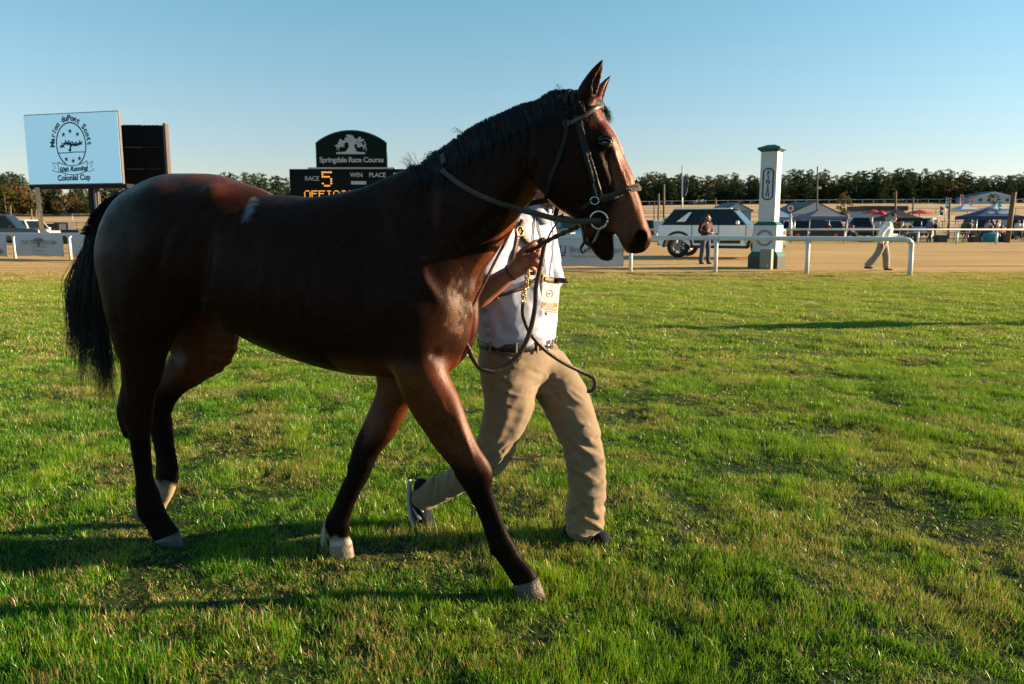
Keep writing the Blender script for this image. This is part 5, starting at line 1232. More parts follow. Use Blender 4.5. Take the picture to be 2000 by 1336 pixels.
# ------------------------------------------------------------------ figures
def figure(label, pos, rz, pose, shirt_c, trouser_c, skin_c=(.42, .22, .15), hair_c=(.05, .03, .02), cap_c=None, vox=.024, scale=1.0, long_sleeve=True, shorts=False, extra=None, phone=False, group=None, cat='person', bulk=1.0):
    o = thing('person', label, cat, pos, rz, group)
    P = {'hip': (0, 0, .94), 'chest': (.0, 0, 1.28), 'neck': (.01, 0, 1.47), 'head': (.035, 0, 1.63),
         'sl': (0, .19, 1.40), 'sr': (0, -.19, 1.40), 'el': (-.02, .25, 1.12), 'er': (-.02, -.25, 1.12), 'wl': (.05, .25, .88), 'wr': (.05, -.25, .88),
         'hl': (0, .09, .90), 'hr': (0, -.09, .90), 'kl': (.02, .10, .48), 'kr': (.02, -.10, .48), 'al': (-.02, .11, .08), 'ar': (-.02, -.11, .08)}
    P.update(pose); P = {k: np.array(v, float)*scale for k, v in P.items()}
    al = np.array(list(P.values())); lo = al.min(0)-.2; hi = al.max(0)+.2
    def F_(v=vox, lo_=lo, hi_=hi): return Field(*[np.arange(a, b, v) for a, b in zip(lo_, hi_)])
    def done(F, nm, c, rough=.8, par=o):
        v, f = F.mesh(1)
        if len(v): return sdf_object(nm, v, f, mat(nm+'_%.3f_%.3f_%.3f' % c, c, rough, noise=(8, .5, tuple(x*.75 for x in c))), par)
    f_ = np.array([1, 0, 0])
    # body
    B_ = F_(); hd_ = P['head']; tilt = (P['head']-P['neck'])
    simple_chain(B_, [hd_+np.array([-.02, 0, .02]), hd_+np.array([.015, 0, .025])], [(.105, .08)]*2, k=.02); simple_chain(B_, [hd_+np.array([.035, 0, -.03]), hd_+np.array([.045, 0, -.085])], [.055, .035], k=.03); simple_chain(B_, [hd_+np.array([.105, 0, 0]), hd_+np.array([.11, 0, -.02])], .013*np.ones(2), k=.012)
    simple_chain(B_, [P['neck']+np.array([-.01, 0, .08]), P['neck']-np.array([0, 0, .06])], [.055, .065], k=.02)
    simple_chain(B_, [P['neck'], P['chest'], P['hip']], [.06, .10, .10], k=.03)
    for s in 'lr':
        simple_chain(B_, [P['s'+s], P['e'+s], P['w'+s]], [.045, .038, .026], k=.02)
        d = P['w'+s]-P['e'+s]; d /= np.linalg.norm(d); simple_chain(B_, [P['w'+s], P['w'+s]+d*.07, P['w'+s]+d*.14+np.array([0, 0, -.02])], [.028, .036, .022], k=.02)
        simple_chain(B_, [P['h'+s], P['k'+s], P['a'+s]], [.075, .05, .036], k=.03)
    done(B_, 'body', skin_c, .55)
    S_ = F_(); hipt = P['hip']; 
    simple_chain(S_, [hipt+np.array([0, 0, -.03]), hipt*.5+P['chest']*.5, P['chest'], P['chest']*.3+P['neck']*.7], [(.13*bulk, .175*bulk), (.135*bulk, .18*bulk), (.14*bulk, .20*bulk), (.07, .12)], k=.02, up=(1, 0, .0), cap=.03)
    for s in 'lr': simple_chain(S_, [P['chest']*.2+P['s'+s]*.8, P['s'+s]*1.0, P['e'+s]] + ([P['w'+s]*.95+P['e'+s]*.05] if long_sleeve else []), ([.078*bulk, .074*bulk, .062*bulk] + ([.050*bulk] if long_sleeve else [])), k=.04, cap=.02)
    fold_noise(S_, .006, 12, 91, .05); sh = done(S_, 'shirt', shirt_c)
    T_ = F_()
    simple_chain(T_, [hipt+np.array([0, 0, .03]), hipt+np.array([0, 0, -.08])], [(.115, .16), (.11, .155)], k=.02, up=(1, 0, 0), cap=.02)
    for s in 'lr':
        simple_chain(T_, [P['h'+s], P['k'+s]*.98+P['a'+s]*.02] if shorts else [P['h'+s], P['k'+s], P['a'+s]*.98+P['k'+s]*.02], [.105, .085] if shorts else [.108*bulk, .084*bulk, .074*bulk], k=.03, cap=.02)
    fold_noise(T_, .005, 14, 93, .05); done(T_, 'trousers', trouser_c)
    for s in 'lr':
        a = P['a'+s]; S2 = Field(*[np.arange(q-.2, q+.26, vox*.75) for q in a]); simple_chain(S2, [a+np.array([-.03, 0, -.035]), a+np.array([.07, 0, -.045]), a+np.array([.16, 0, -.05])], [(.04, .045), (.036, .048), (.026, .042)], k=.02); done(S2, 'shoe', (.02, .02, .022), .5)
    H_ = Field(*[np.arange(q-.2, q+.22, vox*.75) for q in hd_])
    if cap_c:
        simple_chain(H_, [hd_+np.array([-.025, 0, .05]), hd_+np.array([.01, 0, .055])], [(.10, .086)]*2, k=.01); simple_chain(H_, [hd_+np.array([.06, 0, .045]), hd_+np.array([.17, 0, .03])], [(.016, .075), (.012, .06)], k=.01); done(H_, 'cap', cap_c)
        H_ = Field(*[np.arange(q-.2, q+.22, vox*.75) for q in hd_])
    simple_chain(H_, [hd_+np.array([-.035, 0, .035]), hd_+np.array([.0, 0, .05])], [(.108, .088), (.098, .082)], k=.01); simple_chain(H_, [hd_+np.array([-.06, 0, 0]), hd_+np.array([-.06, 0, -.05])], [.065, .05], k=.02)
    if extra == 'long_hair': simple_chain(H_, [hd_+np.array([-.06, 0, 0]), hd_+np.array([-.07, 0, -.2])], [.08, .05], k=.03)
    if extra == 'beard': simple_chain(H_, [hd_+np.array([.03, .05, -.05]), hd_+np.array([.065, 0, -.10]), hd_+np.array([.03, -.05, -.05])], [.03, .04, .03], k=.02)
    done(H_, 'hair', hair_c)
    return o, P
# standing man in a maroon jacket before the white off-roader
pz = gnd(1376, 516)
man1, P1 = figure('man in dark maroon jacket and blue jeans standing before the white off-roader', (pz.x, pz.y, 0), math.radians(-62), dict(head=(.07, 0, 1.60), neck=(.02, 0, 1.46), er=(.02, -.27, 1.14), el=(.02, .27, 1.14), wr=(.24, -.08, 1.10), wl=(.24, .07, 1.10), kl=(.03, .12, .5), kr=(.0, -.12, .5), al=(.0, .16, .08), ar=(-.04, -.14, .08)), (.042, .004, .007), (.022, .045, .075), hair_c=(.03, .02, .015), extra='beard', vox=.02)
m = MB(); m.box((.30, -.0, 1.11), (.10, .16, .012), bevel=.004); m.build('booklet', mat('paper', (.55, .5, .45), .6), man1)
m = MB(); m.strap([(.10, 0, 1.40), (.135, 0, 1.25), (.132, 0, 1.05), (.125, 0, .95)], [Vector((1, 0, 0))]*4, [.09, .12, .12, .11], .006); m.build('shirt_front', mat('grey_check', (.05, .06, .08), .8, noise=(25, 1, (.16, .17, .2))), man1)
# walking man in a white shirt
pz = gnd(1722, 529)
man2, P2_ = figure('man in white shirt, dark red cap and grey trousers striding along the far track', (pz.x, pz.y, 0), math.radians(-18),
    dict(hip=(-.02, 0, .92), chest=(.07, 0, 1.25), neck=(.14, 0, 1.42), head=(.21, 0, 1.57), sl=(.09, .18, 1.38), sr=(.07, -.19, 1.37), er=(-.12, -.28, 1.10), wr=(-.06, -.26, .84), el=(.12, .28, 1.08), wl=(.40, .18, 1.05), hl=(-.02, .09, .90), hr=(-.02, -.09, .90), kl=(.10, .10, .48), kr=(-.16, -.10, .50), al=(.14, .11, .08), ar=(-.44, -.10, .14)), (.78, .78, .78), (.20, .19, .16), cap_c=(.055, .008, .012), hair_c=(.3, .28, .25), long_sleeve=True, vox=.02, bulk=1.22)
m = MB(); m.box((.50, .16, 1.06), (.14, .10, .02), bevel=.004); m.build('papers', MATS['paper'], man2); m = MB(); m.box((-.06, -.27, .76), (.05, .04, .11), bevel=.01); m.build('radio', mat('red_plastic', (.3, .02, .02), .5), man2)

# ------------------------------------------------------------------ vehicles
tyre_m = mat('tyre', (.012, .012, .013), .8); rim_m = mat('alloy', (.35, .36, .38), .35, metal=.8); dglass = mat('dark_glass', (.006, .010, .014), .10, spec=.38); trim = mat('black_trim', (.014, .014, .015), .5)
lampw = mat('headlamp', (.65, .65, .62), .1, coat=.6); lampr = mat('tail_lamp', (.35, .015, .012), .15, coat=.6)
def vehicle(label, pos, rz, kind, paint, L=4.7, W=1.9, H=1.75, clear=.32, wr=.36, wb=None, belt=None, group=None, detail=True):
    o = thing({'pickup': 'pickup_truck', 'van': 'van', 'sedan': 'car'}.get(kind, 'off_roader' if kind == 'offroad' else 'suv'), label, 'pickup' if kind == 'pickup' else 'van' if kind == 'van' else 'car', pos, rz, group)
    wb = wb or L*.60; belt = belt or H*.57; x0 = -L/2; x1 = L/2; fw = wb/2+.02*L; rw = fw-wb; pm = mat('paint_%.3f_%.3f_%.3f' % paint, paint, .28, coat=.7)
    hood = belt*.985
    def arch(cx, r, n=8): return [(cx+r*math.cos(a), wr*.98+r*math.sin(a)) for a in np.linspace(0, math.pi, n)]
    ra = wr*1.22
    prof = [(x0+.08, clear+.08), (x0, clear+.3), (x0+.02, belt-.06), (x0+.10, belt)]
    prof += [(x1-L*.30, belt), (x1-L*.06, hood-.05), (x1-.05, hood-.16), (x1, clear+.30), (x1-.10, clear+.02)]
    low = [(x, max(z, clear)) for x, z in arch(fw, ra)]; low2 = [(x, max(z, clear)) for x, z in arch(rw, ra)]
    prof += [(fw+ra+.01, clear)] + low + [(fw-ra-.01, clear), (rw+ra+.01, clear)] + low2 + [(rw-ra-.01, clear)]
    def extr(pts, w0f, name, mt, par, b=.03):
        n = len(pts); V = []; 
        for s, ins in ((-1, b), (-1, 0), (1, 0), (1, b)):
            cx = sum(p[0] for p in pts)/n; cz = sum(p[1] for p in pts)/n
            for x, z in pts:
                w = w0f(z); q = 1-(ins*.9/max(abs(x-cx)+abs(z-cz), .3))
                V.append((cx+(x-cx)*q, s*(w/2-(0 if ins else b)), cz+(z-cz)*q))
        bm = bmesh.new(); vv = [bm.verts.new(v) for v in V]
        order = [vv[0:n], vv[n:2*n], vv[2*n:3*n], vv[3*n:4*n]]
        # order: outer left cap (inset, full width), left edge, right edge, right cap
        for k in range(3):
            for i in range(n): bm.faces.new((order[k][i], order[k][(i+1) % n], order[k+1][(i+1) % n], order[k+1][i]))
        bm.faces.new(order[0][::-1]); bm.faces.new(order[3]); bmesh.ops.triangulate(bm, faces=[f for f in bm.faces if len(f.verts) > 4]); bmesh.ops.recalc_face_normals(bm, faces=bm.faces)
        me = bpy.data.meshes.new(name); bm.to_mesh(me); bm.free(); me.materials.append(mt); ob = bpy.data.objects.new(name, me); COL.objects.link(ob); ob.parent = par; return ob
    body = extr(prof, lambda z: W if z < belt*.8 else W*.985, 'body', pm, o)
    if kind == 'sedan': cab_ = [(x0+L*.12, belt), (x0+L*.27, H), (x0+L*.55, H), (x1-L*.27, belt)]
    elif kind == 'pickup': cab_ = [(x0+L*.36, belt), (x0+L*.38, H), (x0+L*.60, H), (x1-L*.26, belt)]
    elif kind == 'van': cab_ = [(x0+.03, belt), (x0+.08, H), (x1-L*.26, H), (x1-L*.14, belt)]
    elif kind == 'offroad': cab_ = [(x0+.14, belt), (x0+.62, H-.02), (x1-L*.395, H), (x1-L*.27, belt)]
    else: cab_ = [(x0+.06, belt), (x0+.28, H), (x1-L*.42, H), (x1-L*.28, belt)]
    ins = lambda z: W*(.97-.17*(z-belt)/(H-belt))
    extr(cab_, ins, 'roof', pm if kind != 'offroad' else dglass, o, .05)
    if kind == 'offroad':
        m = MB(); m.box(((cab_[1][0]+cab_[2][0])/2-.02, 0, H+.01), (cab_[2][0]-cab_[1][0], W*.80, .05), bevel=.02); m.build('roof_panel', pm, o)
        for s in (-1, 1): m = MB(); m.add([(x, s*y, z) for x, z in ((cab_[0][0]+.42, belt-.02), (cab_[0][0]+.90, belt-.02), (cab_[0][0]+1.28, H-.14), (cab_[0][0]+1.16, H-.14)) for y in (W*.47, )], [(0, 1, 2, 3) if s < 0 else (3, 2, 1, 0)]); m.build('pillar', pm, o)
        for x in (.05, 1.15, -1.05):
            for s in (-1, 1): m = MB(); m.box((x, s*(W/2+.002), (belt+.62)/2), (.018, .02, belt-.62)); m.build('door_gap', trim, o)
    cx = sum(p[0] for p in cab_)/4
    # glass
    (ax, az), (bx_2, bz_2), (cx2, cz2), (dx, dz) = cab_
    zz0, zz1 = belt+.035, H-.10
    def edge(xa, za, xb, zb, z): return xa+(xb-xa)*(z-za)/(zb-za)
    l0, l1 = edge(ax, az, bx_2, bz_2, zz0)+.10, edge(ax, az, bx_2, bz_2, zz1)+.10; r0, r1 = edge(dx, dz, cx2, cz2, zz0)-.12, edge(dx, dz, cx2, cz2, zz1)-.10
    cuts = [(0, .30), (.32, .62), (.64, 1.0)] if kind not in ('pickup', 'sedan') else [(0, .48), (.5, 1.0)]
    for s in (-1, 1):
        for a, b in cuts:
            q0, q1 = l0+(r0-l0)*a, l0+(r0-l0)*b; t0, t1 = l1+(r1-l1)*a, l1+(r1-l1)*b; m = MB(); y0 = s*(ins(zz0)/2+.006); y1 = s*(ins(zz1)/2+.006)
            m.add([(q0, y0, zz0), (q1, y0, zz0), (t1, y1, zz1), (t0, y1, zz1), (q0, y0-s*.03, zz0), (q1, y0-s*.03, zz0), (t1, y1-s*.03, zz1), (t0, y1-s*.03, zz1)], [(0, 1, 2, 3) if s < 0 else (3, 2, 1, 0), (0, 4, 5, 1), (1, 5, 6, 2), (2, 6, 7, 3), (3, 7, 4, 0)]); m.build('window', dglass, o)
    for (xa, za, xb, zb, s, nm) in ((dx, dz, cx2, cz2, 1, 'windscreen'), (ax, az, bx_2, bz_2, -1, 'rear_window')):
        q0, q1 = edge(xa, za, xb, zb, belt+.05)+s*.012, edge(xa, za, xb, zb, H-.07)+s*.012; w0, w1 = ins(belt+.05)/2-.09, ins(H-.07)/2-.09; m = MB()
        m.add([(q0, -w0, belt+.05), (q0, w0, belt+.05), (q1, w1, H-.07), (q1, -w1, H-.07), (q0-s*.02, -w0, belt+.05), (q0-s*.02, w0, belt+.05), (q1-s*.02, w1, H-.07), (q1-s*.02, -w1, H-.07)], [(0, 1, 2, 3) if s > 0 else (3, 2, 1, 0), (0, 4, 5, 1), (1, 5, 6, 2), (2, 6, 7, 3), (3, 7, 4, 0)]); m.build(nm, dglass, o)
    for cxw in (fw, rw):
        for s in (-1, 1):
            m = MB(); yo = s*(W/2-.13); n = 20; prf = [(.62, -.12), (.9, -.125), (1, -.09), (1, .09), (.9, .125), (.62, .12)]
            V = []; F = []
            for i in range(n):
                a = 6.2832*i/n
                for rr_, yy in prf: V.append((cxw+wr*rr_*math.cos(a), yo+yy, wr+wr*rr_*math.sin(a)))
            for i in range(n):
                for k in range(5): F.append((i*6+k, i*6+k+1, ((i+1) % n)*6+k+1, ((i+1) % n)*6+k))
            t_ = m.add(V, F, 0, True).build('wheel', tyre_m, o)
            m = MB(); m.tube([(cxw, yo-.10, wr), (cxw, yo+.10, wr)], wr*.36*1.0, 14)
            for i in range(6):
                a = 6.2832*i/6; m.tube([(cxw, yo+s*.09, wr), (cxw+wr*.62*math.cos(a), yo+s*.10, wr+wr*.62*math.sin(a))], wr*.09, 5)
            m.tube([(cxw+wr*.64*math.cos(a), yo+s*.10, wr+wr*.64*math.sin(a)) for a in np.linspace(0, 6.2832, 17)], wr*.05, 5); m.build('rim', rim_m, t_)
    if detail:
        for s in (-1, 1):
            m = MB(); m.box((x1-.07, s*W*.38, hood-.20), (.10, W*.18, .11), bevel=.02); m.build('headlight', lampw, o)
            m = MB(); m.box((x0+.03, s*W*.42, belt-.18), (.08, .14, .22), bevel=.02); m.build('tail_light', lampr, o)
            m = MB(); m.box((cx2+.30, s*(W/2+.10), belt+.10), (.13, .20, .15), bevel=.04); m.build('mirror', pm, o)
            m = MB(); m.box((cx+.15, s*(W/2+.004), belt-.14), (.16, .03, .03), bevel=.01); m.build('handle', trim, o)
            m = MB(); m.box(((fw+rw)/2, s*(W/2-.02), clear+.03), (wb-2*ra, .06, .12), bevel=.02); m.build('sill', trim, o)
        m = MB(); m.box((x1-.02, 0, clear+.16), (.12, W*.86, .20), bevel=.03); m.build('bumper', trim, o); m = MB(); m.box((x0+.03, 0, clear+.16), (.12, W*.86, .20), bevel=.03); m.build('bumper', trim, o)
    return o
hv_rear = gnd(1343, 503); hh_ = math.radians(-25); 
Lh, wbh = 5.0, 3.44; off_rear = -(wbh/2-.02*Lh)
hc = Vector((hv_rear.x-off_rear*math.cos(hh_), hv_rear.y-off_rear*math.sin(hh_)+.9, 0))
suvp = vehicle('white off-roader with black wheel arches parked behind the standing man', (hc.x, hc.y, 0), hh_, 'offroad', (.74, .76, .78), L=Lh, W=2.15, H=2.02, clear=.44, wr=.46, wb=wbh, belt=1.36)
def addp(o, c, d, mt, nm, **k): m = MB(); m.box(c, d, bevel=k.get('bevel', .02)); return m.build(nm, mt, o)
for s in (-1, 1):                         # flares, roof trim, grille bars, marker lamps
    for cxw in (wbh/2+.10, wbh/2+.10-wbh):
        m = MB(); m.tube([(cxw+.60*math.cos(a), s*1.055, .46+.60*math.sin(a)) for a in np.linspace(-.05, math.pi+.05, 13)], .06, 6); m.build('wheel_flare', trim, suvp)
    addp(suvp, (0, s*1.06, .72), (1.9, .04, .22), trim, 'side_cladding')
addp(suvp, (2.47, 0, 1.04), (.10, 1.8, .16), trim, 'grille')
for i in range(3): addp(suvp, (1.98+.02*i, 0, 1.42-.0*i), (.02, .02, .02), lampw, 'hood_vent') if False else None
for i in range(5): addp(suvp, (.55, -.5+.25*i, 2.03), (.10, .09, .04), trim, 'marker_lamp')
addp(suvp, (-.02, -1.08, 1.0), (.10, .01, .05), lampr, 'badge_plate')

# parked cars
def park(u, v, rz, kind, paint, label, **k): p = gnd(u, v); p.z = ground_z(p.x, p.y); return vehicle(label, tuple(p), math.radians(rz), kind, paint, **k)
G = 'cars parked behind the farther rail'
park(12, 478, 12, 'suv', (.012, .013, .016), 'black estate car with red tail lamps at the left edge of the photo', L=4.9, H=2.0)
park(62, 474, -20, 'suv', (.50, .50, .50), 'white car behind the THE TACK ROOM banner', L=4.4, H=1.7)
park(40, 470, -8, 'sedan', (.42, .43, .45), 'pale saloon car between the black estate and the white car')
park(1108, 482, -70, 'suv', (.03, .10, .16), 'blue car with broad windscreen seen under the horse jaw', L=4.8, H=1.9)
park(1275, 466, 60, 'suv', (.012, .016, .022), 'black car just right of the horse nose behind the far rail', group=G)
park(1296, 465, 75, 'sedan', (.02, .028, .036), 'dark saloon left of the white off-roader', group=G)
park(1313, 471, 80, 'van', (.50, .50, .5), 'small white van touching the back of the off-roader in view', L=4.2, H=1.9, group=G)
park(1533, 465, -82, 'suv', (.05, .07, .08), 'dark grey car right of the finish post', group=G)
park(1559, 466, -95, 'suv', (.09, .13, .15), 'grey blue car facing the track with its lamp shining', group=G)
park(1590, 466, -84, 'pickup', (.010, .011, .012), 'black pickup under the grey canopy', L=5.2, H=1.85, group=G)
park(1622, 466, -92, 'suv', (.14, .18, .20), 'silver blue car behind the seated people in teal', group=G)
park(1678, 466, -100, 'suv', (.018, .022, .028), 'large black car left of the walking man in white', L=5.0, H=2.0, group=G)
park(1802, 467, -125, 'suv', (.34, .36, .38), 'silver car right of the black tent', L=4.8, H=1.95, group=G)
park(1915, 466, -98, 'suv', (.012, .014, .02), 'black car parked under the navy tent', L=4.9, H=1.9, group=G)
park(1985, 466, -105, 'suv', (.03, .04, .05), 'dark car at the right edge of the photo', L=4.8, H=1.95, group=G)
park(1770, 456, 20, 'sedan', (.05, .05, .06), 'low dark car behind the black tent', group=G)
park(1640, 452, 60, 'suv', (.03, .03, .035), 'dark car behind the grey canopy', group=G)
def crate(u, v, w, d, h, mt, label, name='storage_box', z=0, rz=0):
    p = gnd(u, v); o = thing(name, label, 'box', (p.x, p.y, ground_z(p.x, p.y)+z), rz); m = MB(); m.box((0, 0, h/2), (w, d, h), bevel=.03); m.build('body', mt, o); m = MB(); m.box((0, 0, h+.02), (w*1.02, d*1.02, .05), bevel=.01); m.build('lid', mt, o); return o
crate(110, 472, 1.2, 1, 1.38, mat('box_black', (.014, .016, .016), .5), 'tall black box beside the steel post of the big screen')
crate(127, 468, 1.3, 1, 1.5, mat('box_grey', (.045, .05, .048), .5), 'dark grey box right of the tall black box')
crate(145, 476, 1.3, 1, .95, mat('box_dark', (.02, .022, .025), .5), 'low dark box next to the horse tail')


fz = (9.25, 11.55, ground_z(9.25, 11.55))
figure('person in dark clothes just outside the right edge whose long shadow crosses the turf', fz, math.radians(170), stand2 if 'stand2' in globals() else dict(el=(.05, .27, 1.14), wl=(.12, .24, .90), er=(-.05, -.26, 1.12), wr=(.08, -.24, .90)), (.05, .06, .08), (.03, .03, .035), vox=.03)
# ------------------------------------------------------------------ big screen on the left
beige = mat('beige_steel', (.075, .06, .05), .5); black_steel = mat('black_steel', (.004, .006, .008), .6, spec=.15); dk = mat('screen_ink', (.004, .02, .05), .8)
def lit(name, c, s):
    m = bpy.data.materials.new(name); m.use_nodes = True; nt = m.node_tree; b = nt.nodes['Principled BSDF']; b.inputs['Base Color'].default_value = (.01, .01, .01, 1); b.inputs['Roughness'].default_value = .6
    b.inputs['Emission Strength'].default_value = s; tc = nt.nodes.new('ShaderNodeTexCoord'); w = N(nt, 'ShaderNodeTexWave', i1=14.0); w.wave_type = 'BANDS'; w.bands_direction = 'Z'
    nt.links.new(tc.outputs['Object'], w.inputs[0]); nt.links.new(mixc(nt, mrange(nt, w.outputs['Fac'], 0, 1, 0, .22), c, tuple(x*.7 for x in c)), b.inputs['Emission Color']); return m
screen_lit = lit('screen_lit', (.078, .152, .195), 1.0)
BL = at(57, 360, 46.0); BR = at(237, 360, 44.2); HT = at(47, 226, 46.0).z-BL.z; hz0 = BL.z
scr = thing('big_screen', 'large light blue video screen showing a race emblem on steel posts', 'video screen', (BL.x, BL.y, 0))
ex = (BR-BL); ex.z = 0; SL = ex.length; ex.normalize(); en = Vector((ex.y, -ex.x, 0)); ez = Vector((0, 0, 1))
def sb(c0, c1, n0, n1, z0, z1, name, mt, par=scr):
    m = MB(); v = [ex*a+en*b+ez*z for z in (z0, z1) for a, b in ((c0, n0), (c1, n0), (c1, n1), (c0, n1))]
    m.add(v, [(0, 1, 2, 3), (7, 6, 5, 4), (0, 4, 5, 1), (1, 5, 6, 2), (2, 6, 7, 3), (3, 7, 4, 0)]); o = m.build(name, mt, par); return o
sb(-.03, SL+.06, -.20, -.06, hz0-.05, hz0+HT+.05, 'cabinet', beige); sb(0, SL+.02, -.06, 0, hz0, hz0+HT, 'display', screen_lit)
sb(-.02, SL+.3, -.6, -.05, hz0-.28, hz0-.055, 'beam', black_steel)
def emb(name, pts, r, close=False, par=scr, mt=dk, n=4, off=.02):
    m = MB(); m.tube([ex*x+ez*z+en*off for x, z in pts], r, n); return m.build(name, mt, par)
ecx = SL*.50; ecz = hz0+HT*.56; EA, EB = 1.0, 1.18
emb('emblem_oval', [(ecx+EA*math.cos(a), ecz+EB*math.sin(a)) for a in np.linspace(-1.1, math.pi+1.1, 40)], .038)
emb('emblem_ground', [(ecx-EA+.04, ecz-.44), (ecx-.3, ecz-.44), (ecx+.2, ecz-.41), (ecx+EA-.04, ecz-.42)], .025)
for k, (x, z) in enumerate([(-.47, .55), (0, .72), (.49, .54), (-.40, -.78), (.06, -.88), (.50, -.76)]):
    pts = []; 
    for i in range(10):
        a = math.pi/2+i*math.pi/5; q = .16 if i % 2 == 0 else .065; pts.append(ex*(ecx+x+q*math.cos(a))+ez*(ecz+z+q*math.sin(a))+en*.02)
    m = MB(); c = sum(pts, Vector())/10; m.add([c]+pts, [(0, i+1, (i+1) % 10+1) for i in range(10)]); m.build('star', dk, scr)
m = MB(); r2 = np.random.default_rng(3)      # tree whose crown is a string of galloping horses
def blob(m, x, z, a, b, rot=0, off=.022):
    n = 12; c, s = math.cos(rot), math.sin(rot); P = [ex*(x+a*math.cos(t)*c-b*math.sin(t)*s)+ez*(z+a*math.cos(t)*s+b*math.sin(t)*c)+en*off for t in np.linspace(0, 6.283, n+1)[:-1]]; m.add(P, [tuple(range(n))])
for i in range(6):
    x = ecx-.62+.245*i; z = ecz+.02+.05*math.sin(i*1.3)-(0.1 if i == 0 else 0)
    blob(m, x, z, .17, .075, .12, .022+.001*i); blob(m, x+.16, z+.08, .07, .036, .7, .029+.001*i); blob(m, x+.03, z+.13, .05, .065, .4, .036+.001*i)
    m.tube([ex*(x-.08)+ez*z+en*.02, ex*(x-.16)+ez*(z-.12)+en*.02], .014, 4); m.tube([ex*(x+.09)+ez*z+en*.02, ex*(x+.17)+ez*(z-.10)+en*.02], .014, 4)
m.tube([ex*(ecx-.12)+ez*(ecz-.36)+en*.02, ex*(ecx-.06)+ez*(ecz-.18)+en*.02, ex*(ecx-.02)+ez*(ecz)+en*.02], [.09, .04, .06], 6); m.build('horse_tree', dk, scr)
# ribbon
rb = [(-1.0, -.92), (-.6, -1.06), (0, -1.14), (.6, -1.05), (1.02, -.90)]
for dz in (0, -.50): emb('ribbon_edge', [(ecx+x, ecz+z+dz) for x, z in crom(rb, 5)], .022)
for s in (-1, 1):
    emb('ribbon_fold', [(ecx+s*1.0, ecz-.91), (ecx+s*1.0, ecz-1.41)], .016)
    emb('ribbon_tail', [(ecx+s*1.0, ecz-1.05), (ecx+s*1.40, ecz-.94), (ecx+s*1.22, ecz-1.2), (ecx+s*1.43, ecz-1.40), (ecx+s*1.0, ecz-1.5)], .018)
def stext(body, x, z, size, rot=0, **kw):
    c, s = math.cos(rot), math.sin(rot); e1 = ex*c+ez*s; e2 = ez*c-ex*s; return text_obj('lettering', body, size, dk, scr, frame(ex*x+ez*z+en*.03, e1, e2, en), **kw)
word = 'Marion duPont Scott'; A0, A1 = math.pi*1.02, -.02*math.pi
for i, ch in enumerate(word):
    if ch == ' ': continue
    a = A0+(A1-A0)*(i+.5)/len(word); stext(ch, ecx+(EA+.26)*math.cos(a), ecz+(EB+.24)*math.sin(a), .42, a-math.pi/2, offset=.02)
stext('50th Running', ecx, ecz-1.33, .36, .05, shear=.35, offset=.018); stext('Colonial Cup', ecx+.02, ecz-1.80, .42, .015, offset=.018)
# posts: a lit timber pole in front, steel post
pp0 = at(72, 366, 47.5); pole_lit = mat('pale_timber', (.62, .44, .24), .8, noise=(6, .6, (.34, .22, .12)))
def pole(name, label, u0, v0, u1, v1, Y, r, mt, cat='pole', lamp=False, group=None, r1=None):
    a = at(u1, v1, Y); b = at(u0, v0, Y); gzv = ground_z(a.x, Y); a.z = min(a.z, gzv-.05); o = thing(name, label, cat, (a.x, Y, gzv), 0, group); r = r*(.6 if cat in ('pole', 'utility pole') and not r1 and r > .13 else 1); m = MB(); m.tube([a-o.location, b-o.location], [r, r1 or r*.85], 10); m.build('shaft', mt, o)
    if lamp: m = MB(); m.box(b-o.location+Vector((.3, -.1, -lamp)), (.45, .3, .3), bevel=.05); m.build('lamp_head', mat('lamp_white', (.6, .6, .58), .4), o)
    return o
pole('timber_pole', 'leaning sunlit timber pole under the left side of the big screen', 72, 366, 84, 470, 44.8, .13, pole_lit)
sb(SL*.62, SL*.62+.24, -.45, -.15, -.1, hz0-.28, 'post', black_steel); m = MB(); m.tube([ex*(SL*.62+.40)-en*.3+ez*-.1, ex*(SL*.62+.36)-en*.3+ez*(hz0-.28)], .14, 12); m.build('post', mat('steel_post', (.16, .15, .14), .5, metal=.3), scr)
m = MB(); m.tube([ex*(SL*.62+.62)-en*.3+ez*-.1, ex*(SL*.62+.60)-en*.3+ez*(hz0-.28)], .035, 8); m.build('conduit', MATS['steel_post'], scr)
# the back of a second screen, set behind and to the right
B2 = at(243, 372, 47.0); T2 = at(237, 244, 47.0); W2 = at(326, 372, 47.0).x-B2.x; H2 = T2.z-B2.z
s2 = thing('screen_back', 'black back of a second screen in panel rows beside the blue screen', 'video screen', (B2.x, 47.0, 0))
m = MB(); m.box((W2/2, .25, B2.z+H2/2), (W2, .3, H2)); m.build('cabinet', black_steel, s2)
m = MB(); m.box((W2+.06, .2, B2.z+H2/2+.05), (.14, .45, H2+.1)); m.build('side_frame', beige, s2)
teal = mat('teal_edge', (.03, .09, .11), .4)
for r in range(3):
    z0 = B2.z+H2*r/3
    for c in range(4):
        m = MB(); m.box((W2*(c+.5)/4, .085, z0+H2/6), (W2/4-.05, .05, H2/3-.10), bevel=.015); o = m.build('panel', mat('panel_black', (.002, .004, .006), .6, spec=.12), s2)
        m = MB(); m.box((W2*(c+.5)/4, .05, z0+H2/6), (.10, .03, .28), bevel=.01); m.build('handle', black_steel, o)
    m = MB(); m.box((W2*.28, .04, z0+H2/3-.01), (W2*.42, .06, .045)); m.build('strut', teal, s2)
    for c in range(4): m = MB(); m.box((W2*.58+.22*c, .045, z0+H2/3-.01), (.10, .05, .04)); m.build('clamp', beige, s2)
m = MB(); m.box((W2/2-.2, .2, B2.z-.15), (W2+.9, .3, .14)); m.build('beam', black_steel, s2)
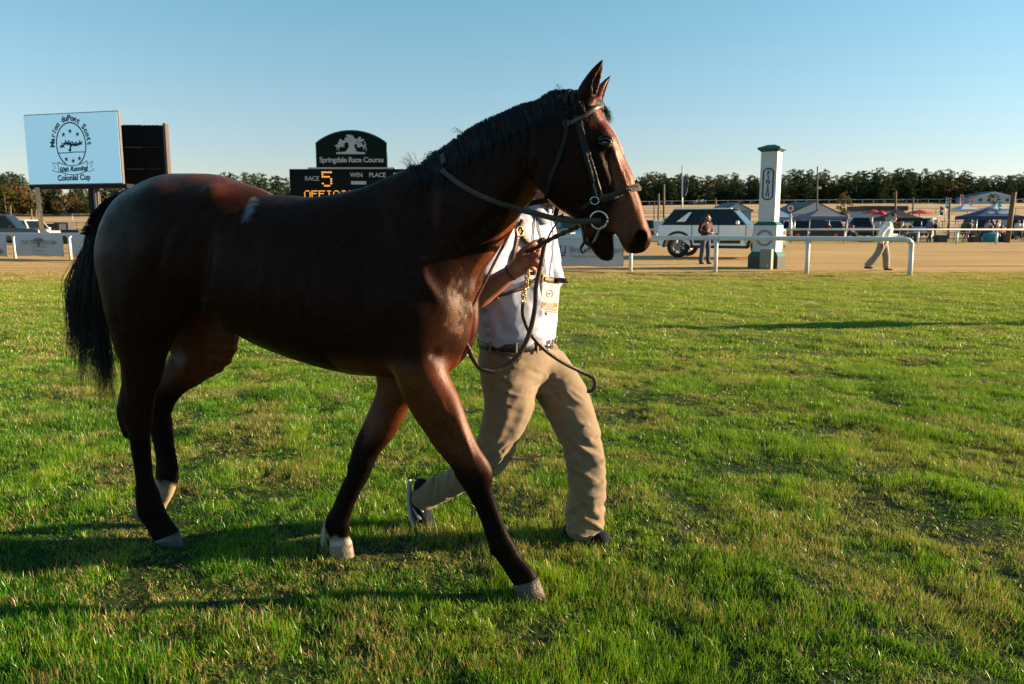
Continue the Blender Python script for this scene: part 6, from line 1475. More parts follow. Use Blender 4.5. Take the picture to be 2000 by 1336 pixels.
for x in (.3, W2-.3): m = MB(); m.box((x, .25, B2.z/2-.1), (.2, .2, B2.z), bevel=.02); m.build('post', black_steel, s2)

# ------------------------------------------------------------------ race course scoreboard
SY = 40.0; SP = at(565, 330, SY); sco = thing('scoreboard', 'dark green race course scoreboard with an arched sign on top behind the horse back', 'scoreboard', (SP.x, SY, 0))
board = mat('board_green', (.0012, .0045, .006), .6, spec=.12); sign_g = mat('sign_green', (.001, .0075, .0068), .6, spec=.12); pale = mat('pale_print', (.36, .40, .43), .5); amber = mat('amber_lamp', (.02, .01, .0), .5, emit=(1.0, .36, .05), estr=.42)
def sx(u): return at(u, 340, SY).x-SP.x
def sz(v, u=680): return at(u, v, SY).z
m = MB(); m.box(((sx(565)+sx(812))/2, .2, (sz(330)+sz(432))/2), (sx(812)-sx(565), .4, sz(330)-sz(432)), bevel=.02); m.build('board', board, sco)
for x in (sx(590), sx(790)): m = MB(); m.box((x, .25, sz(432)/2-.1), (.25, .25, sz(432)+.1), bevel=.02); m.build('post', board, sco)
x0, x1 = sx(619.5), sx(756.5); zb, zs, zt = sz(327), sz(279), sz(255); cxs = (x0+x1)/2; hw = (x1-x0)/2; hgt = zt-zs; R = (hw*hw+hgt*hgt)/(2*hgt); a_m = math.asin(hw/R)
arc = [(cxs+R*math.sin(a), zt-R+R*math.cos(a)) for a in np.linspace(-a_m, a_m, 21)]
m = MB(); m.prism([(x0, zb)]+arc+[(x1, zb)], -.02, .16); m.build('arched_sign', sign_g, sco)
m = MB(); m.tube([(x, -.03, z) for x, z in [(x0, zb)]+arc+[(x1, zb)]], .03, 6); m.build('sign_edge', green_paint, sco)
m = MB(); m.box(((sx(602)+sx(772))/2, .05, sz(328.2)), (sx(772)-sx(602), .3, .06)); m.build('ledge', mat('ledge_white', (.35, .36, .38), .5), sco)
def ct(body, u, v, size, mt=pale, y=-.03, **kw): return text_obj('lettering', body, size, mt, sco, frame(Vector((sx(u), y, sz(v, u))), Vector((1, 0, 0)), ez, Vector((0, -1, 0))), **kw)
ct('Springdale Race Course', 687.5, 312.5, .355, offset=.008, spacing=.93)
ct('RACE', 609, 349, .30, y=-.012, offset=.004, spacing=.95); ct('WIN', 696, 342, .30, y=-.012, offset=.006); ct('PLACE', 737, 342, .30, y=-.012, offset=.006, spacing=.95); ct('SHOW', 786, 342, .30, y=-.012, offset=.006)
m = MB(); m.box((sx(700), -.01, sz(357)), (.75, .03, .16)); m.build('name_plate', pale, sco)
m = MB()                                 # oak of horses on the sign
def b2(x, z, a, b, rot=0, y=-.03):
    n = 12; c, s = math.cos(rot), math.sin(rot); m.add([(x+a*math.cos(t)*c-b*math.sin(t)*s, y, z+a*math.cos(t)*s+b*math.sin(t)*c) for t in np.linspace(0, 6.283, n+1)[:-1]], [tuple(range(n))])
tx, tz = sx(687), sz(301)
m.prism([(tx-.72, tz), (tx+.70, tz), (tx+.70, tz+.08), (tx+.28, tz+.12), (tx+.16, tz+.42), (tx+.30, tz+.62), (tx-.12, tz+.62), (tx-.10, tz+.34), (tx-.26, tz+.12), (tx-.72, tz+.08)], -.045, -.022)
rt = np.random.default_rng(8)
for i in range(46):
    a = rt.uniform(.02, math.pi-.02); q = rt.uniform(.45, 1); b2(tx+.02+.80*math.cos(a)*q, tz+.42+.46*math.sin(a)*q - .10*abs(math.cos(a)), rt.uniform(.07, .15), rt.uniform(.03, .06), rt.uniform(-.7, .7)*1.0, -.031-.0004*i)
for x, z0 in ((-.68, .36), (-.60, .30), (.62, .34), (.74, .30)): m.tube([(tx+x*.6, -.035, tz+.5), (tx+x, -.035, tz+z0), (tx+x*1.02, -.035, tz+z0-.16)], [.04, .03, .015], 5)
m.build('oak_emblem', pale, sco)
FONT = {'5': ['11111', '10000', '11110', '00001', '00001', '10001', '01110'], 'O': ['01110', '10001', '10001', '10001', '10001', '10001', '01110'], 'F': ['11111', '10000', '11110', '10000', '10000', '10000', '10000'], 'I': ['01110', '00100', '00100', '00100', '00100', '00100', '01110'],
        'C': ['01110', '10001', '10000', '10000', '10000', '10001', '01110'], 'A': ['01110', '10001', '10001', '11111', '10001', '10001', '10001'], 'L': ['10000', '10000', '10000', '10000', '10000', '10000', '11111']}
def led(ch, u0, v0, w, h):
    m = MB(); dx, dz = w/4, h/6
    for r, row in enumerate(FONT[ch]):
        for c, q in enumerate(row):
            if q == '1': m.tube([(sx(u0)+c*dx, -.006, sz(v0)-r*dz), (sx(u0)+c*dx, -.05, sz(v0)-r*dz)], min(dx, dz)*.40, 8, sm=False)
    m.build('lamp_digit', amber, sco)
led('5', 630, 336.5, .42, .65)
for i, ch in enumerate('OFFICIAL'): led(ch, 594+i*14.2, 373, .26, .38)

# ------------------------------------------------------------------ poles, flags, signs
tim = mat('weathered_timber', (.13, .10, .06), .85, noise=(5, .6, (.08, .06, .04))); timd = mat('dark_timber', (.05, .04, .03), .85); alu = mat('aluminium', (.4, .4, .4), .4, metal=.6)
PG = 'timber posts in the far paddock'
pole('timber_post', 'tall thin post nearest to the horse nose', 1297, 360, 1297, 452, 78, .19, tim, group=PG); pole('timber_post', 'shorter post left of the flagpole beside the tallest post', 1286.5, 378, 1286, 440, 90, .2, tim, group=PG)
pole('timber_post', 'small distant post just off the horse nose', 1278, 392, 1278, 420, 120, .15, timd, group=PG); pole('timber_post', 'short post above the off-roader roof', 1398, 387, 1398, 404, 180, .25, tim, group=PG)
pole('utility_pole', 'tall pole with a small white lamp right of the finish post', 1597, 325, 1597, 425, 100, .16, tim, 'utility pole', lamp=2.6)
pole('timber_post', 'post with pale top above the low white shed', 1750, 373, 1750, 432, 85, .20, tim, group=PG); pole('timber_post', 'slender post right of the red umbrella', 1784, 386, 1784, 430, 100, .18, tim, group=PG)
pole('timber_post', 'dark footed post left of the white tents', 1856, 386, 1853, 455, 80, .17, tim, group=PG)
pole('timber_pole', 'thick leaning timber pole at the right edge before the navy tent', 1981, 375, 1967, 477, 61, .19, mat('brown_timber', (.12, .07, .035), .85, noise=(4, .6, (.07, .042, .022))), r1=.17)
pole('timber_post', 'thin post in the field left of the timber pole under the big screen', 61, 408, 61, 432, 120, .2, tim, group=PG); pole('timber_post', 'second thin post in the field beside the leaning timber pole', 70, 410, 70, 432, 125, .16, tim, group=PG); pole('timber_post', 'faint post against the woods at the far left', 20, 401, 20, 414, 150, .2, tim, group=PG)
fp = pole('flagpole', 'white flagpole with a dark blue flag hanging limp', 1333, 322, 1333, 440, 80, .085, mat('white_pole', (.5, .5, .5), .4), 'flagpole')
def cloth_strip(name, pts, w, mt, par, fold=.06, axis_=Vector((1, 0, 0))):
    V = []; F = []; nz_, nx_ = len(pts), 7
    for i, (p, wi) in enumerate(zip(pts, w)):
        for k in range(nx_):
            t = k/(nx_-1); V.append(Vector(p)+axis_*(wi*t)+Vector((0, fold*math.sin(t*9+i*.6), -.15*t*(i == 0))))
    for i in range(nz_-1):
        for k in range(nx_-1): F.append((i*nx_+k, i*nx_+k+1, (i+1)*nx_+k+1, (i+1)*nx_+k))
    c = mobj(name, V, F, mt, par, True); md = c.modifiers.new('t', 'SOLIDIFY'); md.thickness = .02; return c
zt_ = at(1333, 341, 80).z-fp.location.z; zb_ = at(1333, 384, 80).z-fp.location.z
cloth_strip('flag', [(0.05, 0, zt_+(zb_-zt_)*i/8) for i in range(9)], [.28, .32, .36, .38, .36, .34, .30, .25, .16], mat('navy_flag', (.02, .02, .05), .8, noise=(2.2, .7, (.16, .15, .2))), fp, .10)
ts = pole('target_sign', 'round red white and blue sign on a post right of the finish post', 1544, 414, 1545, 476, 61.5, .11, alu, 'sign')
for r, mt_, y in ((.36, mat('sign_blue', (.02, .06, .16), .5), 0), (.25, mat('sign_white', (.5, .5, .52), .5), -.03), (.13, mat('sign_red', (.40, .05, .03), .5), -.06)):
    c = at(1543, 407, 61.5)-ts.location; m = MB(); m.tube([c+Vector((0, .05+y, 0)), c+Vector((0, -.12+y, 0))], r, 24, sm=False); m.build('disc', mt_, ts)
def feather(u, v0, v1, Y, cols, label, w=.55):
    a = at(u, v1, Y); z0 = ground_z(a.x, Y); o = thing('feather_flag', label, 'flag', (a.x, Y, z0)); top = at(u, v0, Y).z-z0; bot = a.z-z0
    m = MB(); m.tube([(0, 0, -.05), (0, 0, top)], .04, 6); m.build('pole', alu, o)
    n = len(cols)
    for i, c in enumerate(cols):
        za, zb2 = top+(bot-top)*i/n, top+(bot-top)*(i+1)/n; cloth_strip('cloth', [(0.03, 0, za+(zb2-za)*k/3) for k in range(4)], [w*(.75 if i == 0 and k == 0 else 1) for k in range(4)], mat('flag_%.2f_%.2f_%.2f' % c, c, .7), o, .04)
tq = (.03, .32, .38); rd = (.55, .05, .04); bl = (.03, .14, .30); orr = (.6, .16, .05)
feather(1847, 385, 407, 105, [(.03, .22, .34), tq, tq], 'turquoise feather flag left of the white tents', .42); feather(1875, 379, 399, 110, [rd, rd, tq, orr], 'red and turquoise feather flag above the first white tent', .42)
feather(1893, 383, 412, 110, [rd, rd, tq, orr, (.5, .05, .12)], 'red topped feather flag right of the first white tent', .42); feather(1948, 390, 411, 100, [(.03, .25, .34), tq, (.04, .4, .42)], 'turquoise feather flag behind the navy tent peak', .42)
feather(1835, 402, 420, 100, [(.01, .04, .14), (.01, .04, .14)], 'slim navy feather flag in the paddock', .40)

# ------------------------------------------------------------------ tents, umbrellas, sheds, houses
def tent(u0, u1, vt, ve, Y, c, label, d=3.2, val=.28, logo=False, legs=True, rot=0):
    a, b = at(u0, ve, Y), at(u1, ve, Y); w = (b.x-a.x); cx_ = (a.x+b.x)/2; z0 = ground_z(cx_, Y); ze = a.z-z0; zt2 = at((u0+u1)/2, vt, Y).z-z0
    o = thing('canopy_tent', label, 'tent', (cx_, Y, z0), rot); mt_ = mat('tent_%.3f_%.3f_%.3f' % c, c, .65); h, q = w/2, d/2; ze += val
    V = []; F = []; n = 8
    for i in range(n+1):
        t = i/n; k = 1-t; zz = ze+(zt2-ze)*(t**1.25); V += [(-h*k, -q*k, zz), (h*k, -q*k, zz), (h*k, q*k, zz), (-h*k, q*k, zz)]
    for i in range(n):
        for k in range(4): F.append((4*i+k, 4*i+(k+1) % 4, 4*i+4+(k+1) % 4, 4*i+4+k))
    base = len(V); V += [(-h, -q, ze-val), (h, -q, ze-val), (h, q, ze-val), (-h, q, ze-val)]
    for k in range(4): F.append((base+k, base+(k+1) % 4, (k+1) % 4, k))
    cl = mobj('canopy', V, F, mt_, o); md = cl.modifiers.new('t', 'SOLIDIFY'); md.thickness = .02
    for x, y in ((-h+.05, -q+.05), (h-.05, -q+.05), (h-.05, q-.05), (-h+.05, q-.05)):
        m = MB(); m.tube([(x, y, -.05), (x, y, ze)], .04, 6); m.build('leg', alu, o)
    if logo:
        for x, s_ in ((-.45, .26), (.55, .42)):
            zz = ze+(zt2-ze)*.40; m = MB(); P = [(x+s_*1.1*math.cos(t), -q*.60-.05-.02*math.sin(t)*0 + .30*s_*math.sin(t)*.9, zz+.30*s_*math.sin(t)*1.0) for t in np.linspace(0, 6.283, 14)[:-1]]; m.add(P, [tuple(range(13))]); m.build('logo', mat('pale_blue_print', (.25, .42, .60), .5), o)
    return o
tent(1886, 1977, 405, 429, 66, (.004, .022, .10), 'navy canopy tent with pale logos near the right edge', logo=True)
tent(1864, 1902, 398, 413, 108, (.42, .46, .52), 'first white peaked tent left of the navy tent'); tent(1926, 1966, 397, 412, 104, (.46, .50, .55), 'white peaked tent rising behind the navy tent')
tent(1565, 1638, 407, 429, 72, (.11, .13, .17), 'grey canopy tent before the white gabled building', d=4); tent(1500, 1543, 410, 430, 76, (.17, .28, .38), 'pale blue tent partly behind the finish post')
tent(1722, 1783, 409, 432, 68, (.006, .010, .014), 'black canopy tent behind the walking man in white'); tent(1605, 1641, 424, 432, 80, (.01, .04, .22), 'low bright blue tent under the grey canopy')
tent(1311, 1372, 415, 433, 70, (.008, .035, .26), 'bright blue tent behind the white off-roader')
def umbrella(u, v, Y, r, c, label):
    a = at(u, v, Y); z0 = ground_z(a.x, Y); o = thing('parasol', label, 'parasol', (a.x, Y, z0)); h = a.z-z0; m = MB(); n = 8; V = [(0, 0, h+.45)]
    for rr_, zz in ((.5, .25), (1, 0)): V += [(r*rr_*math.cos(6.2832*k/n), r*rr_*math.sin(6.2832*k/n), h+zz) for k in range(n)]
    F = [(0, 1+k, 1+(k+1) % n) for k in range(n)]+[(1+k, 1+n+k, 1+n+(k+1) % n, 1+(k+1) % n) for k in range(n)]; m.add(V, F); c_ = m.build('canopy', mat('parasol_red', c, .6), o); md = c_.modifiers.new('t', 'SOLIDIFY'); md.thickness = .02
    m = MB(); m.tube([(0, 0, -.05), (0, 0, h+.45)], .04, 6); m.build('pole', alu, o)
umbrella(1705, 417, 88, 1.25, (.50, .02, .03), 'left red parasol before the low white shed'); umbrella(1720, 419, 86, .85, (.50, .02, .03), 'small red parasol overlapping the left one'); umbrella(1796, 417, 92, 1.6, (.50, .02, .03), 'red parasol above the silver car')
def building(u0, u1, v0, v1, Y, d, label, wall, roof_c, gable=None, rz=0, wins=(), over=.3, cat='building', name='shed'):
    a, b = at(u0, v1, Y), at(u1, v1, Y); w = b.x-a.x; cx_ = (a.x+b.x)/2; z0 = ground_z(cx_, Y)-.3; o = thing(name, label, cat, (cx_, Y, z0), rz); he = at(u0, v0, Y).z-z0
    m = MB(); m.box((0, d/2, he/2), (w, d, he)); wl = m.build('wall', mat('wall_%.3f_%.3f_%.3f' % wall, wall, .7, noise=(1.2, .3, tuple(x*.85 for x in wall))), o)
    m = MB(); rm = mat('roof_%.3f_%.3f_%.3f' % roof_c, roof_c, .6)
    if gable: m.prism([(-w/2-over, he-.05), (w/2+over, he-.05), (w/2+over, he+.06), (0, he+gable+.12), (-w/2-over, he+.06)], -over, d+over)
    else: m.box((0, d/2, he+.25), (w+2*over, d+2*over, .55))
    m.build('roof', rm, o)
    if gable: m = MB(); m.prism([(-w/2+.02, he-.02), (w/2-.02, he-.02), (0, he+gable-.05)], -over-.02, -over-.012); m.build('gable', MATS['wall_%.3f_%.3f_%.3f' % wall], o)
    for (x, z, ww, wh) in wins: m = MB(); m.box((x*w/2, -.03, z*he), (ww, .08, wh)); m.build('window', dglass, o)
    return o
building(1540, 1638, 418, 436, 115, 9, 'white gabled building with a dark roof behind the grey canopy', (.42, .45, .48), (.035, .06, .065), gable=1.7, wins=((-.6, .75, .8, .6), (.0, .8, .7, .7), (.65, .75, 1.6, .8)), name='barn', cat='barn')
building(1408, 1467, 412, 425, 120, 8, 'small grey white gabled building above the off-roader', (.36, .38, .40), (.04, .055, .06), gable=1.2, wins=((0, .8, .7, .6),), name='barn', cat='barn')
building(1687, 1765, 411, 432, 95, 4, 'low white shed with a flat dark roof behind the red parasols', (.34, .38, .43), (.020, .022, .028), name='shed', cat='shed')
building(1898, 1982, 384, 394, 255, 9, 'long pale house among the trees at the far right', (.34, .42, .52), (.05, .09, .13), gable=1.6, name='house', cat='house', wins=((-.6, .6, 1.0, .9), (-.2, .6, 1.0, .9), (.25, .6, 1.0, .9), (.65, .6, 1.0, .9)))
tk = vehicle('ambulance like van with lamps on its roof behind the off-roader', (at(1398, 430, 88).x, 88, 0), 0, 'van', (.20, .24, .26), L=5.2, H=2.85, W=2.1)
tk.location.x -= .4
addp(tk, (-.9, 0, 2.92), (.3, 1.2, .14), mat('lamp_yellow', (.8, .45, .05), .4), 'beacon'); addp(tk, (.9, 0, 2.92), (.3, 1.2, .14), lampr, 'beacon')
sign_ = thing('field_sign', 'small yellow and dark sign by the flagpole', 'sign', tuple(at(1341, 414, 85))); sign_.location.z = ground_z(sign_.location.x, 85)
zz = at(1341, 412, 85).z-sign_.location.z; addp(sign_, (0, 0, zz), (.95, .1, .35), mat('sign_yellow', (.5, .3, .03), .5), 'panel'); m = MB(); m.tube([(0, 0, -.1), (0, 0, zz)], .04, 6); m.build('post', alu, sign_)
wb_ = thing('covered_jump', 'small white covered heap on the field left of the big screen post', 'cover', tuple(Vector((at(107, 421, 130).x, 130, ground_z(at(107, 421, 130).x, 130)))))
F_ = Field(np.arange(-1.2, 1.2, .1), np.arange(-1, 1, .1), np.arange(-.3, 1.3, .1)); simple_chain(F_, [(-.35, 0, .1), (.1, 0, .35), (.45, 0, .1)], [.30, .40, .28], k=.2); v_, f_ = F_.mesh(1); sdf_object('sheet', v_, f_, mat('white_sheet', (.5, .5, .5), .7), wb_)

# ------------------------------------------------------------------ the crowd behind the farther rail
sit = dict(hip=(0, 0, .48), chest=(-.06, 0, .82), neck=(-.04, 0, 1.01), head=(0, 0, 1.17), sl=(-.06, .19, .94), sr=(-.06, -.19, .94), el=(.08, .24, .70), er=(.08, -.24, .70), wl=(.30, .12, .66), wr=(.30, -.12, .66), hl=(.02, .09, .46), hr=(.02, -.09, .46), kl=(.42, .11, .50), kr=(.42, -.11, .50), al=(.42, .12, .08), ar=(.46, -.12, .08))
def chair(pos, rz, c):
    o = thing('folding_chair', 'camping chair under the seated person', 'chair', pos, rz); m = MB(); m.box((.05, 0, .40), (.48, .5, .04)); m.build('seat', c, o); m = MB(); m.box((-.2, 0, .68), (.04, .5, .5)); m.build('backrest', c, o)
    for x, y in ((-.18, -.23), (-.18, .23), (.26, -.23), (.26, .23)): m = MB(); m.tube([(x, y, 0), (x, y, .42)], .016, 5); m.build('leg', alu, o)
    return o
stand2 = dict(el=(.05, .27, 1.14), wl=(.22, .16, 1.02), er=(-.05, -.26, 1.12), wr=(.08, -.24, .90))
crowd = [(1620, 471, 'S', -90, (.02, .26, .30), (.05, .05, .06), 'seated person in a turquoise top left of the blue jackets', {}),
 (1644, 471, 'S', -80, (.02, .12, .22), (.02, .03, .05), 'seated person in deep blue and a dark hat', dict(cap_c=(.01, .01, .012))),
 (1664, 472, 'S', -60, (.05, .10, .20), (.03, .04, .06), 'seated person in a blue jacket bending forward', {}),
 (1752, 473, 'T', -120, (.30, .20, .14), (.03, .03, .05), 'person in an orange hat beside the black tent', dict(cap_c=(.55, .12, .02))),
 (1765, 475, 'S', -100, (.08, .09, .11), (.05, .05, .06), 'seated person in grey beside the orange hat', {}),
 (1778, 474, 'S', -60, (.12, .13, .15), (.10, .10, .10), 'reclining person in grey stripes', {}),
 (1814, 477, 'T', -90, (.13, .10, .17), (.14, .13, .12), 'person in lilac next to the man in black', dict(hair_c=(.3, .28, .24))),
 (1827, 478, 'T', -60, (.010, .010, .012), (.20, .18, .16), 'man in a black top and grey trousers at the far rail', dict(hair_c=(.3, .28, .25))),
 (1883, 474, 'T', 80, (.01, .13, .08), (.015, .02, .035), 'person in a green shirt and dark shorts at the far rail', dict(shorts=True)),
 (1893, 475, 'T', -70, (.03, .03, .04), (.012, .012, .014), 'person in black behind the green shirt', {}),
 (1935, 477, 'T', -80, (.32, .02, .03), (.10, .10, .11), 'child in a red top under the navy tent', dict(scale=.72)),
 (1928, 472, 'T', -100, (.34, .32, .32), (.03, .03, .04), 'person in a pale top behind the red child', {}),
 (1945, 470, 'T', -40, (.10, .08, .08), (.02, .02, .03), 'brown haired person turned sideways under the navy tent', dict(extra='long_hair', hair_c=(.10, .04, .02))),
 (1986, 471, 'T', -90, (.50, .49, .48), (.05, .06, .08), 'person in a white shirt right of the leaning pole', {}),
 (1955, 475, 'S', -70, (.25, .03, .03), (.02, .02, .02), 'seated person in red beside the leaning pole', {}),
 (1997, 474, 'S', -90, (.05, .10, .14), (.03, .03, .03), 'seated person in dark blue cut by the right edge', {})]
for (u, v, ps, rz, sc, tc_, lab, kw) in crowd:
    p = gnd(u, v-3.0); p = Vector((p.x, max(p.y, 63.2), 0)); k = ray(u, 470); p.x = k[0]/k[1]*p.y
    figure(lab, (p.x, p.y, 0), math.radians(rz), sit if ps == 'S' else stand2, sc, tc_, vox=.034, group='spectators behind the farther rail', **kw)
    if ps == 'S':
        c = chair((p.x, p.y, 0), math.radians(rz), mat('chair_cloth', (.03, .05, .08), .7)); c['label'] = 'folding chair holding the '+lab.replace('seated ', '').replace('reclining ', '')[:60]; c['group'] = 'folding chairs behind the farther rail'
cl_ = gnd(1920, 472); F_ = Field(np.arange(-.7, .7, .05), np.arange(-.6, .6, .05), np.arange(-.1, 1.0, .05)); simple_chain(F_, [(0, 0, .22), (0, 0, .42)], [.36, .30], k=.1); simple_chain(F_, [(0, 0, .6), (0, 0, .74)], [.12, .05], k=.05); v_, f_ = F_.mesh(1)
bg_ = thing('beach_bag', 'round turquoise bag on the ground under the navy tent', 'bag', (cl_.x, 63, 0)); sdf_object('bag_body', v_, f_, mat('teal_bag', (.01, .22, .27), .6), bg_); m = MB(); m.tube([(-.15, -.28, .62), (0, -.32, .85), (.15, -.28, .62)], .02, 6); m.build('handle', MATS['teal_bag'], bg_)
for (u, w, h, c, lab) in ((1838, .7, .5, (.01, .03, .05), 'dark blue bag by the man in black'), (1905, .7, .4, (.02, .02, .02), 'low black crate right of the green shirt'), (1962, .5, .4, (.02, .03, .05), 'small dark cooler at the foot of the leaning pole'), (1733, .5, .4, (.01, .08, .16), 'blue cooler near the walking man'), (1690, .8, .4, (.02, .08, .14), 'blue folded picnic things right of the seated people')):
    crate(u, 473, w, .6, h, mat('box_%.2f_%.2f_%.2f' % c, c, .5), lab, 'cool_box'); 
# a folding table
for (u, lab) in ((1790, 'folding table with pale top between the seated group and the man in black'), (1868, 'folding table left of the green shirt')):
    p = gnd(u, 473); o = thing('folding_table', lab, 'table', (p.x, p.y, 0)); addp(o, (0, 0, .74), (1.6, .7, .05), mat('table_top', (.30, .29, .27), .5), 'tabletop')
    for x, y in ((-.7, -.3), (.7, -.3), (.7, .3), (-.7, .3)): m = MB(); m.tube([(x, y, 0), (x, y, .73)], .02, 6); m.build('leg', alu, o)
# distant paddock fence and far course rail
def longfence(name, label, pts, h, rails, mt, step, rw=.06):
    o = thing(name, label, 'fence', tuple(pts[0])); L0 = Vector(pts[0]); P = [Vector(p) for p in pts]
    for r in range(rails):
        m = MB(); m.tube([Vector((p.x, p.y, ground_z(p.x, p.y)+h*(r+1)/rails))-L0 for a, b in zip(P[:-1], P[1:]) for p in [a.lerp(b, t/12) for t in range(12)]]+[Vector((P[-1].x, P[-1].y, ground_z(P[-1].x, P[-1].y)+h*(r+1)/rails))-L0], rw, 4, sm=False); m.build('rail', mt, o)
    m = MB()
    for a, b in zip(P[:-1], P[1:]):
        n = int((b-a).length/step)
        for i in range(n):
            p = a.lerp(b, i/n); z = ground_z(p.x, p.y); m.box(Vector((p.x, p.y, z+h/2))-L0, (rw*2, rw*2, h+.1))
    po = m.build('posts', mt, o); po['kind'] = 'stuff'
longfence('course_rail', 'thin white rail along the foot of the far woods on the right', [(30, 262, 0), (110, 262, 0), (210, 262, 0)], 1.3, 1, white_paint, 3.5, .07)
longfence('course_rail', 'white course rail crossing the middle of the pale field', [(-90, 165, 0), (0, 170, 0), (140, 175, 0)], 1.2, 1, mat('dull_white', (.4, .38, .34), .6), 3.5, .05)
longfence('paddock_fence', 'dark wire fence behind the tents', [(20, 118, 0), (100, 118, 0)], 1.3, 3, timd, 3.0, .035)
longfence('paddock_fence', 'wire fence across the field on the left', [(-85, 112, 0), (-30, 112, 0)], 1.3, 3, timd, 3.0, .03)
# ------------------------------------------------------------------ woods
def leaf_mat(name, c0, c1):
    m = bpy.data.materials.new(name); m.use_nodes = True; nt = m.node_tree; nt.nodes.clear(); out = nt.nodes.new('ShaderNodeOutputMaterial')
    oi = nt.nodes.new('ShaderNodeObjectInfo'); at_ = N(nt, 'ShaderNodeAttribute', attribute_name='col'); sp_ = nt.nodes.new('ShaderNodeSeparateColor'); nt.links.new(at_.outputs['Color'], sp_.inputs[0])
    f = mathn(nt, 'ADD', mathn(nt, 'MULTIPLY', oi.outputs['Random'], .55), mathn(nt, 'MULTIPLY', sp_.outputs[0], .45)); c = mixc(nt, f, c0, c1)
    d = nt.nodes.new('ShaderNodeBsdfDiffuse'); t = nt.nodes.new('ShaderNodeBsdfTranslucent'); nt.links.new(c, d.inputs[0]); nt.links.new(c, t.inputs[0]); mx = N(nt, 'ShaderNodeMixShader', i0=.25)
    nt.links.new(d.outputs[0], mx.inputs[1]); nt.links.new(t.outputs[0], mx.inputs[2]); nt.links.new(mx.outputs[0], out.inputs[0]); return m
pine_l = leaf_mat('pine_needles', (.020, .040, .026), (.052, .080, .032)); oak_l = leaf_mat('oak_leaves', (.065, .055, .022), (.15, .11, .045)); rust_l = leaf_mat('rust_leaves', (.09, .050, .024), (.15, .085, .036)); olive_l = leaf_mat('olive_leaves', (.03, .04, .012), (.085, .08, .022)); bare_l = leaf_mat('bare_twigs', (.13, .10, .07), (.19, .14, .09))
bark = mat('bark', (.10, .07, .05), .9)
def crown_mesh(kind, seed, h=12.0, leaf=pine_l, dens=1.0):
    r = np.random.default_rng(seed); cs = []
    if kind == 'pine':
        n = int(52*dens); base = r.uniform(.10, .22)
        for i in range(n):
            t = (i+.5)/n; z = h*(base+(1-base)*t); R = h*.21*(1.0-.50*t**2.2)*r.uniform(.55, 1.15); a = r.uniform(0, 6.283); q = R*r.uniform(.25, 1); cs.append((q*math.cos(a), q*math.sin(a), z+r.normal(0, .2), r.uniform(.75, 1.25)*h/12*(1.15-.5*t)))
    else:
        n = int(54*dens); base = .12 if kind == 'oak' else .2
        for i in range(n):
            u = r.normal(0, 1, 3); u /= np.linalg.norm(u); q = r.uniform(.45, 1)**.6; rx = h*.34*(1 if kind == 'oak' else .72); rz_ = h*.46
            cs.append((u[0]*rx*q, u[1]*rx*q, h*(base+.40)+u[2]*rz_*q, r.uniform(.9, 1.4)*h/12))
    V = []; F = []; C = []
    for (x, y, z, s) in cs:
        cr = r.uniform()
        for k in range(20 if kind != 'bare' else 9):
            d = r.normal(0, 1, 3); d /= np.linalg.norm(d); d[2] *= .65; p = np.array([x, y, z])+d*s*.85*r.uniform(.5, 1); a = r.normal(0, 1, 3); a /= np.linalg.norm(a); b = np.cross(a, r.normal(0, 1, 3)); b /= np.linalg.norm(b)+1e-9; w = s*r.uniform(.18, .36); n0 = len(V)
            V += [p-a*w, p+b*w*.7, p+a*w, p-b*w*.7]; F.append((n0, n0+1, n0+2, n0+3)); C += [(np.clip(cr*.7+r.uniform(0, .3), 0, 1), 0, 0)]*4
    me = bpy.data.meshes.new('crown'); me.from_pydata([tuple(v) for v in V], [], F); me.materials.append(leaf)
    at_ = me.color_attributes.new('col', 'FLOAT_COLOR', 'POINT'); at_.data.foreach_set('color', np.concatenate([np.array(C), np.ones((len(V), 1))], 1).astype(np.float32).ravel()); return me, cs
def trunk_mesh(h, cs, seed, thin=1.0):
    m = MB(); r = np.random.default_rng(seed); b = [Vector((r.normal(0, .05)*h*.1*t, r.normal(0, .05)*h*.1*t, h*.95*t-.3)) for t in np.linspace(0, 1, 6)]; m.tube(b, [.24*thin*(1-.8*t)*h/12 for t in np.linspace(0, 1, 6)], 7)
    for (x, y, z, s) in cs[::4]: m.tube([Vector((x*.05, y*.05, z-h*.06)), Vector((x*.9, y*.9, z))], [.07*thin, .025], 4)
    me = bpy.data.meshes.new('trunk'); me.from_pydata(m.v, [], m.f); me.materials.append(bark); return me
kinds = []
for i in range(6): me, cs = crown_mesh('pine', 300+i, 12); kinds.append(('pine_tree', me, trunk_mesh(12, cs, i)))
for i, (k, lf) in enumerate((('oak', oak_l), ('oak', olive_l), ('oak', rust_l), ('oak', oak_l))): me, cs = crown_mesh(k, 320+i, 12, lf); kinds.append(('oak_tree', me, trunk_mesh(12, cs, 20+i, 1.2)))
LBL = {0: ('dark green pine in the tree line beyond the far field', 'pines of the far tree line'), 6: ('tan leaved oak in the far tree line', 'tan oaks of the far tree line'), 7: ('olive leaved oak in the far tree line', 'olive oaks of the far tree line'), 8: ('rust leaved oak in the far tree line', 'rust oaks of the far tree line'), 9: ('tan leaved oak in the far tree line', 'tan oaks of the far tree line')}
rt = np.random.default_rng(77)
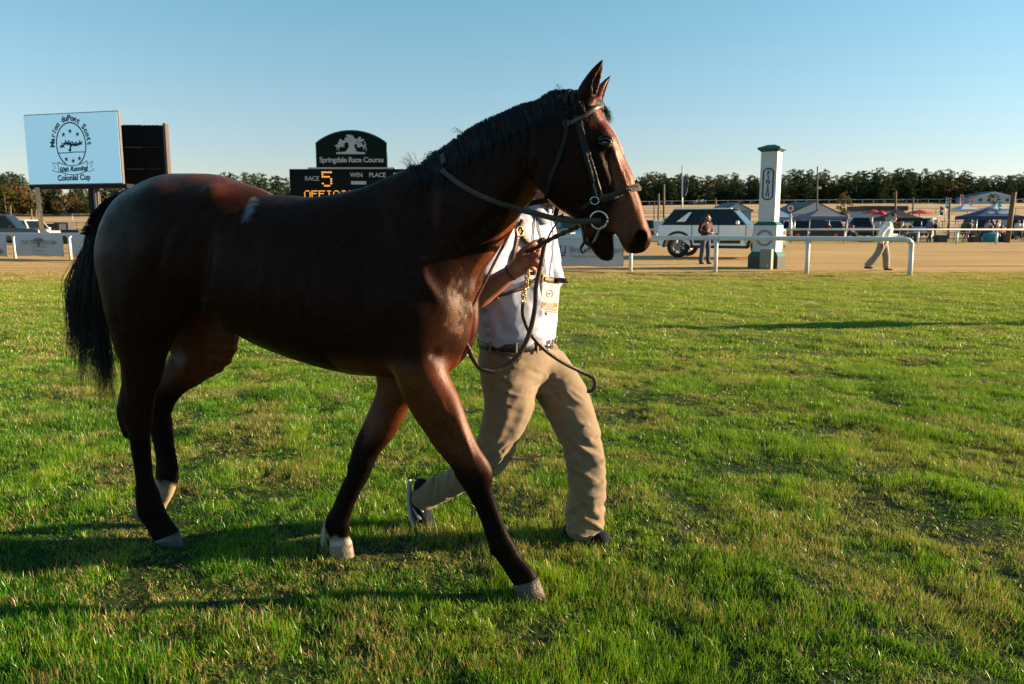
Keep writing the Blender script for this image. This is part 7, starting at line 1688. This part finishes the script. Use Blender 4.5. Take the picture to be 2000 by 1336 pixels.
def plant(u, Y, vtop, ki, label=None, group=None, wide=1.0, base=None):
    x = ray(u, 400)[0]/ray(u, 400)[1]*Y; z = ground_z(x, Y); top = at(u, vtop, Y).z; h = max(top-z, 2.5); s = h/12.0
    nm, cm, tm = kinds[ki]; l, g = LBL[ki if ki > 5 else 0]
    o = thing(nm, label or l, 'tree', (x, Y, z), rt.uniform(0, 6.28), None if label else g); sc = (s*wide*rt.uniform(.9, 1.15), s*wide*rt.uniform(.9, 1.15), s)
    for n_, me in (('crown', cm), ('trunk', tm)):
        c = bpy.data.objects.new(n_, me); COL.objects.link(c); c.parent = o; c.scale = sc
    return o
# skyline heights read from the photograph
sky_r = [(1225, 350), (1240, 344), (1258, 334), (1275, 340), (1290, 338), (1310, 342), (1325, 337), (1345, 338), (1360, 342), (1380, 342), (1400, 342), (1425, 340), (1440, 343), (1470, 342), (1500, 345), (1530, 336), (1550, 334), (1575, 334), (1600, 334), (1612, 332), (1630, 338), (1648, 334), (1665, 336), (1680, 329), (1700, 333), (1720, 332), (1745, 334), (1762, 326), (1780, 334), (1800, 332), (1822, 331), (1840, 334), (1858, 332), (1880, 332), (1890, 340), (1905, 345), (1925, 343), (1950, 343), (1970, 338), (1990, 338), (2030, 338), (2080, 340)]
def vsky(u, tab): return float(np.interp(u, [a for a, _ in tab], [b for _, b in tab]))
for u in np.arange(1040, 2110, 12.5):
    uu = u+rt.normal(0, 3); aut = (uu < 1470 and rt.uniform() < .40) or (1850 < uu < 1895 and rt.uniform() < .4) or rt.uniform() < .06
    ki = int(rt.choice([6, 7, 8, 9], p=[.3, .4, .15, .15])) if aut else int(rt.integers(0, 6))
    vt = vsky(uu, sky_r)+rt.uniform(-4, 8)*(1 if ki < 6 else 1.3)
    Y = 285+rt.uniform(-8, 10); plant(uu, Y, vt, ki, wide=1.35 if ki < 6 else 1.05)
for u in np.arange(1045, 2110, 19):
    uu = u+rt.normal(0, 5); ki = int(rt.integers(0, 6)) if rt.uniform() < .86 else int(rt.choice([6, 7, 8])); plant(uu, 270+rt.uniform(-3, 5), vsky(uu, sky_r)+rt.uniform(12, 26), ki, wide=1.4)
sky_l = [(-80, 335), (0, 338), (20, 332), (38, 334), (50, 340), (120, 352), (250, 350), (330, 345), (420, 345), (447, 331), (470, 340), (485, 336), (500, 340), (518, 333), (535, 342), (547, 337), (565, 345), (640, 350), (800, 350)]
for u in np.arange(-90, 860, 17):
    uu = u+rt.normal(0, 4); left = uu < 330; ki = int(rt.choice([6, 7, 8, 9], p=[.35, .25, .25, .15])) if rt.uniform() < (.68 if left else .2) else int(rt.integers(0, 6))
    plant(uu, 205+rt.uniform(-8, 10), vsky(uu, sky_l)+(rt.uniform(0, 5) if ki < 6 else rt.uniform(8, 26)), ki, wide=.95 if ki < 6 else .8)
for u in np.arange(-90, 860, 24):
    uu = u+rt.normal(0, 6); ki = int(rt.choice([6, 7, 8, 9])) if uu < 330 else int(rt.choice([0, 1, 2, 3, 7])); plant(uu, 190+rt.uniform(-3, 4), vsky(uu, sky_l)+rt.uniform(22, 40), ki, wide=1.0)
plant(1650, 150, 372, 9, 'small tan half bare tree standing alone in the pale field', wide=.72)
plant(1940, 235, 377, 7, 'rounded dark tree in front of the long pale house', wide=1.3)
# the depth of the wood behind: one mass
def mass(name, label, u0, u1, Y0, Y1, tab, n, kk):
    Vs = []; Fs = []; Cs = []; base = 0; r = np.random.default_rng(11)
    for i in range(n):
        u = r.uniform(u0, u1); Y = r.uniform(Y0, Y1); x = ray(u, 400)[0]/ray(u, 400)[1]*Y; z = ground_z(x, Y); top = at(u, vsky(u, tab)+r.uniform(3, 18), Y).z; h = max(top-z, 3)
        me = kinds[int(r.choice(kk))][1]; nv = len(me.vertices); co = np.empty(nv*3, np.float32); me.vertices.foreach_get('co', co); co = co.reshape(-1, 3)*(h/12*np.array([1.25, 1.25, 1])); co[:, 2] = np.where(co[:, 2] > h*.5, co[:, 2], co[:, 2]); 
        if i % 2: co[:, 2] = co[:, 2]*.62 - h*.06
        Vs.append(co+np.array([x, Y, z])); f = np.arange(nv).reshape(-1, 4)+base; Fs.append(f); base += nv
    V = np.concatenate(Vs); F = np.concatenate(Fs); cc = np.repeat(r.uniform(0, .6, (len(F), 1)), 4, 0); col_ = np.concatenate([cc, cc, cc], 1)
    o = sdf_object(name, V, F, pine_l, None, col_); return tag(o, label, 'woods', kind='stuff')
mass('far_woods', 'dense dark pine woods behind the front trees on the right', 1000, 2140, 264, 315, sky_r, 430, [0, 1, 2, 3, 4, 5])
mass('far_woods', 'dense dark woods behind the screens and horse on the left', -120, 880, 194, 235, sky_l, 230, [0, 1, 2, 3, 4, 5])
